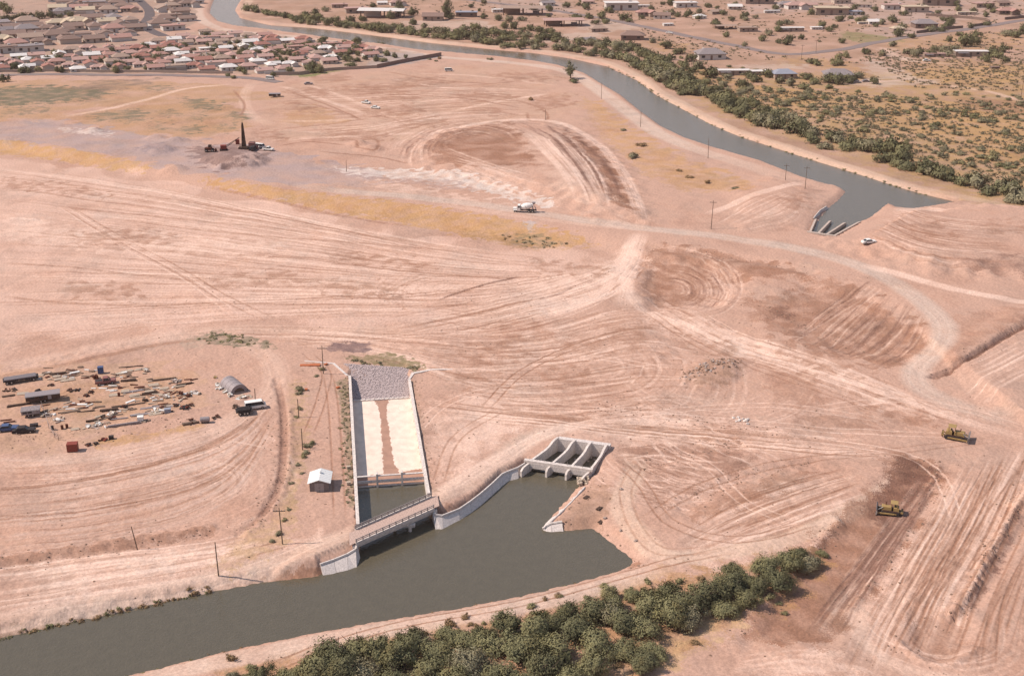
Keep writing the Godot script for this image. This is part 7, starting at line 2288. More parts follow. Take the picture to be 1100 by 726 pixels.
	# trees about the far houses
	for p in [[-93.6, -1026, 60], [-81.1, -1013, 50], [-96.2, -988, 50], [-102.7, -930.2, 46], [-53.9, -1000.3, 42], [-49.6, -988, 42], [-35.8, -1066.9, 36], [-27.2, -1039.3, 22], [31.1, -1039.3, 44], [17.3, -1052.9, 40], [35.7, -952.5, 40], [52.7, -975.9, 46], [61.4, -988, 46], [64.3, -952.5, 46], [71.9, -958.3, 50], [71, -988, 46], [89.2, -975.9, 50], [91.1, -964.1, 44], [103.6, -988, 30], [125.8, -1013, 36], [130.3, -1013, 34], [133.3, -1000.3, 34], [144, -1013, 40], [153.4, -1026, 40], [172.6, -975.9, 30], [184.3, -975.9, 34], [193.9, -988, 30], [204.6, -946.9, 46], [211.5, -952.5, 40], [233.3, -930.2, 50], [233.7, -908.9, 36], [184.6, -888.5, 40], [194.7, -908.9, 40], [114.9, -704.1, 62], [117.3, -679.2, 44], [109.9, -685.3, 40], [137.4, -704.1, 44], [138.3, -691.4, 40], [148.3, -710.6, 44], [169.6, -704.1, 44], [170.6, -685.3, 40], [179.4, -691.4, 56], [182.1, -685.3, 50], [191, -691.4, 52], [198.6, -704.1, 50], [186.7, -759.4, 36], [187.3, -752, 30], [199.9, -752, 44], [268.9, -964.1, 40], [277.9, -975.9, 40], [284.4, -952.5, 42], [296.3, -964.1, 44], [290.2, -919.4, 46], [307.5, -908.9, 48], [326.9, -930.2, 44], [315.7, -908.9, 40], [305.4, -832.2, 70], [290.4, -806.5, 50], [280, -790.2, 50], [308.7, -790.2, 56], [310.6, -782.3, 46], [323.3, -806.5, 44], [357.1, -888.5, 60], [359.9, -878.6, 50], [402.6, -1052.9, 44], [397.4, -1026, 46], [411.6, -1039.3, 40], [410.7, -1013, 44], [381.9, -1000.3, 36], [134.2, -806.5, 30], [157.1, -832.2, 30], [83.8, -790.2, 44], [113.3, -737.7, 40], [107.4, -723.9, 40], [194.4, -859.5, 36], [204.3, -868.9, 30], [227.7, -850.2, 34], [96.2, -850.2, 36], [260.3, -790.2, 40], [256.8, -798.3, 36], [265.8, -798.3, 40], [269.3, -790.2, 40], [284.3, -806.5, 46], [47.8, -1066.9, 44], [58.1, -1081.3, 40], [7.3, -975.9, 46], [-1.4, -964.1, 46], [-10.2, -975.9, 40], [-22.2, -988, 40], [80.5, -1026, 40], [118, -1052.9, 36], [167.2, -1066.9, 40], [193.6, -1081.3, 36], [223.3, -1052.9, 40], [244, -1013, 40], [256.3, -1039.3, 36], [259.6, -975.9, 36], [270.1, -988, 34], [302.9, -1039.3, 36], [372.8, -1039.3, 40], [379.7, -1026, 40], [330.8, -878.6, 40], [304.5, -859.5, 36], [257.6, -832.2, 34], [229.6, -798.3, 34], [239.3, -790.2, 36], [102.7, -823.4, 44], [108.7, -798.3, 44], [111.7, -766.9, 40], [99.8, -774.5, 44], [103.7, -737.7, 40], [155.7, -679.2, 40], [150.7, -685.3, 38], [161.3, -667.4, 38], [126.6, -673.2, 40], [124.5, -704.1, 36], [204.1, -685.3, 34], [-155.3, -1039.3, 44], [-159.1, -1013, 44], [-75.7, -952.5, 44], [-65.7, -930.2, 40], [-119.5, -1066.9, 40], [-118.5, -975.9, 40], [-125.8, -964.1, 44], [-24.5, -1096, 36], [-56.5, -1081.3, 36], [174.9, -859.5, 34], [184.7, -850.2, 34], [152.2, -878.6, 34], [308.3, -766.9, 36], [296.6, -766.9, 40], [314.9, -841.1, 44], [280.3, -814.9, 40]]:
		var k := rng.randi() % 4
		var size: String = "large " if p[2] > 48 else "small " if p[2] < 37 else ""
		plant("bush", "yard_tree", size + ["dark green", "dark green", "olive green", "grey-green"][k] + " rounded tree among the houses beyond the far canal", "tree", "trees among the far houses", p[0], p[1], p[2] * 0.105, [M.leaf_dark, M.leaf_dark, M.leaf_olive, M.leaf_grey][k], 1.25)
	for p in [[-91.3, -1000.3], [-49.6, -988], [-54.2, -1006.6]]:
		plant("tall", "tall_tree", "tall dark columnar tree beyond the far canal", "tree", "tall trees beyond the far canal", p[0], p[1], 4.6, M.leaf_dark, 1.1)
	q = [206.5, -766.9]
	for p in [[212.8, -782.3], [206.7, -774.5]]:
		plant("bush", "pale_tree", "pale green tree beside the grey roofed house in the scrub", "tree", "pale trees by the scrub house", p[0], p[1], 3.6, M.leaf_pale, 1.5)
	# trees of the estate
	for p in [[-415.8, -1026, 64], [-431, -1052.9, 64], [-390.5, -975.9, 50], [-386.9, -981.9, 48], [-381.8, -988, 48], [-374.4, -988, 46], [-369.2, -994.1, 46], [-361.7, -994.1, 44], [-356.4, -1000.3, 40], [-393.2, -964.1, 56], [-416.3, -1000.3, 60], [-220.7, -888.5, 36], [-213.5, -883.5, 36], [-205.1, -878.6, 34], [-217.7, -859.5, 36], [-207.8, -850.2, 36], [-203.6, -832.2, 34], [-169.4, -814.9, 36], [-162.3, -730.7, 36], [-157.3, -717.2, 30], [-165.7, -710.6, 26], [-161, -704.1, 26], [-135.5, -814.9, 40], [-140.1, -832.2, 36], [-125.1, -823.4, 42], [-120.1, -814.9, 42], [-118.1, -832.2, 36], [-103.5, -766.9, 44], [-105.1, -798.3, 44], [-98.5, -744.8, 44], [-118.9, -737.7, 46], [-119, -723.9, 40], [-122.3, -730.7, 40], [-114, -723.9, 42], [-141.6, -752, 40], [-145.4, -766.9, 36], [-91.8, -798.3, 36], [-89.1, -806.5, 34], [-80.3, -766.9, 30], [-80.2, -790.2, 26], [-74.7, -782.3, 26], [-152.5, -806.5, 34], [-148.3, -832.2, 30], [-158.4, -744.8, 30], [-139.7, -710.6, 30], [-294.2, -859.5, 30], [-267.5, -823.4, 26], [-232.7, -766.9, 26], [-293.2, -790.2, 24], [-288.6, -691.4, 36], [-238.8, -741.2, 20], [-200.7, -766.9, 22], [-210.1, -752, 22], [-132.2, -723.9, 32], [-67.6, -782.3, 24], [-164.9, -823.4, 26], [-227.4, -790.2, 20], [-187.9, -790.2, 22], [-218.8, -810.7, 22]]:
		var deep := rng.randf() < 0.6
		var size: String = "large " if p[2] > 42 else "small " if p[2] < 30 else ""
		plant("bush", "estate_tree", size + ("dark green" if deep else "olive green") + " leafy tree between the roofs of the housing estate", "tree", "trees of the housing estate", p[0], p[1], p[2] * 0.095, M.leaf_dark if deep else M.leaf_olive, 1.35)
	for k in 190:
		var p := V2([-305.6, -744.8, -245.5, -752, -203.6, -766.9, -175.2, -798.3, -132.9, -798.3, -95.7, -790.2])
		var i := rng.randi() % 5
		var w := p[i].lerp(p[i + 1], rng.randf()) + Vector2(rng.randfn(0, 12), rng.randf_range(-70, 30))
		plant("bush", "garden_tree", "small garden tree in a yard of the housing estate", "tree", "garden trees of the housing estate", w.x, w.y, rng.randf_range(1.8, 3.6), M.leaf_dark if rng.randf() < 0.6 else M.leaf_olive, 1.35)
	for k in 46:
		var p := V2([7.6, -1013, 68.2, -1013, 127.3, -1000.3, 180.7, -964.1, 235.8, -952.5, 299.8, -975.9, 354.2, -964.1, 377.2, -930.2])
		var i := rng.randi() % 7
		var w := p[i].lerp(p[i + 1], rng.randf()) + Vector2(rng.randfn(0, 14), rng.randfn(0, 60))
		plant("bush", "wild_tree", "dark tree standing alone on the dirt between the far houses", "tree", "lone trees between the far houses", w.x, w.y, rng.randf_range(2.6, 5.0), M.leaf_dark, 1.3)
	build_scrub()
	build_stones()


func build_scrub() -> void:
	# creosote and mesquite scrub beyond the far canal: the largest as single bushes, the far rest as one cover
	var polys := [
		[V2([140.6, -655.9, 176.4, -679.2, 205.9, -655.9, 237.3, -644.8, 264.3, -613.6, 200.7, -454.9, 180.8, -469.7, 171.3, -510.7, 150.6, -538.6, 132.1, -569.5]), 380, 1.5, 3.3],
		[V2([99.5, -667.4, 129.7, -679.2, 165.7, -655.9, 147.9, -580.5, 129.1, -576, 115, -623.7]), 120, 2.0, 3.8],
		[V2([89.8, -790.2, 123.3, -774.5, 181.6, -679.2, 142.9, -667.4, 103.8, -679.2]), 60, 1.5, 2.6],
		[V2([166, -469.7, 187.1, -466.6, 197.3, -446.4, 191.9, -432.9, 177.2, -449.2]), 30, 1.6, 2.6],
		[V2([205.9, -655.9, 281.3, -655.9, 200.7, -454.9, 172.3, -477.4]), 190, 1.4, 2.6]]
	var spots := []
	for q in polys:
		var poly: PackedVector2Array = q[0]
		var lo := Vector2(1e9, 1e9)
		var hi := Vector2(-1e9, -1e9)
		for p in poly:
			lo = lo.min(p)
			hi = hi.max(p)
		var n := 0
		while n < q[1]:
			var p := Vector2(rng.randf_range(lo.x, hi.x), rng.randf_range(lo.y, hi.y))
			n += 1
			if nz.get_noise_2d(p.x * 0.03, p.y * 0.02) + rng.randf_range(-0.5, 0.5) < -0.25:
				continue
			if Geometry2D.is_point_in_polygon(p, poly):
				spots.append([p, rng.randf_range(q[2], q[3])])
	spots.sort_custom(func(a, b): return a[1] / -a[0].y > b[1] / -b[0].y)
	var rest := []
	for i in spots.size():
		var p: Vector2 = spots[i][0]
		if i < 300:
			# the largest stand as single bushes
			var k := rng.randf()
			var hue: String = "grey-green" if k < 0.55 else "olive" if k < 0.85 else "pale yellow-green"
			var span: String = "broad " if spots[i][1] > 2.9 else "small " if spots[i][1] < 2.2 else ""
			plant("bush", "desert_bush", span + hue + " desert bush on the tawny ground beyond the far canal", "shrub", "desert bushes beyond the far canal", p.x, p.y, spots[i][1], M.leaf_grey if k < 0.55 else M.leaf_olive if k < 0.85 else M.leaf_pale, 0.9)
		else:
			rest.append([p, spots[i][1] * 0.9])
	for q in [[V2([97.8, -930.2, 136.1, -859.5, 177.8, -782.3, 207.4, -782.3, 388.6, -941.3, 329.1, -790.2, 240.7, -774.5, 199.9, -752, 180.3, -766.9, 124.5, -782.3, 90.7, -859.5]), 330], [V2([225.2, -782.3, 331.9, -782.3, 281.3, -655.9, 221.3, -673.2]), 200], [V2([-142.7, -1126.6, 77.6, -1159, 487.7, -1193.1, 402.2, -975.9, 222.2, -841.1, 107.2, -952.5, 7.3, -975.9, -116.5, -1039.3]), 380], [V2([175.8, -655.9, 268.3, -623.7, 197.9, -447.8, 163.3, -510.7]), 330], [V2([98.6, -679.2, 141.8, -661.6, 175.8, -655.9, 179.9, -538.6, 171.1, -485.3, 145.4, -534.7, 124.6, -576, 110.2, -623.7]), 300], [V2([87.2, -766.9, 122.4, -697.7, 150.5, -679.2, 177.2, -661.6, 99.4, -685.3]), 120]]:
		var poly: PackedVector2Array = q[0]
		var lo := Vector2(1e9, 1e9)
		var hi := Vector2(-1e9, -1e9)
		for p in poly:
			lo = lo.min(p)
			hi = hi.max(p)
		for k in q[1] * 4:
			var p := Vector2(rng.randf_range(lo.x, hi.x), rng.randf_range(lo.y, hi.y))
			if Geometry2D.is_point_in_polygon(p, poly):
				rest.append([p, rng.randf_range(0.7, 1.7)])
	var mm := MultiMesh.new()
	mm.transform_format = MultiMesh.TRANSFORM_3D
	mm.mesh = crown_mesh("scrub", 1)
	mm.instance_count = rest.size()
	for i in rest.size():
		var p: Vector2 = rest[i][0]
		var s: float = rest[i][1]
		mm.set_instance_transform(i, Transform3D(Basis(Vector3.UP, rng.randf() * TAU).scaled(Vector3(s, s * 0.9, s)), G(p.x, p.y, -0.05)))
	var o := MultiMeshInstance3D.new()
	o.name = "desert_scrub"
	o.multimesh = mm
	o.material_override = M.leaf_scrub
	add_child(o)
	o.set_meta("kind", "stuff")
	tag(o, "thin cover of small grey-green scrub on the tawny desert", "scrub")



func build_stones() -> void:                               # loose stones and clods left by the machines
	var lines := [[106.7, -220.2, 96.8, -205.9, 87.1, -191.7, 79.4, -179.6, 74.4, -173.5], [64, -205.1, 55.4, -194.9, 49.1, -185.5, 43.2, -176.8], [90.6, -228.4, 79.6, -208.8, 67.8, -190.1, 58.1, -175.4], [82.8, -231.9, 88.7, -228.4, 81.9, -216.3, 73.2, -208.8], [-51.9, -199.9, -49, -206.9, -47.8, -219.4, -50, -237.2, -53.6, -256.5], [-97.7, -188.5, -83.9, -192.3, -69.8, -196.9, -57.3, -201.6], [34.1, -210.6, 44, -220.2, 54.8, -226.3, 63.2, -229.3], [27.6, -228.4, 38.3, -235, 49, -238.1], [67.6, -331.4, 78.2, -317.5, 93, -295.1], [45.5, -377.7, 62.5, -370, 81.3, -360, 91.2, -352.5], [104.5, -275.5, 115, -282.1, 137.9, -304.4], [16.1, -203, 18.7, -199.6, 22.8, -190.4], [-25.2, -272.8, -20.2, -241.8, -16.8, -220.2], [-113.6, -241.8, -93.7, -244.1, -74.7, -251.4], [9, -205.1, 14.1, -216.3, 17.3, -222.2], [63.3, -166.1, 65.4, -160.7, 69.5, -159.7], [19.5, -256.5, 40.4, -250.4, 64, -241.8]]
	var r := RandomNumberGenerator.new()
	r.seed = 77
	var spots := []
	for q in lines:
		var l := smooth_line(V2(q), 1.0)
		for k in l.size() * 3:
			var p: Vector2 = l[r.randi() % l.size()] + Vector2(r.randfn(0, 1.6), r.randfn(0, 1.8))
			spots.append([p, 0.07 + 0.2 * pow(r.randf(), 3.0)])
	for k in 2600:
		spots.append([Vector2(r.randf_range(-110, 110), -r.randf_range(160, 360)), 0.05 + 0.17 * pow(r.randf(), 4.0)])
	var canal := V2(NEAR_CANAL)
	var pit := PackedVector2Array([chute_point(-0.5, -9), chute_point(15.5, -4), chute_point(15.5, 76), chute_point(-0.5, 86)])
	var keep := []
	for s in spots:
		if not Geometry2D.is_point_in_polygon(s[0], canal) and not Geometry2D.is_point_in_polygon(s[0], pit):
			keep.append(s)
	var mm := MultiMesh.new()
	mm.transform_format = MultiMesh.TRANSFORM_3D
	rock_mesh()
	mm.mesh = rocks[2]
	mm.instance_count = keep.size()
	for i in keep.size():
		var p: Vector2 = keep[i][0]
		var z: float = keep[i][1]
		mm.set_instance_transform(i, Transform3D(Basis(Vector3.UP, r.randf() * TAU).scaled(Vector3(z * r.randf_range(0.8, 1.4), z * 0.7, z)), G(p.x, p.y, 0.01)))
	var o := MultiMeshInstance3D.new()
	o.name = "loose_stones"
	o.multimesh = mm
	o.material_override = M.rubble_b
	add_child(o)
	o.set_meta("kind", "stuff")
	tag(o, "small brown stones and clods scattered over the graded soil", "stones")


# ---------------------------------------------------------------- houses and roads

var house_parts := {}
func house_meshes(kind: String) -> Array:                  # [walls, roof, extras]
	if house_parts.has(kind):
		return house_parts[kind]
	var w := Msh.new()
	var r := Msh.new()
	var x := Msh.new()
	match kind:
		"gable":
			w.prism([[-4.6, -0.6], [4.6, -0.6], [4.6, 2.7], [0, 4.2], [-4.6, 2.7]], Vector3(0, 0, 1), Vector3.UP, Vector3(-6, 0, 0), Vector3(12, 0, 0))
			for s in [-1.0, 1.0]:
				r.prism([[0, 4.42], [s * 5.3, 2.62], [s * 5.3, 2.42], [0, 4.2]], Vector3(0, 0, 1), Vector3.UP, Vector3(-6.6, 0, 0), Vector3(13.2, 0, 0))
			x.box(Vector3(3.5, 4.0, -1.6), Vector3(0.9, 1.6, 0.9))
		"hip":
			w.box(Vector3(0, 1.1, 0), Vector3(12.5, 3.4, 9.5))
			hip(r, 13.6, 10.6, 2.75, 2.1, 4.2)
			x.box(Vector3(-3.0, 3.9, -1.2), Vector3(0.9, 1.6, 0.9))
		"ell":
			w.box(Vector3(-1, 1.1, -1.5), Vector3(12, 3.4, 7))
			w.box(Vector3(2.5, 1.1, 4.0), Vector3(5, 3.4, 5.0))
			hip2(r, Vector3(-1, 0, -1.5), 13.0, 8.0, 2.75, 1.9, 4.5)
			for s in [-1.0, 1.0]:
				r.prism([[0, 4.3], [s * 3.1, 2.7], [s * 3.1, 2.5], [0, 4.1]], Vector3.RIGHT, Vector3.UP, Vector3(2.5, 0, -1), Vector3(0, 0, 8.2))
			w.prism([[-2.5, 2.7], [2.5, 2.7], [0, 4.1]], Vector3.RIGHT, Vector3.UP, Vector3(2.5, 0, 1.0), Vector3(0, 0, 5.5))
			x.box(Vector3(-4.0, 3.6, -1.0), Vector3(0.8, 1.6, 0.8))
		"flat":
			w.box(Vector3(0, 1.2, 0), Vector3(14, 3.6, 7.5))
			r.box(Vector3(0, 3.1, 0.2), Vector3(15, 0.25, 8.8))
			x.box(Vector3(4.0, 3.5, -1.0), Vector3(1.4, 0.7, 1.2))
		"low":                                             # mobile home
			w.box(Vector3(0, 1.1, 0), Vector3(18, 3.2, 4.6))
			r.prism([[-2.7, 2.7], [2.7, 2.7], [2.5, 2.95], [0, 3.2], [-2.5, 2.95]], Vector3(0, 0, 1), Vector3.UP, Vector3(-9.3, 0, 0), Vector3(18.6, 0, 0))
			x.box(Vector3(-5.0, 2.0, 3.6), Vector3(6.0, 0.14, 2.6))
			x.box(Vector3(-7.8, 0.9, 4.7), Vector3(0.14, 2.2, 0.14))
			x.box(Vector3(-2.2, 0.9, 4.7), Vector3(0.14, 2.2, 0.14))
		"ramada":
			w.box(Vector3(-5, 1.2, -2.5), Vector3(7, 3.4, 3))
			r.prism([[-5.6, 3.2], [5.6, 3.2], [0, 4.0]], Vector3(0, 0, 1), Vector3.UP, Vector3(-10.5, 0, 0), Vector3(21, 0, 0))
			x.box(Vector3(6.0, 0.5, -2.0), Vector3(3.0, 1.8, 1.2))
	house_parts[kind] = [w.mesh(), r.mesh(), x.mesh()]
	return house_parts[kind]


func hip(m: Msh, w: float, d: float, y: float, up: float, inset: float) -> void:
	hip2(m, Vector3.ZERO, w, d, y, up, inset)


func hip2(m: Msh, o: Vector3, w: float, d: float, y: float, up: float, inset: float) -> void:
	var a := o + Vector3(-w / 2, y, d / 2)
	var b := o + Vector3(w / 2, y, d / 2)
	var c := o + Vector3(w / 2, y, -d / 2)
	var e := o + Vector3(-w / 2, y, -d / 2)
	var p := o + Vector3(-w / 2 + inset, y + up, 0)
	var q := o + Vector3(w / 2 - inset, y + up, 0)
	m.quad(a, b, q, p)
	m.quad(c, e, p, q)
	m.tri(b, c, q)
	m.tri(e, a, p)
	m.quad(e, c, b, a)
	for k in [[a, b], [b, c], [c, e], [e, a]]:
		m.quad(k[0] - Vector3(0, 0.2, 0), k[1] - Vector3(0, 0.2, 0), k[1], k[0])


var windows := {}
func house(kind: String, called: String, label: String, group: String, x: float, z: float, turn: float, wall: Material, roof: Material, s := Vector3.ONE) -> Node3D:
	var t := thing(called, label, "house", G(x, z), turn, group)
	t.scale = s
	var q := house_meshes(kind)
	part(t, "wall", q[0], wall)
	var r := part(t, "roof", q[1], roof)
	if kind == "ramada":
		var pm := Msh.new()
		pm.box(Vector3.ZERO, Vector3(0.5, 3.6, 0.5))
		var post := pm.mesh()
		for c in [[-9, -4], [9, -4], [9, 4], [-9, 4], [0, 4], [0, -4]]:
			part(t, "post", post, M.wall_brown, Vector3(c[0], 1.4, c[1]))
	if kind == "low" or kind == "ramada":
		part(t, "porch" if kind == "low" else "bench", q[2], M.steel_grey)
	else:
		part(r, "roof_unit" if kind == "flat" else "chimney", q[2], wall)
	if kind != "ramada":
		if windows.is_empty():
			var m := Msh.new()
			m.box(Vector3.ZERO, Vector3(1.5, 1.1, 0.08))
			windows["w"] = m.mesh()
			m = Msh.new()
			m.box(Vector3.ZERO, Vector3(1.0, 2.1, 0.08))
			windows["d"] = m.mesh()
		var front: float = {"gable": 4.62, "hip": 4.77, "ell": 2.02, "flat": 3.77, "low": 2.32}[kind]
		part(t, "window", windows.w, M.glass_dark, Vector3(-4.2, 1.6, front))
		part(t, "window", windows.w, M.glass_dark, Vector3(3.4 if kind != "ell" else -1.6, 1.6, front))
		part(t, "door", windows.d, M.wall_brown, Vector3(-0.4 if kind != "ell" else -6.0, 1.05, front))
	return t


func build_estate() -> void:
	var zones := [
		[V2([-337.4, -766.9, -298.9, -806.5, -253.9, -841.1, -227.1, -898.6, -194.7, -898.6, -142.5, -859.5, -90.4, -819.1, -87.4, -790.2, -111.4, -752, -138.7, -717.2, -166, -727.3, -320.9, -727.3]), 0.42, 12.4, 17.0, "pink"],
		[V2([-412.2, -930.2, -356.2, -969.9, -303.4, -988, -264.7, -878.6, -285.7, -841.1, -349.7, -782.3]), 0.5, 17.0, 24.0, "brown"],
		[V2([-334, -1175.8, -293.8, -1175.8, -248.6, -964.1, -246, -898.6, -261.1, -919.4, -293, -1026]), 0.5, 17.0, 24.0, "brown"],
		[V2([-443.4, -1193.1, -363.6, -1193.1, -318.6, -1066.9, -306.2, -1013, -369.1, -1006.6]), 0.3, 18.0, 26.0, "brown"]]
	var count := 0
	var kept := []
	for q in zones:
		var poly: PackedVector2Array = q[0]
		var lo := Vector2(1e9, 1e9)
		var hi := Vector2(-1e9, -1e9)
		for p in poly:
			lo = lo.min(p)
			hi = hi.max(p)
		var mid := (lo + hi) / 2.0
		var ang: float = q[1]
		var ux := Vector2(cos(ang), -sin(ang))
		var uz := Vector2(sin(ang), cos(ang))
		for j in range(-24, 25):
			for i in range(-40, 41):
				var p: Vector2 = mid + ux * (i + 0.35 * (j % 3)) * q[2] + uz * j * q[3] + Vector2(rng.randfn(0, 0.8), rng.randfn(0, 1.2))
				if not Geometry2D.is_point_in_polygon(p, poly):
					continue
				if rng.randf() < 0.05:
					continue
				var crowded := false
				for o in kept:
					if (o as Vector2).distance_to(p) < q[2] * 0.82:
						crowded = true
						break
				if crowded:
					continue
				kept.append(p)
				var k := rng.randi() % 10
				var kind: String = ["gable", "hip", "ell", "gable", "ell", "hip", "gable", "ell", "gable", "flat"][k]
				var roof: String
				if q[4] == "pink":
					roof = ["roof_pink", "roof_red", "roof_rose", "roof_pink", "roof_tan", "roof_rose", "roof_red", "roof_white", "roof_rose", "roof_white"][rng.randi() % 10]
				else:
					roof = ["roof_brown", "roof_brown", "roof_tan", "roof_brown", "roof_pink", "roof_grey", "roof_brown", "roof_tan", "roof_brown", "roof_cream"][rng.randi() % 10]
				var wall: String = ["wall_cream", "wall_white", "wall_white", "wall_cream", "wall_white"][rng.randi() % 5]
				var shape: String = {"gable": "gabled", "hip": "hipped", "ell": "L-shaped", "flat": "flat"}[kind]
				var where := "in the dense rows of the near estate" if q[4] == "pink" else "in the larger lots of the upper estate"
				var lab: String = "house with %s %s roof and %s walls %s" % [shape, roof.substr(5), wall.substr(5), where]
				var s := rng.randf_range(0.70, 0.86) if q[4] == "pink" else rng.randf_range(1.05, 1.3)
				var turn := ang + (PI / 2 if rng.randf() < 0.25 else 0.0) + (PI if rng.randf() < 0.3 else 0.0)
				house(kind, "estate_house", lab, lab.replace("house with", "houses with"), p.x, p.y, turn, M[wall], M[roof], Vector3(s, s * rng.randf_range(0.9, 1.1), s))
				count += 1
	# walls round the estate
	for w in [[[-320.2, -725.6, -271.1, -727.3, -231.9, -725.6, -192.4, -722.2, -164.6, -720.5], "pale block wall along the road in front of the estate", M.wall_block, 1.5], [[-81.7, -741.2, -64, -766.9, -45.6, -792.2], "dark red brick wall at the estate's canal corner", M.roof_brown, 2.2], [[-141.4, -713.9, -125.6, -717.2, -110.1, -730.7, -81.7, -741.2], "low block wall behind the estate's lawn strip", M.wall_tan, 1.8]]:
		var l := smooth_line(V2(w[0]), 9.0)
		var t := thing("block_wall", w[1], "wall", G(l[0].x, l[0].y))
		for i in l.size() - 1:
			var a := G(l[i].x, l[i].y) - t.position
			var b := G(l[i + 1].x, l[i + 1].y) - t.position
			var m := Msh.new()
			m.box((a + b) / 2 + Vector3(0, w[3] / 2 - 0.3, 0), Vector3((b - a).length() - 0.06, w[3] + 0.6, 0.35), Basis(Vector3.UP, atan2(-(b - a).z, (b - a).x)))
			part(t, "wall_panel", m.mesh(), w[2])
	# short yard walls between the rows
	var r := RandomNumberGenerator.new()
	r.seed = 8
	for k in 46:
		var p: Vector2 = kept[r.randi() % kept.size()] + Vector2(0, 8.5)
		var t := thing("yard_wall", "short pale yard wall between the rows of estate houses", "wall", G(p.x, p.y), 0.42, "yard walls of the estate")
		for i in 3:
			var m := Msh.new()
			m.box(Vector3(-6 + i * 6.0, 0.8, 0), Vector3(5.9, 2.2, 0.3))
			part(t, "wall_panel", m.mesh(), M.wall_cream if r.randf() < 0.5 else M.wall_white)


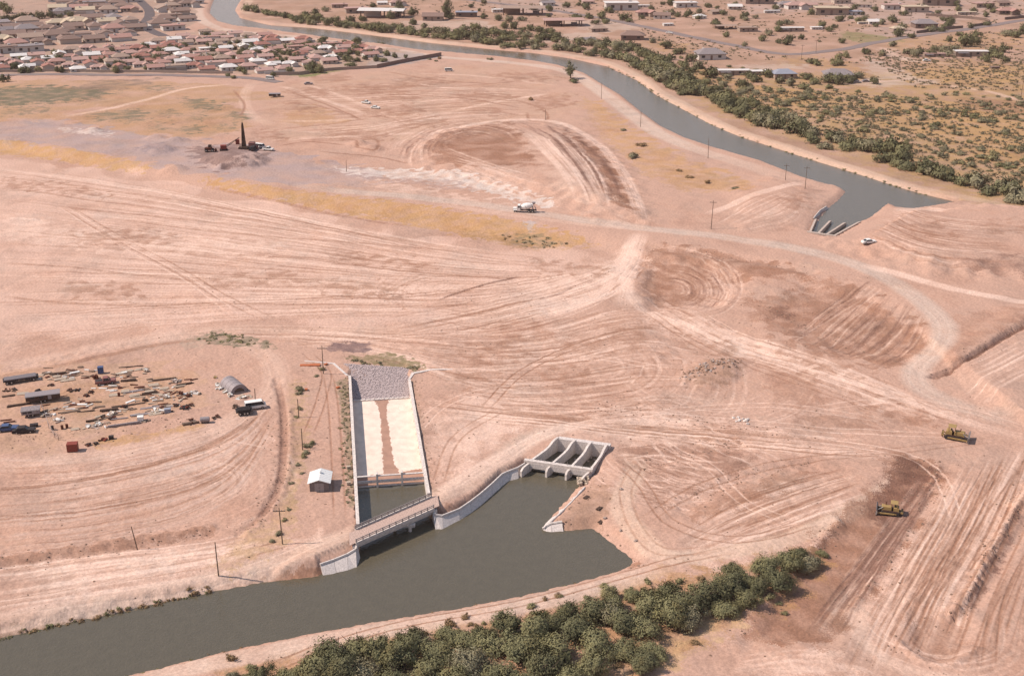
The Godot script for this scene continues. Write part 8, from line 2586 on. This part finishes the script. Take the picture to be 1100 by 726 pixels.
func build_far_houses() -> void:
	# foot of the front wall (x, z), then: kind, turn, wall, roof, size, label
	var q := [
		[[38.9, -941.3], "ramada", 0.1, "wall_tan", "roof_rose", 1.25, "large pale pink ramada roof behind the canal hedge"],
		[[9.1, -1013], "ramada", -0.05, "wall_tan", "roof_tan", 1.45, "long tan ramada roof further behind the canal hedge"],
		[[51.9, -850.2], "gable", 0.3, "wall_white", "roof_grey", 0.7, "small white garage beside the canal hedge"],
		[[84.7, -864.2], "hip", -0.1, "wall_brown", "roof_brown", 1.05, "brown roofed house tucked into the canal hedge"],
		[[63.5, -908.9], "hip", 0.2, "wall_tan", "roof_tan", 0.8, "low tan house between the ramada and the country road"],
		[[92.2, -1046.1], "flat", 0.05, "wall_white", "roof_white", 1.6, "long white flat-roofed building by tall trees"],
		[[109.3, -1000.3], "ell", 0.2, "wall_tan", "roof_pink", 1.0, "pink roofed L-shaped house near the country road"],
		[[119.9, -988], "gable", -0.2, "wall_white", "roof_brown", 0.9, "brown gabled house with white walls near the country road"],
		[[148.9, -1066.9], "flat", 0.15, "wall_white", "roof_white", 1.1, "square white flat-roofed building on the open dirt"],
		[[125.6, -774.5], "hip", 0.1, "wall_white", "roof_grey", 1.15, "grey hipped house with white walls below the country road"],
		[[130, -713.9], "low", 0.02, "wall_tan", "roof_white", 0.85, "white roofed mobile home in the scrub, longer of two"],
		[[145.3, -717.2], "flat", 0.1, "wall_tan", "roof_white", 0.6, "small white roofed cabin in the scrub beside the mobile home"],
		[[157.3, -704.1], "hip", 0.1, "wall_tan", "roof_blue", 0.85, "blue-grey roofed house in the scrub"],
		[[187.3, -697.7], "hip", -0.1, "wall_tan", "roof_grey", 1.05, "grey roofed house among trees at the end of a dirt drive"],
		[[159.8, -924.8], "ramada", 0.2, "wall_brown", "roof_tan", 0.65, "tan roofed open shed on the dirt"],
		[[173.6, -908.9], "flat", 0.1, "wall_tan", "roof_tan", 0.8, "tan flat-roofed house beyond the country road"],
		[[205.7, -908.9], "low", 0.03, "wall_tan", "roof_white", 0.85, "white roofed mobile home beyond the country road"],
		[[226.6, -919.4], "flat", 0.1, "wall_white", "roof_white", 0.5, "tiny white roofed shed beside a dark tree"],
		[[217.4, -1096], "flat", 0.05, "wall_tan", "roof_white", 1.5, "very long white roofed building at the top of the hill road"],
		[[261.5, -1013], "flat", -0.08, "wall_tan", "roof_cream", 1.55, "long cream roofed building on the grey lot"],
		[[278.9, -1013], "flat", 0.0, "wall_white", "roof_blue", 0.8, "blue-grey roofed house next to the long cream roof"],
		[[242.2, -1052.9], "ell", 0.2, "wall_white", "roof_rose", 1.1, "rose roofed L-shaped house on the grey lot"],
		[[235.7, -1066.9], "hip", 0.0, "wall_white", "roof_grey", 0.9, "grey hipped house on the grey lot"],
		[[324, -1052.9], "flat", 0.0, "wall_white", "roof_rose", 1.1, "white walled building with rose flat roof in the compound"],
		[[335.8, -1032.6], "flat", 0.0, "wall_cream", "roof_cream", 1.2, "cream flat-roofed building in the compound"],
		[[371.1, -1081.3], "flat", -0.1, "wall_tan", "roof_white", 1.7, "long white roofed hall behind the compound"],
		[[294.8, -786.2], "low", -0.03, "wall_tan", "roof_white", 0.95, "long white mobile home among dark bushes"],
		[[271.5, -786.2], "low", 0.0, "wall_tan", "roof_rose", 0.65, "short pinkish mobile home near the white one"],
		[[291.6, -737.7], "flat", 0.1, "wall_brown", "roof_brown", 0.32, "tiny dark hut alone on the tawny ground"],
		[[-128.9, -1026], "flat", 0.3, "wall_tan", "roof_rose", 1.1, "pink roofed block building beyond the canal"],
		[[-148.1, -1066.9], "flat", 0.2, "wall_tan", "roof_rose", 0.8, "small pink flat-roofed building beyond the canal"],
		[[-104.2, -994.1], "ramada", -0.1, "wall_white", "roof_white", 1.5, "long low white carport roof beyond the canal"],
		[[-36.7, -1000.3], "flat", 0.0, "wall_brown", "roof_blue", 1.0, "blue roofed shed beside the tall columnar trees"],
		[[-62.2, -975.9], "gable", 0.0, "wall_tan", "roof_brown", 1.1, "brown gabled barn behind the canal hedge"],
		[[-98.4, -1081.3], "ell", 0.3, "wall_white", "roof_rose", 0.9, "rose roofed house behind dark trees at the top of the canal"],
		[[-113.7, -1088.6], "gable", 0.2, "wall_white", "roof_white", 0.6, "small white gabled house at the top of the canal"],
		[[278.7, -952.5], "gable", 0.1, "wall_white", "roof_white", 0.7, "white gabled house in the trees by the grey lot"],
		[[271.5, -952.5], "low", 0.1, "wall_white", "roof_cream", 0.5, "cream mobile home in the trees by the grey lot"],
		[[285.1, -914.1], "hip", 0.2, "wall_tan", "roof_cream", 0.6, "small cream hipped house behind the road wall"],
		[[310.9, -930.2], "hip", 0.0, "wall_brown", "roof_grey", 1.1, "grey hipped house inside the walled compound"],
		[[404.6, -1066.9], "flat", 0.2, "wall_tan", "roof_rose", 1.0, "pink roofed house at the top right among trees"],
		[[406.2, -1013], "ell", 0.0, "wall_brown", "roof_pink", 1.0, "pink L-shaped house by the compound wall"],
		[[-11.6, -1032.6], "flat", 0.2, "wall_white", "roof_white", 0.6, "white office hut beside the tan ramada"],
		[[30.7, -1081.3], "gable", 0.3, "wall_white", "roof_grey", 0.8, "grey gabled cottage at the top edge behind the ramadas"],
		[[67, -1096], "hip", 0.1, "wall_cream", "roof_rose", 0.7, "rose hipped cottage at the top edge near the white hall"],
		[[149.5, -988], "hip", 0.5, "wall_white", "roof_white", 0.6, "white hipped cottage between pale green trees"],
		[[188.7, -1052.9], "gable", 0.0, "wall_cream", "roof_white", 0.8, "white gabled cottage below the very long building"],
		[[214.8, -1026], "low", 0.1, "wall_white", "roof_white", 0.6, "white mobile home below the very long building"],
		[[256.4, -1066.9], "gable", 0.2, "wall_white", "roof_rose", 0.7, "rose gabled cottage next to the grey lot"],
		[[290.1, -1096], "flat", 0.1, "wall_cream", "roof_white", 0.9, "white flat-roofed store at the top of the grey lot"],
		[[302.6, -1066.9], "hip", -0.2, "wall_white", "roof_tan", 0.8, "tan hipped cottage at the top of the grey lot"],
		[[371.3, -1013], "low", 0.0, "wall_cream", "roof_cream", 0.7, "cream mobile home inside the compound corner"],
		[[425.9, -1081.3], "gable", 0.3, "wall_tan", "roof_brown", 0.8, "brown gabled cottage at the top right edge"],
		[[118.7, -941.3], "flat", 0.2, "wall_white", "roof_white", 0.45, "tiny white shed beside the country road"],
		[[111.5, -1066.9], "low", -0.1, "wall_white", "roof_white", 0.6, "white mobile home above the pink L-shaped house"],
		[[167, -1019.5], "gable", 0.4, "wall_tan", "roof_tan", 0.7, "tan gabled house on the dirt near the hill road"]]
	for h in q:
		house(h[1], "country_house", h[6], "", h[0][0], h[0][1] - 4.0 * h[5], h[2], M[h[3]], M[h[4]], Vector3.ONE * h[5] * 1.2)
	for w in [[[294, -898.6, 326.5, -924.8, 338.8, -930.2], "dark wall of the compound beside the road"], [[348.4, -935.7, 365.8, -952.5, 372.9, -975.9, 357.3, -994.1, 335.2, -1006.6], "dark wall turning the corner of the compound"], [[389.8, -981.9, 419.3, -1000.3], "dark wall across the road from the compound"]]:
		var l := smooth_line(V2(w[0]), 10.0)
		var t := thing("compound_wall", w[1], "wall", G(l[0].x, l[0].y))
		for i in l.size() - 1:
			var a := G(l[i].x, l[i].y) - t.position
			var b := G(l[i + 1].x, l[i + 1].y) - t.position
			var m := Msh.new()
			m.box((a + b) / 2 + Vector3(0, 0.8, 0), Vector3((b - a).length() - 0.06, 2.4, 0.4), Basis(Vector3.UP, atan2(-(b - a).z, (b - a).x)))
			part(t, "wall_panel", m.mesh(), M.wall_brown)


func road(called: String, pts: PackedVector2Array, width: float, m: Material, label: String) -> void:
	var l := smooth_line(pts, 3.0)
	var ms := Msh.new()
	var a := Vector3.ZERO
	var b := Vector3.ZERO
	for i in l.size():
		var u := (l[mini(i + 1, l.size() - 1)] - l[maxi(i - 1, 0)]).normalized()
		var v := Vector2(-u.y, u.x) * width * 0.5
		var h := maxf(maxf(hat(l[i].x + v.x, l[i].y + v.y), hat(l[i].x - v.x, l[i].y - v.y)), hat(l[i].x, l[i].y)) + 0.12
		var p := Vector3(l[i].x + v.x, h, l[i].y + v.y)
		var q := Vector3(l[i].x - v.x, h, l[i].y - v.y)
		if i > 0:
			ms.quad(a, b, q, p)
			ms.quad(a, p, p - Vector3(0, 0.8, 0), a - Vector3(0, 0.8, 0))
			ms.quad(q, b, b - Vector3(0, 0.8, 0), q - Vector3(0, 0.8, 0))
		a = p
		b = q
	var o := structure(called, ms.mesh(), m)
	o.set_meta("label", label)


func build_roads() -> void:
	road("road", V2([-69, -1159, -8.2, -1096, 38.8, -1039.3, 76.5, -981.9, 101.2, -935.7, 119.6, -898.6, 136.8, -864.2, 158.6, -823.4, 174.4, -800.3, 189.1, -798.3, 224, -823.4, 254, -854.8, 299.8, -893.5, 347.9, -930.2, 414.3, -988]), 8.0, M.asphalt_pale, "grey country road beyond the far canal")
	road("road", V2([-363.6, -1193.1, -327.4, -1103.5, -307.5, -1052.9, -293.8, -1006.6, -284.8, -964.1, -269.4, -919.4, -248.8, -883.5]), 8.0, M.asphalt, "dark winding street through the upper estate")
	road("road", V2([-321.5, -715.5, -267.6, -717.2, -218, -715.5, -173.2, -710.6, -150.3, -704.1, -131.9, -691.4]), 7.0, M.asphalt_pale, "pale road in front of the near estate")


func build_things() -> void:
	build_chute()
	build_bridge()
	build_linings()
	build_intake()
	build_far_gate()
	build_shed()
	build_roads()
	build_estate()
	build_far_houses()
	build_machines()
	build_yard()
	build_poles()
	build_plants()
